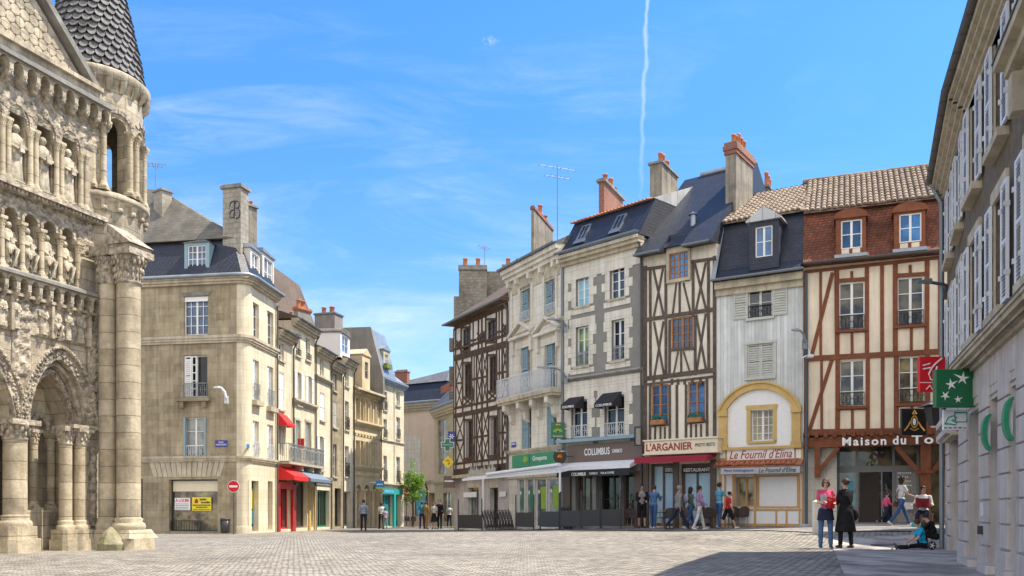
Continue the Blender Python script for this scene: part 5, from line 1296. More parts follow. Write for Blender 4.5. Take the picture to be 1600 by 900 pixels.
m = MB(); m.bar((u_l, zb_), (u_l, zb_-1.15), .2, -.03, .2); m.bar((u_l+.05, zb_-.9), (u_l+.75, zb_-.03), .15, -.02, .17); C5.add('wall_bracket', m, 'timber_red')
# ground floor set back behind the porch
yb = 1.6
def gw(px0, px1, pt, pb): return C5.f.rect(px0, pt, px1, pb, -yb)
a0, b0, c0, d0 = gw(1309, 1396, 697, 817); a1, b1, c1, d1 = gw(1398, 1432, 700, 817)
C5.add('porch_side_wall', MB().box(0, C5.f.rect(1308, 700, 1309, 800, -yb)[0], yb*.25, yb+.3, -.4, zg-.2), 'stone_pale')
us = [C5.f.uv(x, 760, -yb)[0] for x in (1309, 1339, 1396, 1434, 1476)]; us[0] += .02
zt_, zm_, z0_ = zb_+.3, C5.f.uv(1365, 733, -yb)[1], C5.f.uv(1365, 818, -yb)[1]-.05
fb = MB()
for x in us: fb.box(x-.05, x+.05, yb-.1, yb, z0_, zt_)
fb.box(us[0], us[-1], yb-.098, yb-.002, zm_-.12, zm_+.12); fb.box(us[0], us[-1], yb-.097, yb-.003, z0_, z0_+.1); fb.box(us[1]+(us[2]-us[1])*.66, us[1]+(us[2]-us[1])*.7, yb-.09, yb-.01, z0_+.1, zm_-.1)
gf = C5.add('glazed_front', fb, 'alu_grey')
for i in range(4):
    C5.add('pane', MB().box(us[i]+.05, us[i+1]-.05, yb-.04, yb-.03, zm_+.12, zt_), 'glass_warm', gf)
    C5.add('pane', MB().box(us[i]+.05, us[i+1]-.05, yb-.04, yb-.03, z0_+.1, zm_-.12), ('glass_teal', 'glass_dark', 'poster_grey', 'glass_warm')[i], gf)
C5.add('automatic_door', MB().box(us[1]+.1, us[1]+(us[2]-us[1])*.62, yb-.075, yb-.045, z0_+.1, zm_-.13), 'interior_dark', gf)
C5.add('window_poster', MB().box(us[0]+.12, us[1]-.12, yb-.06, yb-.045, z0_+.5, z0_+1.75), 'poster_cyan', gf)
lettering('Page de', us[0]+.3, us[1]-.1, z0_+2.15, z0_+2.3, yb-.05, C5.M, 'letter_white', gf); lettering("l'Europe", us[0]+.3, us[1]-.1, z0_+1.9, z0_+2.05, yb-.05, C5.M, 'letter_white', gf)
sm = MB(); rnd = random.Random(4)
for k in range(11):
    z = z0_+2.15-k*.16; small_text(sm, us[2]+.15, us[3]-.2-rnd.random()*.3, z, z+.05, yb-.045, 6, k)
sm.build('printed_lines', 'letter_white', gf, C5.M)
C5.add('interior_wall', MB().box(0, C5.W, 3.2, 3.3, -.4, zg-.2), 'interior_warm')
C5.add('porch_step', MB().box(-.1, C5.W, -1.2, yb, -.4, C5.f.uv(1365, 819, 0)[1]), 'stone_block')
o, Mx, w2, h = sign_on(C5, 'green_arrow_sign', 'white arrow plate on the glazed front beside the porch post', 1411, 785, 1427, 796, 'letter_white', -yb+.2, .02)
a, b, c, d = C5.f.rect(1316, 683, 1459, 695, .25)
so_ = MB().box(a-.02, b+.25, -.24, -.19, c-.0, c+.05).build('tourist_office_sign', 'timber_dark', None, C5.M); tag(so_, 'large white letters reading Maison du Tou... along the porch beam', 'sign')
lettering('Maison', a, a+(b-a)*.49, c, d+.03, -.2, C5.M, 'letter_white', so_, .025, 1.25, ext=.05); lettering('du', a+(b-a)*.56, a+(b-a)*.705, c, d+.04, -.2, C5.M, 'letter_white', so_, .025, 1.2, ext=.05); lettering('Tourisme', a+(b-a)*.765, a+(b-a)*1.62, c, d+.05, -.2, C5.M, 'letter_white', so_, .025, 1.2, ext=.05)
ed = ze+.1; tm = C5.z(322, 1365, -.8)
C5.roof([(-.4, ed), (-.4, ed+.06), (-.1, ed+.35), (.7, tm), (7, tm), (8, ed)], 'tile_red', 0.0, C5.W+3, name='mansard_roof')
C5.gutter(0, 0, .46, .075, 'pipe_dark', zz=ed+.06, u0=0, u1=C5.W+2)
canal_tiles(C5, -.0, C5.W+3, .45, tm-.04, 4.2, tm+2.45, seed=9)
C5.add('ridge', MB().tube([(-.2, 4.2, tm+2.48), (C5.W+3, 4.2, tm+2.48)], .11, 8), 'tile_canal')
for pr, wr_ in (((1306, 337, 1353, 397), (1314, 343, 1347, 388)), ((1397, 327, 1446, 388), (1405, 333, 1440, 378))):
    C5.dormer(*pr, .25, 1.6, wr_, cheek='timber_red', roofm='timber_red', top='arch', rise=.28, rows=2, gl='glass_sky_reflect', over=.07)
    a, b, c, d = C5.f.rect(*pr, .25); C5.add('dormer_apron', MB().box(a-.05, b+.05, -.34, -.2, c-.12, c), 'zinc'); C5.add('dormer_panel', MB().box(a+.2, (a+b)/2-.06, -.262, -.24, c+.03, c+.2).box((a+b)/2+.06, b-.2, -.262, -.24, c+.03, c+.2), 'render_cream')
C5.pipe(.12, .3, ze-.2, 'copper_pipe', .055, y=-.12)
# ================================================================= CHURCH FACADE
from mathutils import noise as mnoise
CF = Fr(-10.59, 22.3, 0.0, math.atan2(1, .3655))
CH = empty('church', CF.M, 'romanesque stone church facade with carved arches, statues and a scaly conical turret', 'church')
def cadd(name, mb, mat, parent=None, M4=None, label=None):
    o = mb.build(name, mat, parent or CH, M4 or CF.M)
    if label: o['label'] = label
    return o
def arc(uc, zs, hw, rise, n=16, pointed=0.0):
    """arch line from left foot to right foot; pointed > 0 lifts the crown"""
    out = []
    for i in range(n+1):
        t = math.pi*(1-i/n); c, s_ = math.cos(t), math.sin(t)
        out.append((uc+hw*c*(1-0.0), zs+rise*(s_ if not pointed else s_*(1-pointed)+pointed*(1-abs(c)**1.35))))
    return out
def arch_wall(mb, u0, u1, z0, z1, ops, y, depth, back=True, sill=True):
    """wall face with arched openings (uc, hw, zsill, zspring, rise, pointed)"""
    x = u0
    for (uc, hw, zs0, zsp, rise, pt) in sorted(ops):
        mb.quad((x, y, z0), (uc-hw, y, z0), (uc-hw, y, z1), (x, y, z1)); x = uc+hw
        if zs0 > z0+.001: mb.quad((uc-hw, y, z0), (uc+hw, y, z0), (uc+hw, y, zs0), (uc-hw, y, zs0))
        A_ = arc(uc, zsp, hw, rise, 14, pt)
        for a, b in zip(A_[:-1], A_[1:]):
            mb.quad((a[0], y, a[1]), (b[0], y, b[1]), (b[0], y, z1), (a[0], y, z1))
            mb.quad((a[0], y, a[1]), (a[0], y+depth, a[1]), (b[0], y+depth, b[1]), (b[0], y, b[1]))
        mb.quad((uc-hw, y, zs0), (uc-hw, y, zsp), (uc-hw, y+depth, zsp), (uc-hw, y+depth, zs0)); mb.quad((uc+hw, y, zsp), (uc+hw, y, zs0), (uc+hw, y+depth, zs0), (uc+hw, y+depth, zsp))
        if sill: mb.quad((uc-hw, y, zs0), (uc-hw, y+depth, zs0), (uc+hw, y+depth, zs0), (uc+hw, y, zs0))
        if back: mb.add([(uc-hw, y+depth, zs0), (uc+hw, y+depth, zs0)]+[(p[0], y+depth, p[1]) for p in reversed(A_)], [tuple(range(len(A_)+2))])
    mb.quad((x, y, z0), (u1, y, z0), (u1, y, z1), (x, y, z1)); return mb
def ring(mb, uc, zsp, hw, rise, wd, y0, y1, pt=0.0, n=16, teeth=0):
    A_ = arc(uc, zsp, hw, rise, n, pt); B_ = arc(uc, zsp, hw+wd, rise+wd, n, pt)
    for i in range(n):
        k = .012 if teeth and i % 2 else 0
        a, b, c, d = A_[i], A_[i+1], B_[i+1], B_[i]
        mb.add([(p[0], y0+k, p[1]) for p in (a, b, c, d)]+[(p[0], y1, p[1]) for p in (a, b, c, d)], [(3, 2, 1, 0), (0, 1, 5, 4), (2, 3, 7, 6), (1, 2, 6, 5), (3, 0, 4, 7)])
    return mb
def carve_ring(mb, uc, zsp, hw, rise, wd, y, pt=0.0, n=26, r=.03, seed=1):
    """foliage knobs following an archivolt"""
    rnd = random.Random(seed); A_ = arc(uc, zsp, hw+wd/2, rise+wd/2, n, pt)
    for i, p in enumerate(A_):
        for q in range(3):
            mb.ball((p[0]+rnd.uniform(-.3, .3)*wd, y-r*.2, p[1]+rnd.uniform(-.3, .3)*wd), r*rnd.uniform(.6, 1.2), 6, (1, .8, 1))
    return mb
def relief(mb, u0, u1, z0, z1, y, amp, sc, res=.04, seed=0.0, mask=None):
    nx, nz = max(2, int((u1-u0)/res)), max(2, int((z1-z0)/res)); vs = []
    for j in range(nz+1):
        for i in range(nx+1):
            u_, z = u0+(u1-u0)*i/nx, z0+(z1-z0)*j/nz
            v = mnoise.noise(Vector((u_*sc+seed, z*sc, seed)))+.6*abs(mnoise.noise(Vector((u_*sc*2.3, z*sc*2.3, seed+4))))
            e = min(1, min(i, nx-i, j, nz-j)/1.5)
            vs.append((u_, y-amp*max(0, v+.15)*e, z))
    n_ = nx+1
    return mb.add(vs, [(j*n_+i, j*n_+i+1, (j+1)*n_+i+1, (j+1)*n_+i) for j in range(nz) for i in range(nx)], False)
def column(mb, x, y, z0, z1, r, cap=.3, base=.3, seg=14, square=True, capr=1.45, fluted=0):
    b = base; c = cap
    mb.box(x-r*1.55, x+r*1.55, y-r*1.55, y+r*1.55, z0, z0+b*.4)
    mb.lathe([(r*1.5, b*.4), (r*1.55, b*.5), (r*1.5, b*.62), (r*1.2, b*.7), (r*1.3, b*.82), (r*1.25, b*.92), (r, b)], (x, y, z0), seg)
    h = z1-z0; mb.lathe([(r, b), (r*.97, h-c)], (x, y, z0), seg)
    mb.lathe([(r*.97, h-c), (r*1.12, h-c+.02), (r*1.0, h-c+.05), (r*1.08, h-c*.55), (r*capr, h-c*.22)], (x, y, z0), seg)
    mb.box(x-r*capr, x+r*capr, y-r*capr, y+r*capr, z1-c*.22, z1)
    return mb
def capital_leaves(mb, x, y, z1, r, c, seed=0):
    rnd = random.Random(seed)
    for k in range(10):
        a = 2*math.pi*k/10
        for q, zz in ((1.12, -.66), (1.28, -.44), (1.42, -.3)):
            mb.ball((x+r*q*math.cos(a+q*2), y+r*q*math.sin(a+q*2), z1+c*zz), r*.19, 6, (1, 1, 1.9))
def statue(mb, x, y, z, h, seated=False, seed=0, ry=0.0):
    """robed carved figure with folds, arms and head"""
    rnd = random.Random(seed); seg = 18; ph = rnd.random()*6; H = h*(.86 if not seated else .82)
    prof = [(0, .115), (.04, .13), (.2, .115), (.4, .105), (.55, .11), (.7, .115), (.79, .11), (.85, .05)] if not seated else [(0, .11), (.08, .12), (.28, .12), (.42, .145), (.5, .12), (.7, .12), (.80, .10), (.86, .05)]
    vs = []
    for (t, r_) in prof:
        for k in range(seg):
            a = 2*math.pi*k/seg; f_ = 1+.10*math.cos(5*a+ph+t*2)*(1-t)+.05*math.cos(9*a+ph)
            rr = r_*h*f_; fwd = (-.1*h*math.exp(-((t-.4)/.14)**2) if seated else 0)
            vs.append((x+rr*1.12*math.cos(a), y+rr*.8*math.sin(a)+fwd*(1 if math.sin(a) < 0 else .2), z+t*h))
    n = len(prof); mb.add(vs, [(i*seg+k, i*seg+(k+1) % seg, (i+1)*seg+(k+1) % seg, (i+1)*seg+k) for i in range(n-1) for k in range(seg)], True)
    hx = x+rnd.uniform(-.02, .02)
    mb.ball((hx, y-.02, z+h*.93), h*.062, 12, (1, 1.05, 1.3)); mb.ball((hx, y-.085*h*.9, z+h*.925), h*.014, 6); mb.tube([(hx, y, z+h*.82), (hx, y-.01, z+h*.9)], h*.036, 8)
    for sg in (-1, 1):
        e = rnd.uniform(.5, .62)
        mb.tube([(x+sg*h*.135, y, z+h*.8), (x+sg*h*.17, y-.05*h, z+h*.62), (x+sg*h*.05, y-.14*h, z+h*e)], [h*.045, h*.04, h*.026], 8)
    mb.box(x-.03*h, x+.06*h, y-.16*h, y-.11*h, z+h*.52, z+h*.64)
    if seated:
        for sg in (-1, 1): mb.tube([(x+sg*h*.06, y-.02, z+h*.42), (x+sg*h*.075, y-.2*h, z+h*.38), (x+sg*h*.065, y-.18*h, z+.02)], [h*.075, h*.065, h*.055], 8)
    else:
        for sg in (-1, 1): mb.ball((x+sg*h*.05, y-.1*h, z+.01), h*.05, 6, (.8, 1.4, .5))
    return mb
UL = -10.0
# body behind the facade
cadd('nave_wall', MB().box(UL, .6, 1.3, 11, -.3, 11.3), 'stone_church')
ZB = .95
# big lower zone: blind arch and the edge of the portal
m = MB(); arch_wall(m, UL, .25, -.3, 6.0, [(-1.16, .86, -.3, 3.05, 1.62, .22), (-4.15, 1.75, -.3, 3.05, 2.1, .3), (-7.14, .86, -.3, 3.05, 1.62, .45)], 0, .34, back=False, sill=False)
arch_wall(m, -2.1, -.2, -.3, 5.2, [(-1.16, .62, -.3, 3.05, 1.28, .22)], .34, .6, back=False, sill=False)
arch_wall(m, -6.2, -2.15, -.3, 5.6, [(-4.15, 1.35, -.3, 3.05, 1.7, .3)], .34, .7, back=True, sill=False)
arch_wall(m, -8.2, -6.3, -.3, 5.2, [(-7.14, .62, -.3, 3.05, 1.28, .45)], .34, .6, back=True, sill=False)
cadd('lower_wall', m, 'stone_church')
# back of the blind arch with its twin small arches
m = MB(); arch_wall(m, -1.95, -.4, -.3, 4.9, [(-1.42, .17, 1.05, 3.0, .3, 0), (-.88, .17, 1.05, 3.0, .3, 0)], .94, .2); m.box(-1.9, -.5, .6, .94, -.3, 1.0); cadd('blind_arch_wall', m, 'stone_church')
m = MB(); ring(m, -1.42, 3.0, .17, .3, .13, .88, .95, 0, 10, 1); ring(m, -.88, 3.0, .17, .3, .13, .88, .95, 0, 10, 1); carve_ring(m, -1.42, 3.0, .17, .3, .13, .88, 0, 12, .025, 3); cadd('small_archivolt', m, 'stone_carved')
m = MB()
for x in (-1.68, -1.15, -.64): column(m, x, .82, 1.0, 2.98, .105, .36, .16); capital_leaves(m, x, .82, 2.98, .105, .36)
cadd('small_columns', m, 'stone_church')
# archivolts
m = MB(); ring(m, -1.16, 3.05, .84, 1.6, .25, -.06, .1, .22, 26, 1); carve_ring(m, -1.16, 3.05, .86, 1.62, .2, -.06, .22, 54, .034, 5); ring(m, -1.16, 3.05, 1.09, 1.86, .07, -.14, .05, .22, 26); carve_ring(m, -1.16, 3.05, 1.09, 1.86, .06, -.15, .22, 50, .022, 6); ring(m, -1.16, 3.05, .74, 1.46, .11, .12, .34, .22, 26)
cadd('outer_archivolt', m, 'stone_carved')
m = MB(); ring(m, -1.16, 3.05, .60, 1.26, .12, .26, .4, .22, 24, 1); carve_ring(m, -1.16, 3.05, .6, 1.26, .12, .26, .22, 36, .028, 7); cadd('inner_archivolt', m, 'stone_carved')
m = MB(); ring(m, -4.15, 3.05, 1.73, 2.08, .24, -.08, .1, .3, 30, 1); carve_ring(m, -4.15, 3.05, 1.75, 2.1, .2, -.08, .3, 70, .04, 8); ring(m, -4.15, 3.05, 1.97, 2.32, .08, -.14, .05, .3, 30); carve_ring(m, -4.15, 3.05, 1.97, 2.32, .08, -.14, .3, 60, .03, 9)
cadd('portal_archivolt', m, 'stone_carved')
# clustered columns of the blind arch and portal
def ccol(x, y, r, z1=3.04, cap=.46, b=.8, nm='column', z0=-.05):
    m = MB(); mr = r
    m.prism([(x-r*1.75, y-r*1.2), (x-r*1.2, y-r*1.75), (x+r*1.2, y-r*1.75), (x+r*1.75, y-r*1.2), (x+r*1.75, y+r*1.6), (x-r*1.75, y+r*1.6)], 'xy', z0, z0+b*.42)
    m.prism([(x-r*1.5, y-r*1.0), (x-r*1.0, y-r*1.5), (x+r*1.0, y-r*1.5), (x+r*1.5, y-r*1.0), (x+r*1.5, y+r*1.5), (x-r*1.5, y+r*1.5)], 'xy', z0+b*.42, z0+b*.72)
    m.lathe([(r*1.42, b*.72), (r*1.45, b*.78), (r*1.36, b*.84), (r*1.12, b*.88), (r*1.2, b*.95), (r*1.16, b*.985), (r, b)], (x, y, z0), 18)
    m.lathe([(r, b), (r*.985, z1-z0-cap)], (x, y, z0), 20)
    o = cadd(nm, m, 'stone_shaft'); c = MB()
    c.lathe([(r*.98, -cap), (r*1.14, -cap+.03), (r*1.02, -cap+.07), (r*1.12, -cap*.55), (r*1.42, -cap*.26)], (x, y, z1), 18); c.box(x-r*1.5, x+r*1.5, y-r*1.5, y+r*1.5, z1-cap*.26, z1)
    capital_leaves(c, x, y, z1, r, cap, int(x*50)); cadd('capital', c, 'stone_carved', o); return o
ccol(-.95, .0, .15); ccol(-.56, -.06, .16); ccol(-2.55, -.22, .25, b=.95); ccol(-2.95, .1, .2); ccol(-5.8, -.25, .26); ccol(-6.6, -.02, .16)
m = MB(); n = 30
for k in range(n):
    z = .75+(2.55-.75)*k/n; m.ball((-.13+.02*math.cos(k*1.2), -.0, z), .11, 8, (1, 1, .62))
m.tube([(-.13, 0, .6), (-.13, 0, 2.6)], .1, 10); cadd('twisted_shaft', m, 'stone_carved')
cadd('impost_band', MB().box(-.98, .2, -.3, .3, 3.0, 3.09), 'stone_church')
# carved frieze with figures
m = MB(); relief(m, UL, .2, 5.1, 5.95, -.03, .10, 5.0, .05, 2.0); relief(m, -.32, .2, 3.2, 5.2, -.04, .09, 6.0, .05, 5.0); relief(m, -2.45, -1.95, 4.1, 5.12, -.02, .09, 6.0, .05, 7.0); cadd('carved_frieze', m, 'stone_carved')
for k in range(11):
    u_ = -.55-k*.37
    if k < 3 or k % 4: 
        m = MB(); statue(m, u_, -.06, 5.14, .72, k == 2, k); cadd('relief_figure', m, 'stone_white')
m = MB(); statue(m, .02, -.06, 4.5, .6, False, 31); cadd('relief_figure', m, 'stone_white'); m = MB(); statue(m, .02, -.06, 3.75, .6, False, 32); cadd('relief_figure', m, 'stone_white')
m = MB()
for k in range(6): m.box(-.36-k*1.1, -.28-k*1.1, -.14, 0, 5.1, 5.95)
m.box(UL, .2, -.16, 0, 5.9, 5.97); cadd('frieze_panels', m, 'stone_church')
# corbel table 1
def corbels(z, h, y, u0, u1, sp, nm, r=.15):
    m = MB(); c = MB(); n = int((u1-u0)/sp); k = 0
    arch_wall(m, u1-sp*n, u1, z-h*.55, z, [(u1-sp*(i+.5), sp*.36, z-h*.55, z-h*.42, h*.34, 0) for i in range(n)], y, -y if y < 0 else .1, back=False, sill=False)
    o = cadd(nm, m, 'stone_church')
    rnd = random.Random(int(z*10))
    for i in range(n+1):
        x = u1-sp*i; c.prism([(y+.02, z-h*.5), (y+.0, z-h*.6), (y*.55, z-h), (0, z-h*1.05), (0, z-h*.45)], 'yz', x-sp*.17, x+sp*.17)
        c.ball((x, y*.8, z-h*.74), sp*.19, 8, (1, 1, 1.2)); c.ball((x+rnd.uniform(-.02, .02), y*1.02, z-h*.68), sp*.06, 6)
    cadd('corbel_heads', c, 'stone_carved', o)
corbels(6.33, .5, -.26, UL, .22, .30, 'corbel_table'); 
m = MB(); m.add([(UL, -.34, 6.33), (.25, -.34, 6.33), (.25, -.34, 6.4), (UL, -.34, 6.4), (UL, .2, 6.62), (.25, .2, 6.62), (UL, .2, 6.33), (.25, .2, 6.33)], [(0, 1, 2, 3), (3, 2, 5, 4), (1, 7, 5, 2), (0, 3, 4, 6), (0, 6, 7, 1)]); cadd('weathered_ledge', m, 'stone_grey')
# lower arcade with seated figures
CL = [-.83-.53*k for k in range(17)]
m = MB(); arch_wall(m, UL, .1, 6.5, 8.32, [(c, .185, 6.55, 7.72, .22, 0) for c in CL], .1, .42); cadd('lower_arcade', m, 'stone_church')
m = MB(); relief(m, UL, .1, 7.98, 8.32, .085, .08, 7, .04, 9); relief(m, -.5, .1, 7.4, 8.0, .085, .08, 7, .04, 9)
for c in CL: ring(m, c, 7.72, .185, .22, .07, .04, .12, 0, 10, 1)
cadd('arcade_carving', m, 'stone_carved')
for k, c in enumerate(CL[:12]):
    m = MB(); column(m, c+.265, .02, 6.5, 7.66, .062, .3, .16, 12); capital_leaves(m, c+.265, .02, 7.66, .065, .3, k); cadd('arcade_column', m, 'stone_shaft')
    m = MB(); statue(m, c, .17, 6.56, 1.05, True, k+50); cadd('seated_statue', m, 'stone_white')
# middle ledge
m = MB(); m.box(UL, .2, -.2, .3, 8.36, 8.47); m.box(UL, .2, -.1, .3, 8.27, 8.36)
for k in range(90): x = .15-k*.11; m.box(x-.03, x+.03, -.14, -.09, 8.28, 8.35)
cadd('carved_string_course', m, 'stone_carved')
# upper arcade with standing statues
CU = [-.83-.73*k for k in range(12)]
m = MB(); arch_wall(m, UL, .15, 8.47, 10.95, [(c, .215, 8.5, 9.95, .27, 0) for c in CU], .02, .45); cadd('upper_arcade', m, 'stone_church')
m = MB()
for k, c in enumerate(CU): ring(m, c, 9.95, .30, .36, .1, -.05, .05, 0, 14, 1); carve_ring(m, c, 9.95, .22, .27, .09, .0, 0, 16, .026, k)
relief(m, UL, .15, 10.1, 10.75, -.0, .07, 8, .05, 3); cadd('arcade_carving', m, 'stone_carved')
for k, c in enumerate(CU[:8]):
    for dx in (-.075, .075):
        m = MB(); column(m, c+.365+dx, -.06, 8.47, 9.9, .062, .28, .15, 12, capr=1.25); capital_leaves(m, c+.365+dx, -.06, 9.9, .06, .28, k); cadd('arcade_column', m, 'stone_shaft')
    m = MB(); statue(m, c, .08, 8.52, 1.35, False, k+80); cadd('standing_statue', m, 'stone_white')
corbels(11.2, .5, -.28, UL, .2, .36, 'corbel_table')
cadd('top_cornice', MB().box(UL, .2, -.36, .4, 11.2, 11.28).box(UL, .2, -.28, .4, 11.28, 11.36), 'stone_grey')
cadd('plain_band', MB().box(UL, .2, -.1, .5, 11.36, 11.62).box(UL, .05, -.2, .5, 11.62, 11.72), 'stone_church')
# gable with net masonry and coping
pc = -6.2
m = MB(); m.prism([(-.3, 11.7), (pc, 11.7+(-.3-pc)*.915), (2*pc+.3, 11.7)], 'xz', .05, .6); 
cadd('gable', m, 'stone_church')
m = MB(); r_ = .135; rnd = random.Random(3)
for j in range(16):
    for i in range(30):
        u_ = -.45-i*.25-(j % 2)*.125; z = 11.84+j*.22
        if z+.2 < 11.7+(-.3-u_)*.915 and u_ > -4.2:
            pts = [(u_+r_*math.cos(a), .04+rnd.uniform(-.004, .004), z+r_*math.sin(a)) for a in [2*math.pi*k/10 for k in range(10)]]
            m.add([(u_+(p[0]-u_)*.86, .022, z+(p[2]-z)*.86) for p in pts]+pts, [tuple(range(9, -1, -1))]+[(k, (k+1) % 10, (k+1) % 10+10, k+10) for k in range(10)])
cadd('net_masonry', m, 'stone_church')
m = MB(); d_ = Vector((-1, .915)).normalized(); P_ = Vector((-.12, 11.68)); Q = P_+d_*9; nn = Vector((d_.y, -d_.x))*-.12 if False else Vector((.675, .738))*.14
m.prism([tuple(P_), tuple(P_+nn), tuple(Q+nn), tuple(Q)], 'xz', -.14, .66); k = 0
while k < 8.8: p = P_+nn+d_*k; m.ball((p.x, -.06, p.y), .055, 6); k += .16
cadd('gable_coping', m, 'stone_grey')
# corner turret
tx, ty = XY(147, 23.4); MT = frame(tx, ty, 0, 0)
face = math.atan2(-ty, -tx)     # towards the camera
m = MB(); m.lathe([(1.12, -.3), (1.12, 7.6), (1.22, 7.75), (1.22, 8.95)], (0, 0, 0), 36); cadd('turret_drum', m, 'stone_church', M4=MT)
m = MB(); m.lathe([(1.2, 8.9), (1.36, 8.98), (1.38, 9.1), (1.22, 9.2), (1.0, 9.22)], (0, 0, 0), 40)
for k in range(20):
    a = 2*math.pi*k/20; m.add([(1.18*math.cos(a-.05), 1.18*math.sin(a-.05), 8.55), (1.18*math.cos(a+.05), 1.18*math.sin(a+.05), 8.55), (1.38*math.cos(a+.06), 1.38*math.sin(a+.06), 8.93), (1.38*math.cos(a-.06), 1.38*math.sin(a-.06), 8.93), (1.1*math.cos(a-.06), 1.1*math.sin(a-.06), 8.93), (1.1*math.cos(a+.06), 1.1*math.sin(a+.06), 8.93)], [(0, 1, 2, 3), (0, 3, 4), (1, 5, 2)]); m.ball((1.27*math.cos(a), 1.27*math.sin(a), 8.74), .085, 8)
cadd('turret_ledge', m, 'stone_church', M4=MT)
# arcaded stage: eight openings
Zf, Zsp, Zt = 9.2, 10.85, 12.05
th = [face+R(27)+R(45)*k for k in range(8)]; hwA = .235; Rt = 1.2
m = MB()
def cyl(a, z, r=Rt): return (r*math.cos(a), r*math.sin(a), z)
for t0 in th:
    A_ = [(hwA*math.cos(math.pi*(1-i/10)), Zsp+.26*math.sin(math.pi*(1-i/10))*1.1) for i in range(11)]
    for (a, z), (b, z2) in zip(A_[:-1], A_[1:]):
        m.quad(cyl(t0+a, z), cyl(t0+b, z2), cyl(t0+b, Zt), cyl(t0+a, Zt)); m.quad(cyl(t0+a, z), cyl(t0+a, z, .85), cyl(t0+b, z2, .85), cyl(t0+b, z2)); m.quad(cyl(t0+a, z, .85), cyl(t0+a, Zt, .85), cyl(t0+b, Zt, .85), cyl(t0+b, z2, .85))
    for q in range(4):
        a, b = t0+hwA+(R(45)-2*hwA)*q/4, t0+hwA+(R(45)-2*hwA)*(q+1)/4
        m.quad(cyl(a, Zf), cyl(b, Zf), cyl(b, Zt), cyl(a, Zt)); m.quad(cyl(a, Zf, .85), cyl(a, Zt, .85), cyl(b, Zt, .85), cyl(b, Zf, .85))
    for a in (t0-hwA, t0+hwA): m.quad(cyl(a, Zf), cyl(a, Zsp), cyl(a, Zsp, .85), cyl(a, Zf, .85))
cadd('turret_arcade', m, 'stone_church', M4=MT)
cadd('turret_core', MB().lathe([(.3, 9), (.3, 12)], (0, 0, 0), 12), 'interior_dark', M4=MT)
for t0 in th:
    for a in (t0-hwA-.055, t0+hwA+.055):
        m = MB(); x, y, _ = cyl(a, 0, Rt+.03); column(m, x, y, Zf, Zsp+.04, .075, .3, .2, 12); capital_leaves(m, x, y, Zsp+.04, .075, .3); cadd('turret_column', m, 'stone_shaft', M4=MT)
    m = MB(); K = 14
    for i in range(K):
        a0_, a1_ = math.pi*i/K, math.pi*(i+1)/K
        def pt(a, rr, rad): return cyl(t0+(hwA+rr)*math.cos(a), Zsp+(.29+rr*1.15)*math.sin(a), rad)
        e = .02 if i % 2 else .0
        P4 = [pt(a0_, .1, Rt+.06-e), pt(a1_, .1, Rt+.06-e), pt(a1_, .2, Rt+.06-e), pt(a0_, .2, Rt+.06-e)]; Q4 = [pt(a0_, .1, Rt-.02), pt(a1_, .1, Rt-.02), pt(a1_, .2, Rt-.02), pt(a0_, .2, Rt-.02)]
        m.add(P4+Q4, [(0, 1, 2, 3), (0, 4, 5, 1), (2, 6, 7, 3)])
    cadd('turret_archivolt', m, 'stone_carved', M4=MT)
m = MB(); m.lathe([(1.2, 11.95), (1.24, 12.0), (1.36, 12.15), (1.40, 12.28), (1.3, 12.36), (.5, 12.38)], (0, 0, 0), 44)
for k in range(22):
    a = 2*math.pi*k/22; x, y = math.cos(a), math.sin(a); m.tube([(1.18*x, 1.18*y, 11.78), (1.3*x, 1.3*y, 11.94), (1.33*x, 1.33*y, 12.12)], [.045, .075, .09], 8)
cadd('turret_cornice', m, 'stone_church', M4=MT)
# pine-cone spire of stone scales
surf('stone_scale', (.235, .235, .245), (.10, .10, .105), 5.0, stain=.5, stainscale=2.0, bump=.3, bscale=20)
def rc(z): t = max(0, min(1, (z-12.35)/5.2)); return 1.2*(1-t**1.2)+.02
m = MB(); m.lathe([(max(.01, rc(12.35+5.2*i/24)-.07), 12.35+5.2*i/24) for i in range(25)], (0, 0, 0), 30)
z = 12.38; row = 0
while z < 17.2:
    r0, hh = rc(z), .22; n_ = max(8, int(2*math.pi*r0/.215)); r1 = rc(z+hh)
    for k in range(n_):
        a = 2*math.pi*(k+(row % 2)*.5)/n_; w_ = math.pi/n_*.93; ln = .07+.03*random.random()
        sh = [(-1, 1.0), (1, 1.0), (1, .45), (.62, .12), (0, -.02), (-.62, .12), (-1, .45)]
        fr_, bk = [], []
        for (q, s_) in sh:
            zz = z+hh*s_*1.05; rr = rc(z)+(rc(z+hh)-rc(z))*s_; o_ = ln*(1-s_)**.8 if s_ < 1 else 0
            aa = a+q*w_; fr_.append(((rr+o_)*math.cos(aa), (rr+o_)*math.sin(aa), zz)); bk.append(((rr-.07)*math.cos(aa), (rr-.07)*math.sin(aa), zz+.02))
        m.add(fr_+bk, [(1, 0, 6, 5, 4, 3, 2)[::-1]]+[(i, i+7, (i+1) % 7+7, (i+1) % 7) for i in range(1, 7)])
    z += hh*.86; row += 1
cadd('turret_cone', m, 'stone_scale', M4=MT)
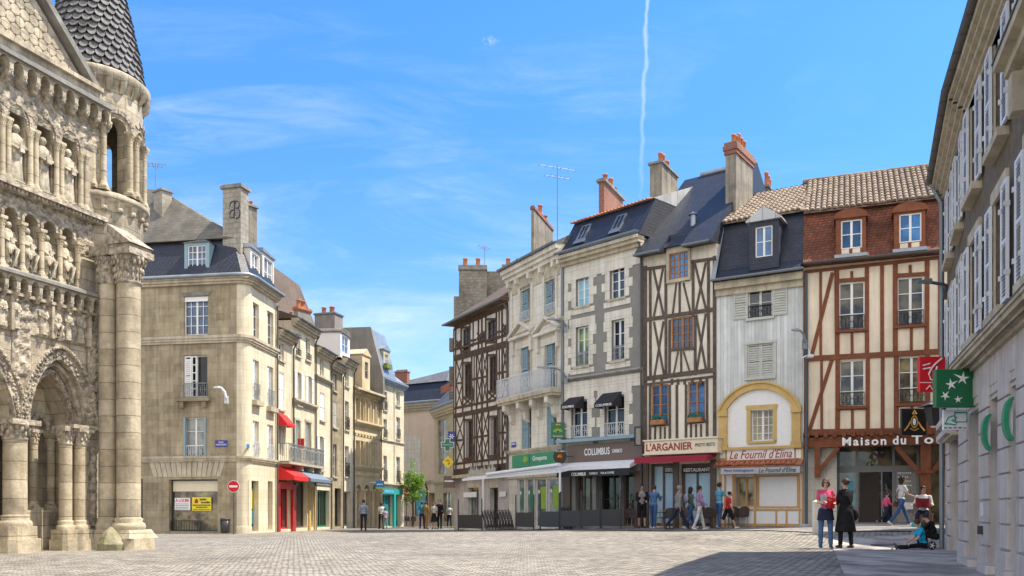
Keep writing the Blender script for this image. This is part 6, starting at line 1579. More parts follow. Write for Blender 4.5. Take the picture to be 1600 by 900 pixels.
# buttress shafts with big capitals under the turret
for (px, Y, r, zt, sl_) in ((168, 22.15, .21, 7.62, 0), (201, 22.1, .29, 7.62, 1)):
    x, y = XY(px, Y); Ms = frame(x, y, 0, CF.ang); keep = CF.M
    m = MB(); rr = r; b = .82
    m.prism([(-rr*1.75, -rr*1.2), (-rr*1.2, -rr*1.75), (rr*1.2, -rr*1.75), (rr*1.75, -rr*1.2), (rr*1.75, rr*1.7), (-rr*1.75, rr*1.7)], 'xy', -.1, b*.36)
    m.add([(s1*rr*(1.7 if k == 0 else 1.3), s2*rr*(1.7 if k == 0 else 1.3), (b*.36, b*.62)[k]) for k in (0, 1) for s1, s2 in ((-1, -1), (1, -1), (1, 1), (-1, 1))], [(0, 1, 5, 4), (1, 2, 6, 5), (2, 3, 7, 6), (3, 0, 4, 7), (4, 5, 6, 7)])
    m.lathe([(rr*1.3, b*.6), (rr*1.42, b*.7), (rr*1.34, b*.8), (rr*1.1, b*.86), (rr*1.2, b*.94), (rr, b)], (0, 0, 0), 20)
    m.lathe([(rr, b), (rr*.985, zt-.95)], (0, 0, 0), 24); o = cadd('buttress_shaft', m, 'stone_shaft', M4=Ms)
    c = MB(); c.lathe([(rr*1.0, zt-.95), (rr*1.16, zt-.91), (rr*1.03, zt-.86), (rr*1.12, zt-.5), (rr*1.42, zt-.26)], (0, 0, 0), 20); c.box(-rr*1.45, rr*1.45, -rr*1.45, rr*1.45, zt-.26, zt-.1); c.box(-rr*1.3, rr*1.3, -rr*1.3, rr*1.6, zt-.1, zt)
    for k in range(18):
        a = 2*math.pi*k/18
        for q, zz in ((1.06, .76), (1.16, .6), (1.3, .42), (1.38, .33)): c.ball((rr*q*math.cos(a+q*3), rr*q*math.sin(a+q*3), zt-zz), rr*.135, 7, (1, 1, 2.0))
    if sl_: c.add([(-rr*1.4, -rr*1.5, zt), (rr*1.4, -rr*1.5, zt), (rr*1.4, rr*1.2, zt), (-rr*1.4, rr*1.2, zt), (-rr*1.2, rr*1.2, zt+.55), (rr*1.2, rr*1.2, zt+.55)], [(0, 1, 5, 4), (1, 2, 5), (3, 0, 4), (2, 3, 4, 5)])
    cadd('capital', c, 'stone_carved', o, M4=Ms)
# mossy guard stone
surf('moss_stone', (.40, .35, .25), (.20, .21, .10), 5.0, stain=.4, bump=.4)
x, y = XY(173, 21.5); m = MB(); rnd = random.Random(2); prof = [(0, .31), (.2, .33), (.36, .24), (.5, .15), (.62, .03)]; seg = 7
vs = [((r_*(1+rnd.uniform(-.12, .12)))*math.cos(2*math.pi*k/seg+.2), r_*(1+rnd.uniform(-.12, .12))*math.sin(2*math.pi*k/seg+.2), z) for z, r_ in prof for k in range(seg)]
m.add(vs, [(i*seg+k, i*seg+(k+1) % seg, (i+1)*seg+(k+1) % seg, (i+1)*seg+k) for i in range(4) for k in range(seg)]+[tuple(range(4*seg, 5*seg))])
tag(m.build('guard_stone', 'moss_stone', None, frame(x, y, gz_(x, y)-.04), .02), 'mossy boulder at the foot of the church columns', 'stone')

# ================================================================= BUILDING ON THE RIGHT
bx, by = 8.345, 16.0; fx, fy = 10.19, 20.5; nx_, ny_ = 8.345-.35*11, 5.0
K1 = Fr(fx, fy, 0.0, math.atan2(by-fy, bx-fx)); K2 = Fr(bx, by, 0.0, math.atan2(ny_-by, nx_-bx)); L1_ = math.hypot(bx-fx, by-fy); L2_ = math.hypot(nx_-bx, ny_-by)
BK = empty('bank_building', K1.M, 'tall roughcast building on the right with pale shutters and a white stone bank ground floor', 'building')
class Seg(House):
    def __init__(s, f, W): s.f = f; s.W = W; s.hs = []; s.root = BK; s.M = f.M
def u_of_Y(f, Y): return (f.O.y-Y)/-f.U.y
ZG, ZC1, ZC2 = 3.42, 3.62, 8.32
S1, S2 = Seg(K1, L1_), Seg(K2, L2_)
# ground floor openings, deep
g1 = [(S1.u(1486), S1.u(1501), -.2, 2.55, .4)]
g2 = [(S2.u(1514), S2.u(1533.5), .12, 2.75, .5), (S2.u(1548), S2.u(1563.5), .12, 2.75, .5), (S2.u(1580), S2.u(1592.5), .12, 2.75, .5)]
u_ = g2[-1][1]+.75
while u_ < L2_-1.3: g2.append((u_, u_+1.15, .12, 2.75, .5)); u_ += 1.9
S1.hs = list(g1); S2.hs = list(g2)
g1[0] = (max(.25, S1.u(1486)), S1.u(1501), -.2, 2.55, .4); S1.hs = list(g1)
for S_, W_ in ((S1, L1_), (S2, L2_)):
    m = MB().holes(0, W_, -.4, ZG, S_.hs); S_.add('ground_floor', m, 'stone_block')
    # rusticated blocks standing proud on every pier
    edges = [0.0]+[q for h_ in sorted(S_.hs) for q in h_[:2]]+[W_]
    for a, b in zip(edges[::2], edges[1::2]):
        if b-a < .08: continue
        z = .42; m = MB()
        while z < 2.72: m.box(a+.004, b-.004, -.045, .02, z+.012, z+.355); z += .37
        m.box(a+.002, b+.0, -.07, .02, -.4, .40)
        S_.add('rusticated_pier', m, 'stone_block', bevel=.012)
    m = MB(); m.box(0, W_, -.03, .02, 2.82, ZG)
    for h_ in S_.hs: m.box(h_[0]+.1, h_[1]-.1, -.045, -.02, 2.95, 3.3)
    S_.add('frieze_panels', m, 'stone_block', bevel=.008)
    m = MB(); m.box(-.02, W_+.02, -.10, .05, ZG, ZG+.06); m.box(-.02, W_+.02, -.19, .05, ZG+.06, ZG+.12); m.box(-.03, W_+.03, -.27, .05, ZG+.12, ZG+.19); m.box(-.03, W_+.03, -.3, .05, ZG+.19, ZG+.24)
    S_.add('lower_cornice', m, 'stone_trim'); S_.add('lower_cornice_lead', MB().box(-.03, W_+.03, -.31, .02, ZG+.241, ZG+.26), 'pipe_dark')
for S_, hs_ in ((S1, g1), (S2, g2)):
    for i, (a, b, c, d, r_) in enumerate(hs_):
        fb = MB(); y = r_-.05; c2 = c+.04
        fb.box(a, a+.07, y-.06, y, c2, d); fb.box(b-.07, b, y-.06, y, c2, d); fb.box(a+.07, b-.07, y-.059, y, c2, c2+.3); fb.box(a+.07, b-.07, y-.059, y, d-.1, d); fb.box(a+.07, b-.07, y-.055, y, 1.95, 2.02)
        o = S_.add('door' if S_ is S1 else 'shop_window', fb, 'shutter_blue' if S_ is not S1 else 'alu_grey'); S_.add('pane', MB().box(a+.05, b-.05, y-.02, y-.01, c2+.25, d-.08), 'glass', o)
        S_.add('threshold', MB().box(a+.0, b-.0, -.2, r_-.1, -.3, c+.03), 'stone_block', o)
S1.add('door_canopy', MB().box(g1[0][0]-.1, g1[0][1]+.1, -.16, 0, 2.5, 2.56), 'stone_trim')
# upper wall with shuttered windows
def upper(S_, W_, cs):
    S_.hs = []
    for c in cs:
        for (z0, z1) in ((3.98, 5.72), (6.55, 8.2)):
            S_.win(0, 0, 0, 0, 2, 3, gl='glass_dark', fm='white_paint', rect=(c-.42, c+.42, z0, z1), depth=.22, sillm='stone_trim', sill=False)
            S_.shutters('LR', 'shutter_pale', .44, y=-.09, step=.055)
            fo = S_.last[0]; m = MB(); q = .17
            m.box(c-.42-q, c-.42, -.03, .02, z0, z1); m.box(c+.42, c+.42+q, -.03, .02, z0, z1); m.box(c-.42-q, c+.42+q, -.05, .02, z1, z1+q+.04); S_.add('surround', m, 'stone_trim', fo)
            for x in (c-.86, c-.46, c+.46, c+.86):
                for zh in (z0+.35, z1-.42): S_.add('shutter_hinge', MB().box(x-.02, x+.02, -.12, -.04, zh, zh+.07), 'iron_white', fo)
            S_.add('sill', MB().box(c-.6, c+.6, -.16, .05, z0-.14, z0-.01), 'stone_trim', fo)
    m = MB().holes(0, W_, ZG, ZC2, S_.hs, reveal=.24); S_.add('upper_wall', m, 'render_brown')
    m = MB(); zz = ZC2
    for (o_, h_) in ((.05, .1), (.1, .08), (.18, .1), (.26, .07), (.33, .12)): m.box(-.05, W_+.05, -o_, .05, zz-.12, zz-.12+h_); zz += h_
    S_.add('top_cornice', m, 'stone_trim'); z9 = zz-.12
    g_ = S_.gutter(0, 0, .38, .07, 'pipe_dark', zz=z9+.05, u0=-.05, u1=W_+.05)
    return z9
upper(S1, L1_, [u_of_Y(K1, 19.3), u_of_Y(K1, 17.35)]); z9 = upper(S2, L2_, [u_of_Y(K2, Y) for Y in (15.25, 13.15, 11.0, 8.9, 6.8)])
for S_, W_ in ((S1, L1_), (S2, L2_)): S_.roof([(-.3, z9), (-.3, z9+.05), (4, z9+1.3), (8, z9)], 'slate_grey', -.02, W_+.02)
# other walls of the block and its rear wing
m = MB(); e0, e1 = K1.w(0, 0, 0), K1.w(0, 8, 0); n0, n1 = K2.w(L2_, 0, 0), K2.w(L2_, 8, 0); inv = BK.matrix_basis.inverted()
def wq(a, b, z0, z1): m.add([inv @ Vector((a.x, a.y, z0)), inv @ Vector((b.x, b.y, z0)), inv @ Vector((b.x, b.y, z1)), inv @ Vector((a.x, a.y, z1))], [(0, 1, 2, 3)])
wq(e0, e1, -.4, z9); wq(n0, n1, -.4, z9); wq(e1, n1, -.4, z9)
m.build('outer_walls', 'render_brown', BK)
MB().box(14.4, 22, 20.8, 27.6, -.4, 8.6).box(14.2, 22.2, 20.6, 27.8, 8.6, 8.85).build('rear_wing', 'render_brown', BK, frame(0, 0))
S1.add('downpipe', MB().tube([(.06, -.12, 0), (.06, -.12, z9-.5), (.06, -.35, z9)], .055, 10), 'pipe_zinc')
for Y in (17.0, 13.4): 
    u_ = u_of_Y(K2 if Y < 16 else K1, Y); S_ = S2 if Y < 16 else S1
    S_.add('roof_vent', MB().box(u_-.2, u_+.2, -.12, .5, z9+.02, z9+.55).box(u_-.25, u_+.25, -.2, .55, z9+.55, z9+.6), 'pipe_dark')
ui = S2.u(1540); zi = S2.z(795, 1540); S2.add('intercom', MB().box(ui-.06, ui+.06, -.075, -.04, zi-.12, zi+.1), 'iron_white'); S2.add('ash_box', MB().box(ui-.05, ui+.05, -.12, -.04, zi-.42, zi-.28), 'alu_dark')
m = MB(); m.tube([(u_of_Y(K2, 15.9), -.2, ZG+.1), (u_of_Y(K2, 14.2), -.22, ZG-.02), (u_of_Y(K2, 12.4), -.21, ZG+.04), (u_of_Y(K2, 9), -.21, ZG+.02)], .012, 6); S2.add('wall_cable', m, 'plastic_dark')
# projecting stone ledge on the near part of the wall
u0_ = u_of_Y(K2, 11.3); m = MB()
m.box(u0_, u0_+4, -.15, .02, 6.5, 6.62); m.box(u0_-.05, u0_+4, -.3, .02, 6.62, 6.75); m.box(u0_-.1, u0_+4, -.42, .02, 6.75, 6.86); m.box(u0_+.2, u0_+.45, -.3, .0, 6.0, 6.5)
S2.add('balcony_ledge', m, 'stone_trim'); S2.add('ledge_lead', MB().box(u0_-.12, u0_+4, -.44, .02, 6.861, 6.88), 'pipe_dark')
# ---- hanging signs on brackets
def hang(name, label, px0, py0, px1, py1, Y, mat, thick=.09, cat='sign', ang=0.0, group=None):
    x0, _ = XY(px0, Y); x1, _ = XY(px1, Y); z0, z1 = Zat(py1, Y), Zat(py0, Y); Mx = Matrix.Translation(((x0+x1)/2, Y, z0)) @ Matrix.Rotation(ang, 4, 'Z')
    w2 = (x1-x0)/2; o = MB().box(-w2, w2, 0, thick, 0, z1-z0).build(name, mat, None, Mx, .008); tag(o, label, cat, group); return o, Mx, w2, z1-z0
def bracket(o, Mx, w2, L, z, mat='iron_white', y=.045, th=.02): MB().box(w2+.001, w2+L, y-th, y+th, z-.03, z+.03).build('bracket', mat, o, Mx)
o, Mx, w2, h = hang('bank_sign', 'square green bank sign with four white star-birds hanging above the pavement', 1463, 577, 1524, 636, 15.3, 'sign_green', .14)
def star(mb, cx, cz, r, rot, tail=1.0):
    pts = []
    for k in range(10):
        a = rot+math.pi*k/5; rr = r*(1.0 if k % 2 == 0 else .33)*(tail if k == 0 else 1); pts.append((cx+rr*math.cos(a), cz+rr*math.sin(a)))
    mb.add([(cx, -.006, cz)]+[(p[0], -.006, p[1]) for p in pts], [(0, k+1, (k+1) % 10+1) for k in range(10)])
m = MB()
for cx, cz, r, rot, tl in ((.35, .76, .28, 2.7, 1.5), (-.25, .6, .24, .5, 1.3), (-.55, .3, .2, .9, 1.2), (.1, .2, .16, .4, 1.4)): star(m, cx*w2, cz*h, r*w2*1.3, rot, tl)
m.build('star_birds', 'letter_white', o, Mx)
MB().box(w2+.001, w2+.22, .02, .12, h*.3, h*.8).build('bracket', 'stone_block', o, Mx)
o, Mx, w2, h = hang('savings_bank_sign', 'red square sign with a white squirrel-like stroke behind the green bank sign', 1437, 557, 1477, 612, 19.6, 'sign_red', .12)
m = MB(); S_ = lambda pts, r: m.tube([(x*w2, -.006, z*h) for x, z in pts], r, 5)
S_([(.75, .95), (.3, .82), (-.05, .68), (-.3, .5), (-.15, .35), (.15, .3)], .018); S_([(-.75, .74), (-.2, .8)], .016); S_([(-.75, .64), (-.15, .68)], .016); S_([(.1, .3), (.35, .72)], .018); S_([(.5, .62), (.55, .5), (.4, .45)], .014); S_([(-.5, .06), (-.2, .18), (0, .06), (.2, .16), (.5, .1)], .014)
m.build('sign_strokes', 'letter_white', o, Mx); MB().box(-w2, w2, -.004, -.001, h*.25, h*.27).build('sign_line', 'letter_white', o, Mx); bracket(o, Mx, w2, .25, h*.5)
o, Mx, w2, h = hang('crest_sign', 'black hanging sign with a golden crest and white oval, left of the lantern', 1409, 638, 1448, 680, 21.5, 'sign_black', .1)
m = MB(); oval = lambda rx, rz, cx=0, cz=.5: [(cx*w2+rx*w2*math.cos(a), cz*h+rz*h*math.sin(a)) for a in [2*math.pi*k/20 for k in range(20)]]
A_, B_ = oval(.3, .24), oval(.21, .18)
for i in range(20): j = (i+1) % 20; m.quad((A_[i][0], -.008, A_[i][1]), (A_[j][0], -.008, A_[j][1]), (B_[j][0], -.008, B_[j][1]), (B_[i][0], -.008, B_[i][1]))
m.tube([(-.3*w2, -.006, .5*h), (-.55*w2, -.006, .3*h), (-.8*w2, -.006, .16*h)], .02, 5); m.tube([(.3*w2, -.006, .5*h), (.55*w2, -.006, .3*h), (.8*w2, -.006, .16*h)], .02, 5); m.tube([(-.15*w2, -.006, .78*h), (0, -.006, .92*h), (.15*w2, -.006, .78*h)], .022, 5); m.ball((0, -.004, .8*h), .03, 8, (1, .3, 1)); m.tube([(-.35*w2, -.006, .25*h), (0, -.006, .17*h), (.35*w2, -.006, .25*h)], .014, 5)
m.build('gold_crest', 'letter_gold', o, Mx); MB().prism(oval(.13, .13), 'xz', -.01, -.001).build('oval_portrait', 'letter_white', o, Mx); MB().box(w2+.001, w2+.75, .03, .07, h*.9, h*.96).build('bracket', 'iron_black', o, Mx)
# lantern hanging from the building corner
x, y = XY(1462, 20.9); z = Zat(665, 20.9)
Lm = frame(x, y, z); t_ = empty('corner_lantern', Lm, 'dark blue-black canopy lantern hanging beside the black crest sign', 'lantern')
MB().add([(-.33, -.3, .46), (.2, -.3, .46), (.2, .3, .46), (-.33, .3, .46), (-.05, -.08, .6), (.1, -.08, .6), (.1, .08, .6), (-.05, .08, .6)], [(3, 2, 1, 0), (0, 1, 5, 4), (1, 2, 6, 5), (2, 3, 7, 6), (3, 0, 4, 7), (4, 5, 6, 7)]).build('lantern_hood', 'plastic_dark', t_, Lm)
MB().add([(-.12, -.12, .0), (.12, -.12, .0), (.12, .12, .0), (-.12, .12, .0), (-.2, -.2, .44), (.18, -.2, .44), (.18, .2, .44), (-.2, .2, .44)], [(0, 3, 2, 1), (0, 1, 5, 4), (1, 2, 6, 5), (2, 3, 7, 6), (3, 0, 4, 7)]).build('lantern_body', 'alu_dark', t_, Lm)
# hand-and-card sign on the white wall
o, Mx, w2, h = hang('cash_machine_sign', 'small white panel with a teal hand and card outline above tiny coloured flags', 1474, 640, 1512, 672, 15.5, 'letter_white', .05)
m = MB(); m.tube([(q[0]*w2, -.004, q[1]*h) for q in ((-.1, .85), (.9, .85), (.9, .4), (-.0, .4), (-.1, .85))], .012, 5); m.tube([(q[0]*w2, -.004, q[1]*h) for q in ((-.9, .3), (-.6, .62), (-.2, .7), (.1, .6), (-.1, .5), (-.35, .48), (.1, .35), (.0, .25), (-.5, .3), (-.9, .3))], .012, 5)
m.build('hand_outline', 'paint_teal', o, Mx)
for k, mt in enumerate(('paint_teal', 'sign_skyblue', 'sign_red', 'sign_blue', 'sign_orange')): MB().box(-w2*.95+k*w2*.39, -w2*.95+k*w2*.39+w2*.26, -.006, -.001, .03, h*.14).build('flag_sticker', mt, o, Mx)
# bank name board above the door, parallel with the wall
a, b = K1.uv(1482, 670)[0], K1.uv(1499, 670)[0]
m = MB().box(a, b, -.26, -.05, 2.56, 2.96); o = m.build('bank_name_board', 'stone_block', None, K1.M); tag(o, 'pale board with grey lettering over the bank door at the far corner', 'sign')
lettering('BNP PARIBAS', a+.1, b-.1, 2.68, 2.82, -.261, K1.M, 'alu_grey', o, .01)
# two green crescent signs on the piers
for i, (px, py0, py1) in enumerate(((1519, 648, 704), (1550, 622, 690))):
    S_ = S2; u_ = S2.u(px, .3); zt, zb = K2.uv(px, py0, .3)[1], K2.uv(px, py1, .3)[1]; zc = (zt+zb)/2; hh = (zt-zb)/2; m = MB(); N_ = 14
    cr = [(-.05-.12*math.sin(math.pi*k/N_), zc+hh*math.cos(math.pi*k/N_)) for k in range(N_+1)]; ci = [(-.04-.07*math.sin(math.pi*k/N_), zc+hh*.86*math.cos(math.pi*k/N_)) for k in range(N_+1)]
    for k in range(N_): m.prism([cr[k], cr[k+1], ci[k+1], ci[k]], 'yz', u_-.1, u_+.1)
    o = m.build('crescent_sign', 'sign_groupgreen', None, K2.M); tag(o, ('green crescent shaped wall sign, the smaller one nearer the bank door', 'green crescent shaped wall sign, the larger one further from the bank door')[i], 'sign', 'crescent signs on the bank wall')
    MB().prism([(-.05, zc+hh*.85)]+ci[1:-1]+[(-.05, zc-hh*.85)], 'yz', u_-.04, u_+.04).build('white_panel', 'letter_white', o, K2.M)
# ================================================================= PEOPLE
surf('skin_light', (.58, .36, .26), (.5, .30, .21), 8, bump=0, stain=0, rough=.5); surf('skin_tan', (.42, .25, .17), (.37, .21, .14), 8, bump=0, stain=0, rough=.5); surf('skin_brown', (.22, .12, .075), (.18, .1, .06), 8, bump=0, stain=0, rough=.5)
def cloth(name, c, c2=None, sc=3.0): surf('cloth_'+name, c, c2 or tuple(q*.62 for q in c), sc*3, bump=.5, bscale=11, stain=.3, stainscale=6, rough=.85, spec=.2, bdist=.01)
for nm, c in dict(black=(.018,.018,.02), navy=(.03,.035,.07), jeans=(.06,.12,.26), jeans_light=(.10,.20,.38), white=(.72,.71,.70), grey=(.30,.28,.27), blue=(.10,.18,.36), red=(.60,.03,.04), pink=(.80,.12,.24),
                  cyan=(.02,.46,.75), green=(.12,.17,.12), tan=(.36,.22,.08), teal=(.05,.25,.30), wine=(.28,.03,.04), stripe=(.15,.42,.58), shirtblue=(.34,.42,.56), brown=(.14,.06,.035), dark=(.06,.05,.05), lilac=(.45,.40,.50)).items(): cloth(nm, c)
cloth('floral', (.10, .10, .28), (.55, .35, .45), 14)
for nm, c in dict(hair_black=(.012,.01,.01), hair_brown=(.07,.035,.018), hair_auburn=(.14,.055,.02), hair_grey=(.32,.29,.27), hair_blond=(.30,.19,.08)).items(): surf(nm, c, tuple(q*.5 for q in c), 30, bump=.5, bscale=60, stain=0, rough=.55, bdist=.01)
plain('shoe_white', (.65,.65,.66), .5); plain('shoe_black', (.02,.02,.02), .4); plain('shoe_brown', (.12,.06,.03), .5); plain('shoe_grey', (.2,.2,.22), .5); plain('lips', (.45,.14,.12), .4); plain('eye_dark', (.02,.018,.015), .2)

def baked(mb, name, mat, parent, M4, vox=.012, smooth=3, label=None):
    """union of overlapping solids remeshed into one continuous skin"""
    me = bpy.data.meshes.new(name); me.from_pydata(mb.v, [], mb.f); me.update()
    bm = bmesh.new(); bm.from_mesh(me); bmesh.ops.recalc_face_normals(bm, faces=bm.faces); bm.to_mesh(me); bm.free()
    t = bpy.data.objects.new('tmp_remesh', me); COL.objects.link(t)
    r = t.modifiers.new('r', 'REMESH'); r.mode = 'VOXEL'; r.voxel_size = vox; r.use_smooth_shade = True
    if smooth: s_ = t.modifiers.new('s', 'SMOOTH'); s_.iterations = smooth; s_.factor = .5
    bpy.context.view_layer.update()
    out = bpy.data.meshes.new_from_object(t.evaluated_get(bpy.context.evaluated_depsgraph_get())); bpy.data.objects.remove(t); bpy.data.meshes.remove(me)
    out.name = name; out.materials.clear(); out.materials.append(M(mat)); out.polygons.foreach_set('use_smooth', [True]*len(out.polygons))
    o = bpy.data.objects.new(name, out); COL.objects.link(o)
    if parent is not None: o.parent = parent; o.matrix_parent_inverse = Matrix.Identity(4); o.matrix_basis = WM[parent.name].inverted() @ M4
    else: o.matrix_basis = M4
    WM[o.name] = M4
    if label: o['label'] = label
    return o
def cap(mb, p, q, r0, r1, seg=12):
    """tapered rounded limb"""
    p, q = Vector(p), Vector(q); mb.tube([p, p.lerp(q, .5), q], [r0, (r0+r1)/2, r1], seg); mb.ball(p, r0, seg); mb.ball(q, r1, seg)
def V(*a): return Vector(a)
def rotx(v, a): return Vector((v.x, v.y*math.cos(a)-v.z*math.sin(a), v.y*math.sin(a)+v.z*math.cos(a)))
class Pose:
    """joint positions; local frame: +y is where the person faces, x to the person's left is negative... z up"""
def limb(origin, l1, l2, swing, bend, out=0.0, side=1):
    """first segment hangs down, swings forward by swing, spread by out; second bends by bend (forward for arms, backward for legs)"""
    a = R(swing); o = R(out)
    d1 = Vector((side*math.sin(o), math.sin(a)*math.cos(o), -math.cos(a)*math.cos(o))); j = origin+d1*l1
    b = R(swing+bend); d2 = Vector((side*math.sin(o)*.6, math.sin(b), -math.cos(b))).normalized(); return j, j+d2*l2
def person(label, px, Y, h=1.72, face=0.0, skin='skin_light', hair='hair_brown', hairstyle='short', top='white', sleeves='short', bottom='jeans', legs='long', shoes='shoe_black',
           aL=(0, 15, 8), aR=(0, 15, 8), lL=(4, 0), lR=(-4, 0), lean=0.0, headturn=0.0, headnod=0.0, female=False, seat=None, jacket=None, jopen=True, skirt=None, coat=0, group=None, vox=.013, extra=None, z=None, twist=None, hips=None):
    """face = heading in degrees, 0 looks away from the camera (+Y), 90 looks to the picture's left"""
    s = h/1.75; x, y = XY(px, Y); zz = gz_(x, y)+.02 if z is None else z; MP = frame(x, y, zz, R(face)); root = empty('person', MP, label, 'person', group)
    hipz = .92*s if seat is None else seat; L1l, L2l = .44*s, .44*s
    pel = V(0, 0, hipz); ln = R(-lean); up = rotx(V(0, 0, 1), ln)
    chest = pel+up*.36*s; neck = pel+up*.55*s; headc = neck+up*.175*s+rotx(V(0, .02, 0), ln)
    shw = (.165 if female else .19)*s; hpw = (.10 if female else .095)*s
    J = {}
    for sd, nm, ar, lg in ((-1, 'L', aL, lL), (1, 'R', aR, lR)):
        sh_ = neck-up*.055*s+V(sd*shw, 0, 0); e, w_ = limb(sh_, .29*s, .25*s, ar[0]+0, ar[1], ar[2], sd)
        if len(ar) > 3: w_ = e+(w_-e)+V(-sd*ar[3]*s, 0, 0)
        J['s'+nm], J['e'+nm], J['w'+nm] = sh_, e, w_
        hp = pel+V(sd*hpw, 0, 0); kn, an = limb(hp, L1l, L2l, lg[0], -lg[1], 2 if seat is None else 7, sd); J['h'+nm], J['k'+nm], J['a'+nm] = hp, kn, an
    if seat is None:   # drop so the lowest ankle stands on the ground
        dz = min(J['aL'].z, J['aR'].z)-.075*s
        for k in J: J[k] = J[k]-V(0, 0, dz)
        pel, chest, neck, headc = [v-V(0, 0, dz) for v in (pel, chest, neck, headc)]
    b = MB()
    # torso, neck, head
    tw = .92 if female else 1.0
    b.ball(pel+up*.02, .135*s, 14, (1.12, .82, .85)); b.ball(chest-up*.12*s, .125*s*tw, 14, (1.08, .78, 1.3)); b.ball(chest+up*.05*s, .15*s*tw, 14, (1.12, .76, 1.15))
    for nm in 'LR': cap(b, neck-up*.06*s, J['s'+nm], .055*s, .05*s)
    cap(b, neck-up*.06*s, headc-up*.04*s, .053*s, .05*s)
    ht, hn = R(headturn), R(headnod)
    MH = Matrix.Translation(headc) @ Matrix.Rotation(ht, 4, 'Z') @ Matrix.Rotation(-hn+ln, 4, 'X')
    def hp_(v): return MH @ (Vector(v)*s)
    def hball(c, r, sc=(1, 1, 1), mb=b, seg=14):
        t = MB(); t.ball((0, 0, 0), r, seg, sc); mb.add([hp_(Vector(v)+Vector(c)) for v in t.v], t.f, True)
    hball((0, -.012, .025), .088, (.88, 1.08, 1.08)); hball((0, .012, -.045), .062, (.88, 1.05, 1.0)); hball((0, .045, -.085), .03, (1, .9, .8))
    hball((0, .098, -.012), .016, (.75, 1.1, 1.5), seg=8); 
    for sd in (-1, 1): hball((sd*.08, -.005, -.01), .022, (.4, .8, 1.3), seg=8); hball((sd*.032, .078, .025), .014, (1.3, .6, .6), seg=8)
    for nm, sd in (('L', -1), ('R', 1)):
        cap(b, J['s'+nm], J['e'+nm], .047*s*tw, .038*s*tw); cap(b, J['e'+nm], J['w'+nm], .037*s*tw, .026*s)
        d = (J['w'+nm]-J['e'+nm]).normalized(); side_ = d.cross(V(0, 0, 1)); side_ = side_.normalized() if side_.length > .2 else V(1, 0, 0); w0 = J['w'+nm]
        nrm = d.cross(side_).normalized(); palm = w0+d*.05*s; 
        for q in range(-1, 2): cap(b, w0+d*.015*s, palm+side_*.018*s*q+d*.025*s, .017*s, .014*s, 8)
        for q, (off, ln_) in enumerate(((-.027, .062), (-.009, .075), (.009, .07), (.026, .055))):
            k0 = palm+side_*off*s+d*.03*s; k1 = k0+d*ln_*.5*s+nrm*.012*s; k2 = k1+d*ln_*.4*s+nrm*.022*s; cap(b, k0, k1, .0095*s, .0085*s, 6); cap(b, k1, k2, .0085*s, .0075*s, 6)
        t0 = w0+d*.02*s+side_*.02*s*(-1); cap(b, t0, t0+d*.035*s-side_*.028*s+nrm*.01*s, .012*s, .009*s, 6)
        cap(b, J['h'+nm], J['k'+nm], .078*s, .05*s); cap(b, J['k'+nm], J['k'+nm].lerp(J['a'+nm], .35)+V(0, -.012*s, 0), .048*s, .05*s); cap(b, J['k'+nm].lerp(J['a'+nm], .35), J['a'+nm], .048*s, .034*s)
        shd = (J['a'+nm]-J['k'+nm]).normalized(); fw = (V(0, 1, 0)-shd*shd.y); fw = fw.normalized() if fw.length > .1 else V(0, 0, 1); J['f'+nm] = fw; cap(b, J['a'+nm]+shd*.035*s, J['a'+nm]+shd*.045*s+fw*.12*s, .032*s, .026*s)
    baked(b, 'body', skin, root, MP, .0095 if vox < .015 else .013, 2)
    # face features
    e = MB()
    for sd in (-1, 1): hball((sd*.031, .088, .018), .0095, (1.3, .6, .7), e, 6); 
    for sd in (-1, 1): hball((sd*.033, .089, .043), .011, (1.7, .5, .35), e, 6)
    e.build('eyes', 'eye_dark', root, MP); l_ = MB(); hball((0, .092, -.055), .013, (1.5, .6, .45), l_, 6); l_.build('mouth', 'lips', root, MP)
    # hair
    if hair:
        m = MB(); hball((0, -.024, .042), .098, (.93, 1.08, 1.0), m)
        for sd in (-1, 1): hball((sd*.062, -.03, .0), .045, (.6, 1.1, 1.1), m)
        if hairstyle == 'long': hball((0, -.07, -.06), .085, (1.05, .75, 1.6), m); [hball((sd*.07, -.02, -.05), .038, (.8, 1.0, 2.4), m) for sd in (-1, 1)]
        if hairstyle == 'bob': hball((0, -.045, -.02), .098, (1.12, .9, 1.1), m); [hball((sd*.078, .0, -.03), .042, (.8, 1.1, 1.7), m) for sd in (-1, 1)]
        if hairstyle == 'curly':
            rnd = random.Random(px)
            for k in range(34): a_, c_ = rnd.uniform(0, 6.28), rnd.uniform(-.5, 1); hball((.1*math.cos(a_)*math.sqrt(1-c_*c_), -.04+.09*math.sin(a_)*math.sqrt(1-c_*c_) if math.sin(a_) < 0 else -.03, .03+.1*c_), .042, (1, 1, 1), m, 8)
            hball((0, -.07, -.04), .09, (1.1, .8, 1.3), m)
        if hairstyle == 'bun': hball((0, -.12, .05), .045, (1, 1, 1), m)
        if hairstyle == 'tail': hball((0, -.12, .0), .035, (1, 1, 1), m); hball((0, -.13, -.08), .03, (1, 1, 2.4), m)
        # keep the face free
        m2 = baked(m, 'hair', hair, root, MP, .011, 1)
        inv = MH.inverted(); bm = bmesh.new(); bm.from_mesh(m2.data)
        dead = [v for v in bm.verts if (lambda q: q.y/s > .052 and q.z/s < .062)(inv @ v.co)]
        bmesh.ops.delete(bm, geom=dead, context='VERTS'); bm.to_mesh(m2.data); bm.free()
    # trousers or skirt
    m = MB(); g_ = .014*s
    m.ball(pel+up*.02, .15*s, 14, (1.12, .86, .8))
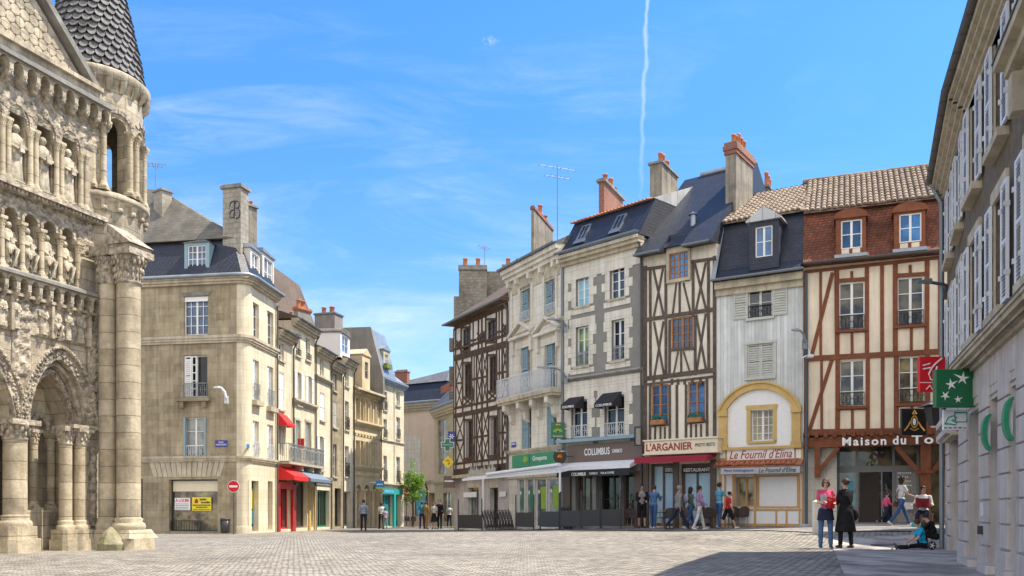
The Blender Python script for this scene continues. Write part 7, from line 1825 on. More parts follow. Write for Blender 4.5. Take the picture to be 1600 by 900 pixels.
    if skirt:
        zb = skirt; hem = pel.z*zb; prof = [(.001, .11), (.125, .1), (.165, 0), (.2, -.2), (.23, -(pel.z-hem)/s)]; m = MB()
        m.lathe([(r*s, z*s) for r, z in prof]+[(.001, prof[-1][1]*s)], tuple(pel), 16)
    else:
        for nm in 'LR':
            fr_ = 1.0 if legs == 'long' else .72
            if legs == 'long': cap(m, J['h'+nm], J['k'+nm], .094*s, .066*s); cap(m, J['k'+nm], J['k'+nm].lerp(J['a'+nm], .93), .066*s, .056*s)
            else: e_ = J['h'+nm].lerp(J['k'+nm], 1.02); cap(m, J['h'+nm], e_, .098*s, .08*s)
    baked(m, 'skirt' if skirt else 'trousers', 'cloth_'+bottom, root, MP, vox, 1)
    # shirt
    m = MB(); m.ball(pel+up*.05*s, .148*s*tw, 14, (1.12, .84, .8)); m.ball(chest-up*.12*s, .138*s*tw, 14, (1.1, .82, 1.3)); m.ball(chest+up*.05*s, .163*s*tw, 14, (1.13, .8, 1.12))
    if female:
        for sd in (-1, 1): m.ball(chest+up*.04*s+rotx(V(sd*.06*s, .085*s, 0), ln), .06*s, 10)
    for nm in 'LR':
        cap(m, neck-up*.085*s, J['s'+nm], .06*s, .062*s)
        if sleeves == 'long': cap(m, J['s'+nm], J['e'+nm], .061*s, .051*s); cap(m, J['e'+nm], J['e'+nm].lerp(J['w'+nm], .92), .05*s, .038*s)
        elif sleeves == 'short': cap(m, J['s'+nm], J['s'+nm].lerp(J['e'+nm], .6), .063*s, .058*s)
    baked(m, 'shirt', 'cloth_'+top, root, MP, vox, 1)
    if jacket:
        m = MB(); 
        m.ball(chest-up*.02*s+rotx(V(0, -.02, 0), ln), .165*s, 14, (1.22, .82, 1.55)); m.ball(pel+up*.06*s+rotx(V(0, -.012, 0), ln), .165*s, 14, (1.2, .84, 1.0))
        for nm in 'LR': cap(m, neck-up*.09*s, J['s'+nm], .066*s, .07*s); cap(m, J['s'+nm], J['e'+nm], .07*s, .058*s); cap(m, J['e'+nm], J['e'+nm].lerp(J['w'+nm], .92), .057*s, .046*s)
        if coat:
            prof = [(.001, .13), (.15, .12), (.185, -.02), (.205, -.12), (.21+.05*coat, -.36*coat-.1), (.19+.05*coat, -.36*coat-.12), (.001, -.36*coat-.1)]; m.lathe([(r*s, z*s) for r, z in prof], tuple(pel), 16)
        jk = baked(m, 'jacket', 'cloth_'+jacket, root, MP, vox, 1)
        if jopen:
            bm = bmesh.new(); bm.from_mesh(jk.data); rn = rotx(V(0, 1, 0), ln)
            dead = [v for v in bm.verts if abs(v.co.x) < .055*s and (v.co-chest).dot(rn) > .05*s and v.co.z < neck.z+.05]
            bmesh.ops.delete(bm, geom=dead, context='VERTS'); bm.to_mesh(jk.data); bm.free(); sd_ = jk.modifiers.new('thickness', 'SOLIDIFY'); sd_.thickness = .008
    # shoes
    for nm in 'LR':
        m = MB(); a_ = J['a'+nm]; fw = J['f'+nm]; shd = (a_-J['k'+nm]).normalized(); base = a_+shd*.035*s
        cap(m, base-fw*.035*s, base+fw*.07*s, .042*s, .04*s, 10); cap(m, base+fw*.07*s+shd*.008, base+fw*.16*s+shd*.012, .038*s, .028*s, 10); cap(m, a_-shd*.01, base, .042*s, .042*s, 10)
        baked(m, 'shoe', shoes, root, MP, .012, 1)
    root_d = dict(root=root, M=MP, J=J, pel=pel, chest=chest, neck=neck, head=headc, s=s, MH=MH, hball=hball, up=up)
    if extra: extra(root_d)
    return root_d
def P_item(d, name, mat, build, vox=0, label=None):
    m = MB(); build(m, d)
    return baked(m, name, mat, d['root'], d['M'], vox, 1) if vox else m.build(name, mat, d['root'], d['M'])
def strap(d, sd=1, mat='cloth_brown', bag=None, bagmat=None, hipside=1, bagr=(.07, .15, .12), name='shoulder_bag'):
    """a bag on a cross-body strap: held by the person, a thing of its own"""
    s = d['s']; up = d['up']; a = d['neck']-up*.03*s+V(-hipside*.1*s, 0, 0); b = d['pel']+V(hipside*.2*s, 0, -.02*s)
    m = MB(); f_ = [a+V(0, .03*s, .03*s), d['chest']+V(0, .145*s, 0), d['pel']+V(hipside*.1*s, .15*s, .12*s), b]; g_ = [a+V(0, -.03*s, .03*s), d['chest']+V(0, -.145*s, 0), d['pel']+V(hipside*.1*s, -.15*s, .12*s), b]
    m.tube(f_, .014*s, 6); m.tube(g_, .014*s, 6); m.tube([f_[0], g_[0]], .014*s, 6)
    t = MB(); t.ball(b+V(hipside*.03, 0, -.08*s), 1.0, 14, bagr); o = baked(t, name, bagmat or mat, None, d['M'], .012, 1); m.build('strap', mat, o, d['M']); return o
# ---- the near pair
def sunglasses(d):
    m = MB(); hb = d['hball']; [hb((sd*.033, .1, .02), .024, (1.25, .35, .8), m, 10) for sd in (-1, 1)]; hb((0, .1, .025), .01, (2, .4, .4), m, 6); m.build('sunglasses', 'plastic_dark', d['root'], d['M'])
d = person('woman in pink top and jeans with sunglasses, holding papers and a red bundle, facing us', 1290, 21.7, 1.67, 172, hair='hair_auburn', hairstyle='bob', top='pink', bottom='jeans_light', shoes='cloth_jeans', female=True,
       aL=(12, 78, 6, .06), aR=(10, 85, 6, .10), lL=(3, 3), lR=(-1, 0), headturn=-8, extra=sunglasses)
m = MB(); c = d['chest']+V(.02, .26, -.06)
for k in range(3): m.add([tuple(c+V(-.12+.03*k, -.03*k, .1)), tuple(c+V(.12+.02*k, -.02*k+.03, .12)), tuple(c+V(.13, -.02*k, -.1)), tuple(c+V(-.1+.03*k, -.03*k, -.13))], [(0, 1, 2, 3)])
o = m.build('folded_map', 'poster_white', None, d['M']); o.modifiers.new('thickness', 'SOLIDIFY').thickness = .006; tag(o, 'folded white papers held by the woman in the pink top', 'map')
m = MB(); rnd = random.Random(1)
for k in range(14): m.ball(c+V(-.08+rnd.uniform(-.09, .09), .03+rnd.uniform(-.04, .05), -.05+rnd.uniform(-.13, .1)), .055, 8)
tag(baked(m, 'red_bundle', 'cloth_red', None, d['M'], .012, 2), 'bright red crumpled cloth held in the arms of the woman in pink', 'cloth')
m = MB(); p = d['pel']
m.lathe([(.001, .07), (.165, .06), (.178, 0), (.19, -.1), (.21, -.22), (.2, -.23), (.001, -.2)], tuple(p), 16); baked(m, 'tied_cardigan', 'cloth_navy', d['root'], d['M'], .013, 1)
d = person('woman in a black dress with tied-up hair seen from behind beside the woman in pink', 1321, 21.6, 1.66, 18, hair='hair_brown', hairstyle='bun', top='black', sleeves='long', bottom='black', legs='long', shoes='shoe_black', female=True,
       aL=(20, 95, 4, .12), aR=(20, 90, 4, .12), lL=(5, 4), lR=(-5, 0), headturn=14, jacket='black', jopen=False, coat=1.15)
o = strap(d, 1, 'cloth_brown', True, 'cloth_black', 1, (.08, .19, .17)); tag(o, 'soft black bag on a brown strap carried by the woman in black', 'bag')
# ---- children on the pavement, accordion player
d = person('boy in a bright blue t-shirt sitting on the ground with outstretched legs', 1444, 20.2, 1.25, 82, hair='hair_brown', top='cyan', bottom='black', shoes='shoe_black', seat=.10, lL=(86, 2), lR=(82, 18), aL=(26, 30, 8), aR=(24, 34, 10), lean=16, headnod=12, headturn=-40, z=gz_(*XY(1446, 20.2))+.02)
d = person('child in black crouched beside the boy in blue, looking down', 1463, 20.6, 1.25, 60, hair='hair_black', top='black', sleeves='long', bottom='black', shoes='shoe_black', seat=.26, lL=(105, 120), lR=(100, 118), aL=(40, 40, 8), aR=(40, 40, 8), lean=24, headnod=20)
d = person('small child half hidden behind the crouching child in black', 1451, 21.1, 1.1, 120, skin='skin_light', hair='hair_brown', top='dark', sleeves='long', bottom='black', seat=.28, lL=(100, 110), lR=(100, 112), lean=10)
m = MB()
for xx in (-.12, .12): m.lathe([(.03, -.02), (.085, -.02), (.095, 0), (.085, .02), (.03, .02)], (0, 0, 0), 14)
x, y = XY(1456, 19.85); Ms = Matrix.Translation((x, y, gz_(x, y)+.12)) @ Matrix.Rotation(R(90), 4, 'X')
o = MB().lathe([(.02, -.025), (.09, -.025), (.1, 0), (.09, .025), (.02, .025)], (0, 0, 0), 16).build('toy_wheel', 'plastic_dark', None, Ms); tag(o, 'small black toy wheel with pale spokes behind the boy in blue', 'toy')
m = MB(); [m.tube([(0, 0, .03), (.065*math.cos(a), .065*math.sin(a), .03)], .008, 5) for a in [2*math.pi*k/5 for k in range(5)]]; m.build('spokes', 'letter_white', o, Ms)
def accordion(d): pass
zs_ = gz_(*XY(1443, 28.6))+.02
d = person('accordion player in dark trousers seated by the porch post', 1443, 28.6, 1.75, 150, hair='hair_black', hairstyle='short', skin='skin_tan', top='white', sleeves='long', bottom='navy', shoes='shoe_grey', seat=.48, lL=(82, 84), lR=(78, 70), aL=(22, 70, 14), aR=(22, 70, 14), lean=4, headnod=8, headturn=30)
m = MB(); c = d['chest']+V(0, .27, -.08)
for k in range(9): x_ = -.15+.034*k; m.box(c.x+x_, c.x+x_+.02, c.y-.1, c.y+.09, c.z-.15+.003*k, c.z+.15+.003*k); m.box(c.x+x_+.02, c.x+x_+.034, c.y-.085, c.y+.075, c.z-.135, c.z+.135)
m.box(c.x-.2, c.x-.15, c.y-.11, c.y+.1, c.z-.16, c.z+.16); m.box(c.x+.156, c.x+.205, c.y-.11, c.y+.1, c.z-.13, c.z+.19)
o = m.build('accordion', 'cloth_wine', None, d['M']); tag(o, 'dark red accordion played by the seated musician', 'accordion')
m = MB().box(-.2, .2, -.2, .2, .40, .44); [m.box(a-.02, a+.02, b-.02, b+.02, 0, .4) for a in (-.17, .17) for b in (-.17, .17)]
x, y = XY(1445, 28.9); tag(m.build('folding_stool', 'wood_table', None, frame(x, y, gz_(x, y)+.02)), 'low wooden stool under the accordion player', 'stool')
x, y = XY(1437, 28.2); m = MB().box(-.22, .22, -.12, .12, .0, .05).box(-.22, -.2, -.12, .12, .05, .14).box(.2, .22, -.12, .12, .05, .14).box(-.2, .2, -.12, -.1, .05, .14).box(-.2, .2, .1, .12, .05, .14); tag(m.build('open_case', 'paint_teal', None, frame(x, y, gz_(x, y)+.02, .3)), 'small teal open box for coins at the musician\'s feet', 'box')
# ---- walkers before the tourist office
d = person('woman with curly black hair in white t-shirt and jeans striding right with a brown bag', 1408, 29.8, 1.69, -88, hair='hair_black', hairstyle='curly', skin='skin_tan', top='white', bottom='jeans', shoes='shoe_white', female=True, lL=(26, 4), lR=(-24, 16), aL=(-20, 20, 6), aR=(22, 50, 6), lean=4)
o = strap(d, 1, 'cloth_brown', True, 'cloth_brown', -1, (.05, .17, .13)); tag(o, 'brown leather shoulder bag worn by the curly haired woman', 'bag')
d = person('small girl in a pink patterned top walking behind the curly haired woman', 1385, 30.2, 1.17, -85, hair='hair_brown', hairstyle='tail', top='pink', bottom='navy', shoes='shoe_grey', female=True, lL=(24, 6), lR=(-24, 30), aL=(-15, 25, 8), aR=(20, 40, 8), sleeves='long')
# ---- people along the cafe fronts
d = person('man in black jacket and black shorts standing with hands together by the coffee shop door', 1003, 36.4, 1.76, 178, hair='hair_black', skin='skin_tan', top='grey', bottom='black', legs='short', shoes='shoe_black', jacket='black', aL=(20, 60, 8, .1), aR=(20, 60, 8, .1), hairstyle='short')
d = person('man in a blue shirt and jeans leaning, turned away from the man in shorts', 1021, 36.0, 1.74, -40, hair='hair_brown', top='blue', sleeves='long', bottom='jeans', shoes='shoe_white', aL=(30, 95, 6, .08), aR=(30, 95, 6, .08), lL=(6, 2), lR=(-8, 0), lean=4)
d = person('elderly man in a light grey blazer and dark trousers walking right', 1060, 34.2, 1.77, -80, hair='hair_grey', skin='skin_tan', top='navy', sleeves='long', bottom='navy', shoes='shoe_brown', jacket='grey', lL=(-26, 14), lR=(26, 4), aL=(18, 12, 6), aR=(-14, 20, 6), lean=3)
x, y = XY(1049, 34.4); tag(MB().box(-.2, .2, -.06, .06, .5, .78).tube([(-.08, 0, .78), (-.06, 0, .86), (.06, 0, .86), (.08, 0, .78)], .012, 6).build('briefcase', 'plastic_dark', None, frame(x, y, gz_(x, y)), .02), 'black briefcase carried by the man in the grey blazer', 'briefcase')
d = person('young woman with dark hair and a green jacket walking behind the red shirt woman', 1079, 34.6, 1.66, -75, hair='hair_black', hairstyle='long', skin='skin_tan', top='green', sleeves='long', bottom='jeans', shoes='shoe_white', female=True, lL=(16, 3), lR=(-14, 12), aL=(10, 30, 6), aR=(-5, 30, 6))
m = MB(); c = d['chest']+V(0, -.2, .0); m.ball(c, 1, 14, (.14, .09, .2)); o = baked(m, 'backpack', 'cloth_lilac', None, d['M'], .014, 2); tag(o, 'pale lilac backpack on the young woman in green', 'backpack')
d = person('woman in red top, flowery jacket and white trousers with short black hair', 1093, 34.0, 1.68, -95, hair='hair_black', skin='skin_tan', top='red', bottom='white', shoes='shoe_white', female=True, jacket='floral', lL=(14, 2), lR=(-12, 10), aL=(10, 30, 8), aR=(15, 40, 8))
d = person('man with glasses in a blue striped t-shirt and jeans raising his hand', 1124, 34.2, 1.76, -70, hair='hair_black', hairstyle='short', skin='skin_tan', top='stripe', bottom='jeans', shoes='shoe_grey', lL=(6, 2), lR=(-6, 3), aL=(10, 20, 8), aR=(40, 75, 8))
d = person('boy in red t-shirt and black shorts walking with head bent beside the striped shirt man', 1137, 34.0, 1.46, -85, hair='hair_black', skin='skin_light', top='red', bottom='black', legs='short', shoes='shoe_white', lL=(-24, 12), lR=(26, 6), aL=(15, 40, 6), aR=(5, 20, 6), headnod=25, lean=5)
# ---- far people in the street
d = person('man in pale blue shirt and dark trousers walking alone down the street', 568, 49.5, 1.72, 8, hair='hair_brown', top='shirtblue', sleeves='long', bottom='navy', lL=(8, 2), lR=(-6, 6), aL=(4, 15, 12), aR=(0, 15, 12), vox=.018)
d = person('woman in dark trousers and white top near the teal shop', 596, 56, 1.66, 30, hair='hair_brown', hairstyle='bob', top='white', bottom='black', female=True, vox=.018, aR=(30, 60, 8))
d = person('child in pale lilac clothes beside the woman near the teal shop', 602, 55, 1.3, 20, hair='hair_brown', top='lilac', bottom='grey', vox=.018, aL=(20, 60, 10))
for lb, px, kw in (('person in a teal top at the left of the talking group in the street', 659.5, dict(top='teal', bottom='navy', female=True, hair='hair_brown')),
                   ('person in a tan jacket and tan trousers in the talking group in the street', 665.5, dict(top='tan', bottom='tan', sleeves='long', hair='hair_brown')),
                   ('woman in white blouse and black skirt in the talking group', 678.5, dict(top='white', bottom='black', female=True, skirt=.5, hair='hair_brown')),
                   ('man in a black suit at the right of the talking group', 687, dict(top='black', sleeves='long', bottom='black', hair='hair_black', h=1.86))):
    person(lb, px, 57, face=random.choice((160, 20, -30)), vox=.018, **{'h': 1.72, **kw})
person('distant passer-by in a white top at the corner of the dark timbered house', 702, 66, 1.66, 10, top='white', bottom='navy', vox=.02, lL=(14, 4), lR=(-12, 10))

# ================================================================= STREET FURNITURE
def bistro_chair(mats=('wicker', 'plastic_dark')):
    t = empty('cafe_chair', Matrix.Identity(4), 'x', 'chair'); I = Matrix.Identity(4)
    MB().box(-.22, .22, -.22, .22, .44, .475).build('seat', mats[0], t, I, .01)
    m = MB(); n = 8
    pts = [(-.22+.44*i/n, .2+.05*math.sin(math.pi*i/n)) for i in range(n+1)]
    for a, b in zip(pts[:-1], pts[1:]):
        hA, hB = .86-.1*abs((a[0])/.22)**2, .86-.1*abs((b[0])/.22)**2
        m.add([(a[0], a[1], .46), (b[0], b[1], .46), (b[0]*1.03, b[1]+.06, hB), (a[0]*1.03, a[1]+.06, hA), (a[0], a[1]+.025, .46), (b[0], b[1]+.025, .46), (b[0]*1.03, b[1]+.085, hB), (a[0]*1.03, a[1]+.085, hA)], [(0, 1, 2, 3), (7, 6, 5, 4), (3, 2, 6, 7), (0, 3, 7, 4), (1, 5, 6, 2)])
    m.build('backrest', mats[0], t, I)
    for sx in (-1, 1):
        for sy in (-1, 1): MB().tube([(sx*.2, sy*.2, 0), (sx*.18, sy*.18, .44)], .014, 6).build('leg', 'wood_table' if mats[0] == 'wicker' else mats[1], t, I)
        MB().tube([(sx*.22, -.2, .44), (sx*.25, -.18, .66), (sx*.25, .2, .68)], .014, 6).build('armrest', mats[1], t, I)
    return t
def dup(root, M4, label=None, group=None):
    r = root.copy(); COL.objects.link(r); r.matrix_basis = M4; WM[r.name] = M4
    if label: r['label'] = label
    if group: r['group'] = group
    for ch in list(root.children):
        c = ch.copy(); COL.objects.link(c); c.parent = r; c.matrix_parent_inverse = ch.matrix_parent_inverse.copy(); WM[c.name] = M4
    return r
ch0 = bistro_chair(); used_ = False
def put(proto, first, px, Y, ang, label, group, dz=0.0):
    x, y = XY(px, Y); Mx = frame(x, y, gz_(x, y)+.02+dz, R(ang))
    if first: proto.matrix_basis = Mx; proto['label'] = label; proto['group'] = group; return proto
    return dup(proto, Mx, label, group)
spots = [(1036, 35.3, -60, 'leftmost wicker cafe chair behind the elderly man in the blazer'), (1043, 35.8, 200, 'wicker cafe chair second from the left, before the restaurant window'), (1109, 35.0, 160, 'wicker cafe chair just left of the man in the striped shirt'),
         (1104, 35.7, 20, 'wicker cafe chair close to the restaurant door, behind the flowery jacket woman'), (1146, 34.8, 170, 'wicker cafe chair just right of the boy in the red t-shirt'), (1158, 34.7, 190, 'wicker cafe chair in the middle of the three by the bakery'),
         (1164, 35.2, 20, 'rightmost wicker cafe chair beside the bakery shutter'), (1072, 35.7, -10, 'wicker cafe chair behind the young woman with the backpack')]
for i, (px, Y, a, lb) in enumerate(spots): put(ch0, i == 0, px, Y, a, lb, 'cafe chairs before the restaurant')
def table():
    I = Matrix.Identity(4); t = empty('cafe_table', I, 'x', 'table')
    MB().box(-.3, .3, -.3, .3, .72, .75).build('table_top', 'wood_table', t, I, .006); MB().tube([(0, 0, .02), (0, 0, .72)], .025, 8).build('pedestal', 'plastic_dark', t, I); MB().box(-.2, .2, -.03, .03, 0, .03).box(-.03, .03, -.2, .2, .003, .028).build('base', 'plastic_dark', t, I); return t
t0 = table()
for i, (px, Y, lb) in enumerate(((1046, 35.2, 'square cafe table left of the walking elderly man'), (1098, 35.5, 'square cafe table behind the woman with the flowery jacket'), (1153, 35.3, 'square cafe table between the chairs by the bakery'))): put(t0, i == 0, px, Y, 12, lb, 'cafe tables before the restaurant')
# stacked folding chairs, leaning one against the next
I = Matrix.Identity(4); fc0 = empty('folded_chair', I, 'x', 'chair'); tl = .34
def tiltp(y, z): return (y*math.cos(tl)-z*math.sin(tl)*-1, 0)
m = MB()
def seg(a, b, r=.014): m.tube([(a[0], a[1]+a[2]*.3, a[2]), (b[0], b[1]+b[2]*.3, b[2])], r, 6)
for sx in (-.22, .22): seg((sx, 0, 0), (sx, 0, .98)); seg((sx, .05, 0), (sx, -.06, .9))
seg((-.22, 0, .98), (.22, 0, .98)); seg((-.22, 0, .2), (.22, 0, .2)); m.build('chair_frame', 'plastic_dark', fc0, I)
m = MB()
for k in range(5): z = .55+.1*k; m.add([(-.2, z*.3-.01, z), (.2, z*.3-.01, z), (.2, (z+.07)*.3-.01, z+.07), (-.2, (z+.07)*.3-.01, z+.07), (-.2, z*.3+.01, z), (.2, z*.3+.01, z), (.2, (z+.07)*.3+.01, z+.07), (-.2, (z+.07)*.3+.01, z+.07)], [(0, 1, 2, 3), (7, 6, 5, 4), (0, 4, 5, 1), (2, 6, 7, 3)])
m.build('backrest', 'alu_dark', fc0, I); MB().box(-.2, .2, .1, .14, .15, .5).build('seat', 'alu_dark', fc0, I)
for i in range(10):
    px = 762+4.6*i; lb = 'dark folded chairs leaning together in the row before the green fronted shop'
    put(fc0, i == 0, px, 43.6-i*.05, 100, lb, 'folded chairs stacked between the wind screens')
for i in range(4):
    o = put(fc0, False, 885+4.5*i, 39.8, 100, 'dark folded chair in the short stack behind the wind screens of the coffee shop', 'folded chairs stacked behind the coffee shop screens')
# terrace screens
def screen(px0, px1, Y0, Y1, label, top_py=668, n=1, group='terrace wind screens'):
    f_, W_ = fr_between((px0, Y0), (px1, Y1), gz_(*XY((px0+px1)/2, (Y0+Y1)/2))+.02)
    t = empty('wind_screen', f_.M, label, 'screen', group)
    for k in range(2): x_ = W_*k; MB().tube([(x_, 0, 0), (x_, 0, 1.62)], .032, 8).build('post', 'plastic_dark', t, f_.M)
    MB().box(.03, W_-.03, -.02, .02, .12, .78).build('solid_panel', 'plastic_dark', t, f_.M)
    MB().box(-.15, .15, -.25, .25, 0, .02).box(W_-.15, W_+.15, -.25, .25, 0, .02).build('foot_plate', 'plastic_dark', t, f_.M)
    m_ = MB().box(.03, W_-.03, -.006, .006, .8, 1.5); m_.build('clear_panel', 'clear_glass', t, f_.M); MB().box(.03, W_-.03, -.015, .015, .775, .80).build('rail', 'plastic_dark', t, f_.M); return t
m_, g_, bs_ = base_mat('clear_glass'); bs_.inputs['Base Color'].default_value = (.95, .97, .97, 1); bs_.inputs['Roughness'].default_value = .02; bs_.inputs['Transmission Weight'].default_value = 1; bs_.inputs['IOR'].default_value = 1.02; bs_.inputs['Specular IOR Level'].default_value = .3
for a in ((716, 753, 45.5, 43.6, 'leftmost dark wind screen, before the black timbered house'), (806, 834, 41.5, 40.2, 'dark wind screen right of the folded chair stack'), (844, 874, 38.8, 38.0, 'dark wind screen left of the white canopy post'),
          (876, 908, 37.9, 37.2, 'dark wind screen just right of the white canopy post'), (909, 938, 37.1, 36.6, 'dark wind screen third from the right edge of the coffee terrace'), (940, 970, 36.5, 36.1, 'rightmost dark wind screen before the coffee shop door')): screen(*a)
# white retractable canopy on posts
z_c = Zat(742, 41); f_, W_ = fr_between((722, 46.5), (876, 38.6), 0)
t = empty('terrace_canopy', f_.M, 'white folded canopy on two slim posts spanning before the green shop', 'canopy')
W2 = W_; zA, zB = Zat(748, 46.5), Zat(734, 38.6)
m = MB(); m.add([(0, 0, zA), (W2, 0, zB), (W2, .55, zB+.12), (0, .55, zA+.12), (0, 0, zA-.12), (W2, 0, zB-.12), (W2, .55, zB), (0, .55, zA)], [(0, 1, 2, 3), (7, 6, 5, 4), (0, 4, 5, 1), (2, 6, 7, 3), (0, 3, 7, 4), (1, 5, 6, 2)]); m.build('canopy_sheet', 'awning_white', t, f_.M)
m = MB(); m.tube([(W2*.3, -.05, zA+(zB-zA)*.3+.1), (W2, -.05, zB+.22)], .09, 8); m.build('canopy_roll', 'awning_white', t, f_.M); m = MB(); m.box(W2*.32, W2*.97, -.06, .4, 0, .03); 
for px in (755, 875):
    u_ = f_.uv(px, 790)[0]; zt_ = zA+(zB-zA)*u_/W2; v = f_.w(u_, 0, 0); MB().tube([(u_, 0, gz_(v.x, v.y)), (u_, 0, zt_)], .05, 10).box(u_-.2, u_+.2, -.2, .2, gz_(v.x, v.y), gz_(v.x, v.y)+.05).build('post', 'awning_white', t, f_.M)
# traffic signs
def no_entry(px, Y, py_c, py_b, label, r=.28):
    x, y = XY(px, Y); zb = gz_(x, y); zc = Zat(py_c, Y); Mx = frame(x, y, zb); t = empty('no_entry_sign', Mx, label, 'road sign', 'no entry signs'); H_ = zc-zb
    MB().tube([(0, .03, 0), (0, .03, H_+r)], .03, 8).build('pole', 'pipe_dark', t, Mx)
    d_ = lambda rr, y0, y1: MB().prism([(rr*math.cos(a), H_+rr*math.sin(a)) for a in [2*math.pi*k/28 for k in range(28)]], 'xz', y0, y1)
    d_(r, -.02, 0).build('sign_rim', 'letter_white', t, Mx); d_(r*.93, -.026, -.019).build('sign_disc', 'sign_red', t, Mx); MB().box(-r*.68, r*.68, -.032, -.025, H_-r*.17, H_+r*.17).build('white_bar', 'letter_white', t, Mx)
no_entry(365, 40.6, 760, 835, 'round red no-entry sign on a thin pole beside the bin at the corner house')
no_entry(635, 71, 770, 822, 'small distant no-entry sign by the tree at the end of the street', .32)
# litter bin
x, y = XY(352, 40.9); Mx = frame(x, y, gz_(x, y)); t = empty('litter_bin', Mx, 'dark metal litter bin standing against the tan corner house', 'bin')
MB().lathe([(.15, .05), (.19, .1), (.21, .68), (.18, .68), (.16, .12)], (0, 0, 0), 16).build('bin_body', 'alu_dark', t, Mx); MB().lathe([(.215, .66), (.23, .68), (.23, .74), (.2, .75), (.19, .7)], (0, 0, 0), 16).build('bin_rim', 'plastic_dark', t, Mx)
m = MB(); [m.tube([(.2*math.cos(a), .2*math.sin(a), .08), (.225*math.cos(a), .225*math.sin(a), .66)], .008, 4) for a in [2*math.pi*k/14 for k in range(14)]]; m.build('bin_staves', 'plastic_dark', t, Mx)
# street name plates
o, Mx, w2, h = sign_on(H, 'street_name_plate', 'blue enamel street name plate on the shaded front of the corner house', 336, 688, 355, 698, 'sign_blue', .03, .02)
lettering('PLACE', -w2*.4, w2*.4, h*.58, h*.82, -.002, Mx, 'letter_white', o); lettering('CHARLES DE GAULLE', -w2*.9, w2*.9, h*.2, h*.45, -.002, Mx, 'letter_white', o)
o, Mx, w2, h = sign_on(S, 'house_number_plate', 'tiny pale blue plate on the sunlit side of the corner house', 386, 694, 390, 700, 'sign_skyblue', .03, .02)
o, Mx, w2, h = sign_on(C1, 'street_name_plate', 'small violet-blue street plate at the left edge of the pediment house', 799, 691, 806, 699, 'sign_blue', .03, .02)
small_text(MB(), -w2*.8, w2*.8, h*.55, h*.75, -.002, 5, 1).build('plate_print', 'letter_white', o, Mx)
# projecting shop signs
o, Mx, w2, h = hang('shop_blade_sign', 'square dark green hanging sign with a lime sheaf above the shop with green fascia', 861, 660, 882, 685, 40.6, 'sign_green', .12)
m = MB()
for k in range(6): a_ = R(20+28*k); m.bar((0, h*.38), (w2*.75*math.cos(a_), h*.38+h*.26*math.sin(a_)), .05, -.012, -.001)
m.build('sheaf_mark', 'lime', o, Mx); small_text(MB(), -w2*.3, w2*.4, h*.82, h*.91, -.002, 4, 2).build('sign_print', 'sign_orange', o, Mx); lettering('Groupama', -w2*.7, w2*.7, h*.08, h*.2, -.002, Mx, 'letter_white', o); bracket(o, Mx, w2, .25, h*.6)
Yr = 39.9; x, y = XY(875, Yr); z = Zat(713, Yr); Mx = frame(x, y, z)
d_ = lambda rr, y0, y1: MB().prism([(rr*math.cos(a), rr*math.sin(a)) for a in [2*math.pi*k/24 for k in range(24)]], 'xz', y0, y1)
o = d_(.31, 0, .1).build('round_coffee_sign', 'sign_black', None, Mx); tag(o, 'round black and brown hanging sign between the green and brown shop fronts', 'sign'); d_(.22, -.01, 0).build('brown_disc', 'cloth_brown', o, Mx)
m = MB(); m.tube([(-.1, -.012, -.03), (-.05, -.012, .06), (.05, -.012, .06), (.1, -.012, -.03), (-.1, -.012, -.03)], .018, 5); m.build('ring_mark', 'sign_orange', o, Mx); lettering('COLUMBUS', -.2, .2, .2, .26, -.003, Mx, 'letter_white', o); MB().box(.3, .6, .03, .07, -.02, .02).build('bracket', 'iron_black', o, Mx)
o, Mx, w2, h = hang('menu_lantern_sign', 'black framed hanging menu sign beside the cream restaurant fascia', 993, 668, 1001, 695, 36.9, 'poster_grey', .06)
MB().box(-w2-.04, -w2, -.03, .09, -.04, h+.04).box(w2, w2+.04, -.03, .09, -.04, h+.04).box(-w2, w2, -.03, .09, h, h+.04).box(-w2, w2, -.03, .09, -.04, 0).build('sign_frame', 'iron_black', o, Mx)
# pharmacy cross, yellow diamond, small blue and brown signs at the street corner
Yp = 50.8; x, y = XY(699, Yp); z = Zat(695, Yp); Mx = frame(x, y, z); k = .33
m = MB().prism([(-.12, -k), (.12, -k), (.12, -.12), (k, -.12), (k, .12), (.12, .12), (.12, k), (-.12, k), (-.12, .12), (-k, .12), (-k, -.12), (-.12, -.12)], 'xz', 0, .1); o = m.build('pharmacy_cross', 'paint_green', None, Mx); tag(o, 'green pharmacy cross hanging at the corner of the street', 'sign')
m = MB().prism([(-.17, -k-.05), (.17, -k-.05), (.17, -.17), (k+.05, -.17), (k+.05, .17), (.17, .17), (.17, k+.05), (-.17, k+.05), (-.17, .17), (-k-.05, .17), (-k-.05, -.17), (-.17, -.17)], 'xz', .02, .08); m.build('cross_rim', 'iron_white', o, Mx); lettering('PHARMACIE', -.27, .27, -.035, .035, -.002, Mx, 'letter_white', o); MB().box(.35, .7, .03, .07, -.02, .02).build('bracket', 'iron_black', o, Mx)
o, Mx, w2, h = hang('snowflake_sign', 'small dark blue square sign with a white floral star above the pharmacy cross', 700, 674, 711, 690, 51.2, 'sign_blue', .08)
m = MB(); [m.bar((0, h/2), (w2*.75*math.cos(R(60*k)), h/2+w2*.75*math.sin(R(60*k))), .05, -.01, -.001) for k in range(6)]; m.build('star_mark', 'letter_white', o, Mx)
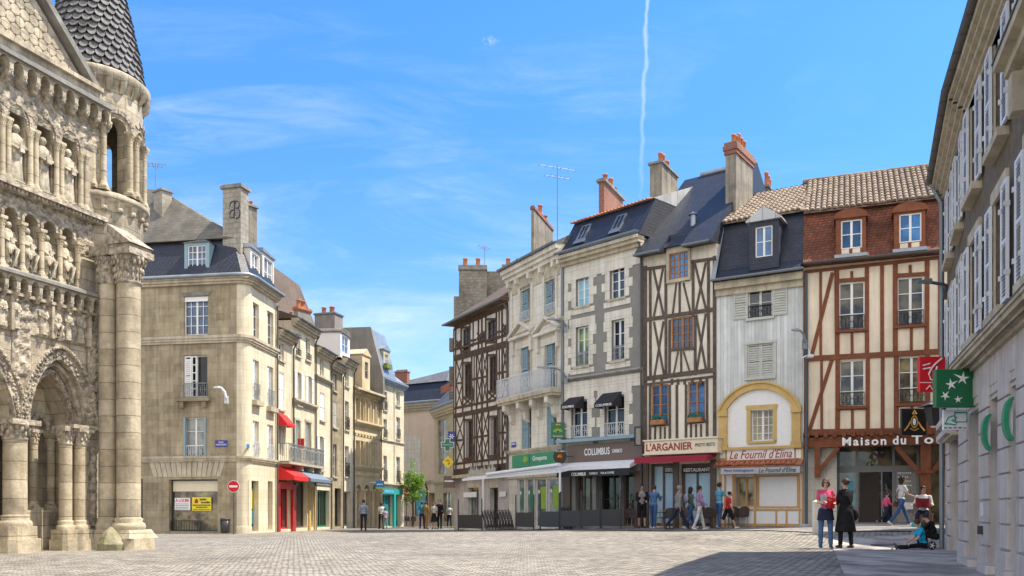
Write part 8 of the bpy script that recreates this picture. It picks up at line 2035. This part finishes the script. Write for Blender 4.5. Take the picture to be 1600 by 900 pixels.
x, y = XY(700, 51); Mx = frame(x, y, Zat(722, 51)); o = MB().prism([(-.33, 0), (0, -.38), (.33, 0), (0, .38)], 'xz', 0, .08).build('diamond_sign', 'sign_yellow', None, Mx); tag(o, 'yellow diamond shaped hanging sign under the pharmacy cross', 'sign'); MB().tube([(-.1, -.01, .08), (.02, -.01, .12), (.08, -.01, -.05), (.0, -.01, -.14)], .03, 5).build('red_swirl', 'sign_red', o, Mx); MB().box(.33, .55, .02, .06, -.02, .02).build('bracket', 'iron_black', o, Mx)
o, Mx, w2, h = hang('brown_shop_sign', 'brown rectangular hanging sign with pale lettering, lowest of the corner signs', 693, 744, 711, 762, 51, 'fascia_brown', .08); small_text(MB(), -w2*.8, w2*.8, h*.5, h*.64, -.002, 7, 2).build('sign_print', 'letter_white', o, Mx)
o, Mx, w2, h = hang('blue_shop_sign', 'blue hanging sign with a lime green lower stripe by the carved golden house', 587, 751, 600, 764, 60, 'sign_skyblue', .1); MB().box(-w2, w2, -.006, -.001, 0, h*.22).build('lime_stripe', 'lime', o, Mx); small_text(MB(), -w2*.7, w2*.7, h*.5, h*.62, -.003, 4, 3).build('sign_print', 'letter_white', o, Mx); bracket(o, Mx, -w2-.4, .4, h*.8)
o, Mx, w2, h = hang('red_blade_sign', 'plain red rectangular hanging sign above the iron balcony of the left row', 460, 685, 475, 701, 49.6, 'sign_red', .08); bracket(o, Mx, -w2-.5, .5, h*.9, 'iron_black')
# street lamps on wall arms
def wall_lamp(label, px_w, px_h, py_h, Y, py_w=None, mat='lamp_metal', s=1.0):
    """px_w = wall end, px_h/py_h = lamp head"""
    xw, _ = XY(px_w, Y); xh, _ = XY(px_h, Y); zh = Zat(py_h, Y); zw = Zat(py_w or py_h+14, Y); Mx = frame(xw, Y, 0); t = empty('street_lamp', Mx, label, 'street lamp', 'wall mounted street lamps'); dx = xh-xw; sg = 1 if dx > 0 else -1
    MB().tube([(0, 0, zw), (dx*.1, -.05, zw+(zh-zw)*.6), (dx*.4, -.1, zh-.02), (dx*.7, -.14, zh)], [.05*s, .045*s, .04*s, .04*s], 8).build('lamp_arm', mat, t, Mx)
    MB().box(-.08, .08, .0, .12, zw-.25, zw+.1).build('wall_plate', mat, t, Mx)
    a, b = dx*.62, dx*1.08
    MB().add([(a, -.24, zh-.04), (b, -.2, zh-.02), (b, -.1, zh-.02), (a, -.06, zh-.04), (a, -.22, zh+.07), (b, -.18, zh+.03), (b, -.12, zh+.03), (a, -.08, zh+.07)], [(0, 3, 2, 1) if sg > 0 else (0, 1, 2, 3), (4, 5, 6, 7) if sg > 0 else (7, 6, 5, 4), (0, 1, 5, 4), (1, 2, 6, 5), (2, 3, 7, 6), (3, 0, 4, 7)]).build('lamp_head', mat, t, Mx); return t
wall_lamp('white curved street lamp on the shaded front of the corner house', 353, 337, 606, 41.7, 622, 'iron_white', 1.4)
wall_lamp('grey street lamp reaching left over the iron balcony of the pediment house', 884, 842, 575, 40.3, 590)
wall_lamp('small grey street lamp high on the drainpipe of the quoined house', 884, 856, 500, 40.4, 510)
wall_lamp('grey street lamp beside the blue clad house, reaching left over the yellow arch', 1258, 1237, 517, 33.2, 535)
wall_lamp('long grey street lamp reaching left across the timbered facade from the right', 1478, 1432, 443, 20.4, 450)
x, y = XY(1264, 33.2); Mx = frame(x, y, Zat(560, 33.2)); t = empty('security_camera', Mx, 'white floodlight and camera cluster under the lamp between blue and timbered houses', 'camera')
MB().box(-.12, .1, -.25, 0, .0, .12).build('camera_body', 'iron_white', t, Mx, .02); MB().tube([(0, -.1, .1), (.05, .2, .4)], .03, 6).build('arm', 'iron_white', t, Mx); MB().add([(-.42, -.2, -.02), (-.15, -.2, .1), (-.15, -.02, .1), (-.42, -.02, -.02), (-.42, -.2, -.06), (-.15, -.2, .04), (-.15, -.02, .04), (-.42, -.02, -.06)], [(0, 1, 2, 3), (7, 6, 5, 4), (0, 4, 5, 1), (2, 6, 7, 3), (0, 3, 7, 4)]).build('floodlight', 'iron_white', t, Mx)
# post by the bakery and outdoor seats at the far street corner
x, y = XY(1275, 27); m = MB(); m.prism([(-.09, -.09), (.09, -.09), (.09, .09), (-.09, .09)], 'xy', 0, 1.0); m.add([(-.09, -.09, 1.0), (.09, -.09, 1.0), (.09, .09, 1.0), (-.09, .09, 1.0), (0, 0, 1.06)], [(0, 1, 4), (1, 2, 4), (2, 3, 4), (3, 0, 4)]); tag(m.build('wooden_bollard', 'plaster_old', None, frame(x, y, gz_(x, y)), .01), 'short pale wooden bollard left of the woman in pink', 'bollard')
for i, (px, a, lb) in enumerate(((638, 30, 'brown chair under the distant tree, left one'), (645, 200, 'brown chair under the distant tree, right one'))): put(ch0, False, px, 69, a, lb, 'chairs under the distant tree')
o = dup(ch0, frame(*XY(990, 36.6), gz_(*XY(990, 36.6))+.02, R(20)), 'wicker cafe chair at the corner of the coffee shop, behind the man in shorts', 'cafe chairs before the restaurant')

x, y = XY(1385, 22.6); m = MB()
for k in range(9): m.box(-.32+.08*k, -.28+.08*k, -.1, .1, .0, .012)
m.box(-.36, .36, -.13, -.1, 0, .014).box(-.36, .36, .1, .13, 0, .014).box(-.36, .36, -.1, .1, -.02, .002)
tag(m.build('drain_grate', 'alu_dark', None, frame(x, y, gz_(x, y)+.024)), 'dark slotted drain grate set in the pale slabs left of the sitting boy', 'drain')
# ================================================================= TREE
m_, g_, bs_ = base_mat('leaves'); co_ = g_.new('ShaderNodeTexCoord').outputs['Object']
n_ = g_.noise(co_, 2.2, 3); n2_ = g_.noise(co_, 14.0, 2)
g_.set(bs_, 'Base Color', g_.mix(g_.ramp(n_, [(.35, 0.0), (.65, 1.0)]), (.10, .22, .025), g_.mix(n2_, (.16, .32, .03), (.26, .42, .05)))); bs_.inputs['Roughness'].default_value = .5
bs_.inputs['Transmission Weight'].default_value = 0.0
tr_ = g_.new('ShaderNodeBsdfTranslucent', {'Color': (.30, .50, .05)}); ad = g_.new('ShaderNodeMixShader', {0: .3, 1: bs_, 2: tr_}); out_ = [n for n in g_.n if n.type == 'OUTPUT_MATERIAL'][0]; g_.l.new(ad.outputs[0], out_.inputs[0])
surf('bark', (.16, .12, .08), (.09, .065, .045), 6, bump=.5)
def tree(label, px, Y, h, r, seed, zc=.62, n=2600, leaf=.11):
    x, y = XY(px, Y); zb = gz_(x, y); Mx = frame(x, y, zb); t = empty('tree', Mx, label, 'tree'); rnd = random.Random(seed)
    m = MB(); m.tube([(0, 0, 0), (.04, .02, h*.2), (-.03, 0, h*.45), (.02, .03, h*.75)], [.11, .09, .07, .03], 8); tips = []
    for k in range(16):
        z0 = h*rnd.uniform(.22, .7); a = rnd.uniform(0, 6.28); L = r*rnd.uniform(.6, 1.1)*(1.1-abs(z0/h-.45)); p1 = V(math.cos(a)*L*.5, math.sin(a)*L*.5, z0+L*.45); p2 = V(math.cos(a)*L, math.sin(a)*L, z0+L*rnd.uniform(.6, 1.1)); m.tube([(0, 0, z0), p1, p2], [.045, .03, .012], 5); tips += [p1, p2, p1.lerp(p2, .5)]
    m.build('trunk', 'bark', t, Mx); c = MB(); cl = [p+V(rnd.gauss(0, .18), rnd.gauss(0, .18), rnd.gauss(0, .2)) for p in tips for _ in range(2)]+[V(0, 0, h*q) for q in (.6, .7, .8, .88, .95)]
    for i in range(n):
        q = rnd.choice(cl); p = q+V(rnd.gauss(0, 1), rnd.gauss(0, 1), rnd.gauss(0, .9))*r*.17; d_ = V(rnd.uniform(-1, 1), rnd.uniform(-1, 1), rnd.uniform(-.9, .5)).normalized(); e_ = d_.orthogonal().normalized(); e_ = (e_*math.cos(i)+d_.cross(e_)*math.sin(i))*leaf*.38; l_ = leaf*rnd.uniform(.7, 1.3)
        c.quad(p, p+d_*l_*.5+e_, p+d_*l_, p+d_*l_*.5-e_)
    c.build('crown', 'leaves', t, Mx); return t
tree('slim bright green street tree at the end of the left row', 645, 69, 5.4, .68, 3, n=3000, leaf=.13)
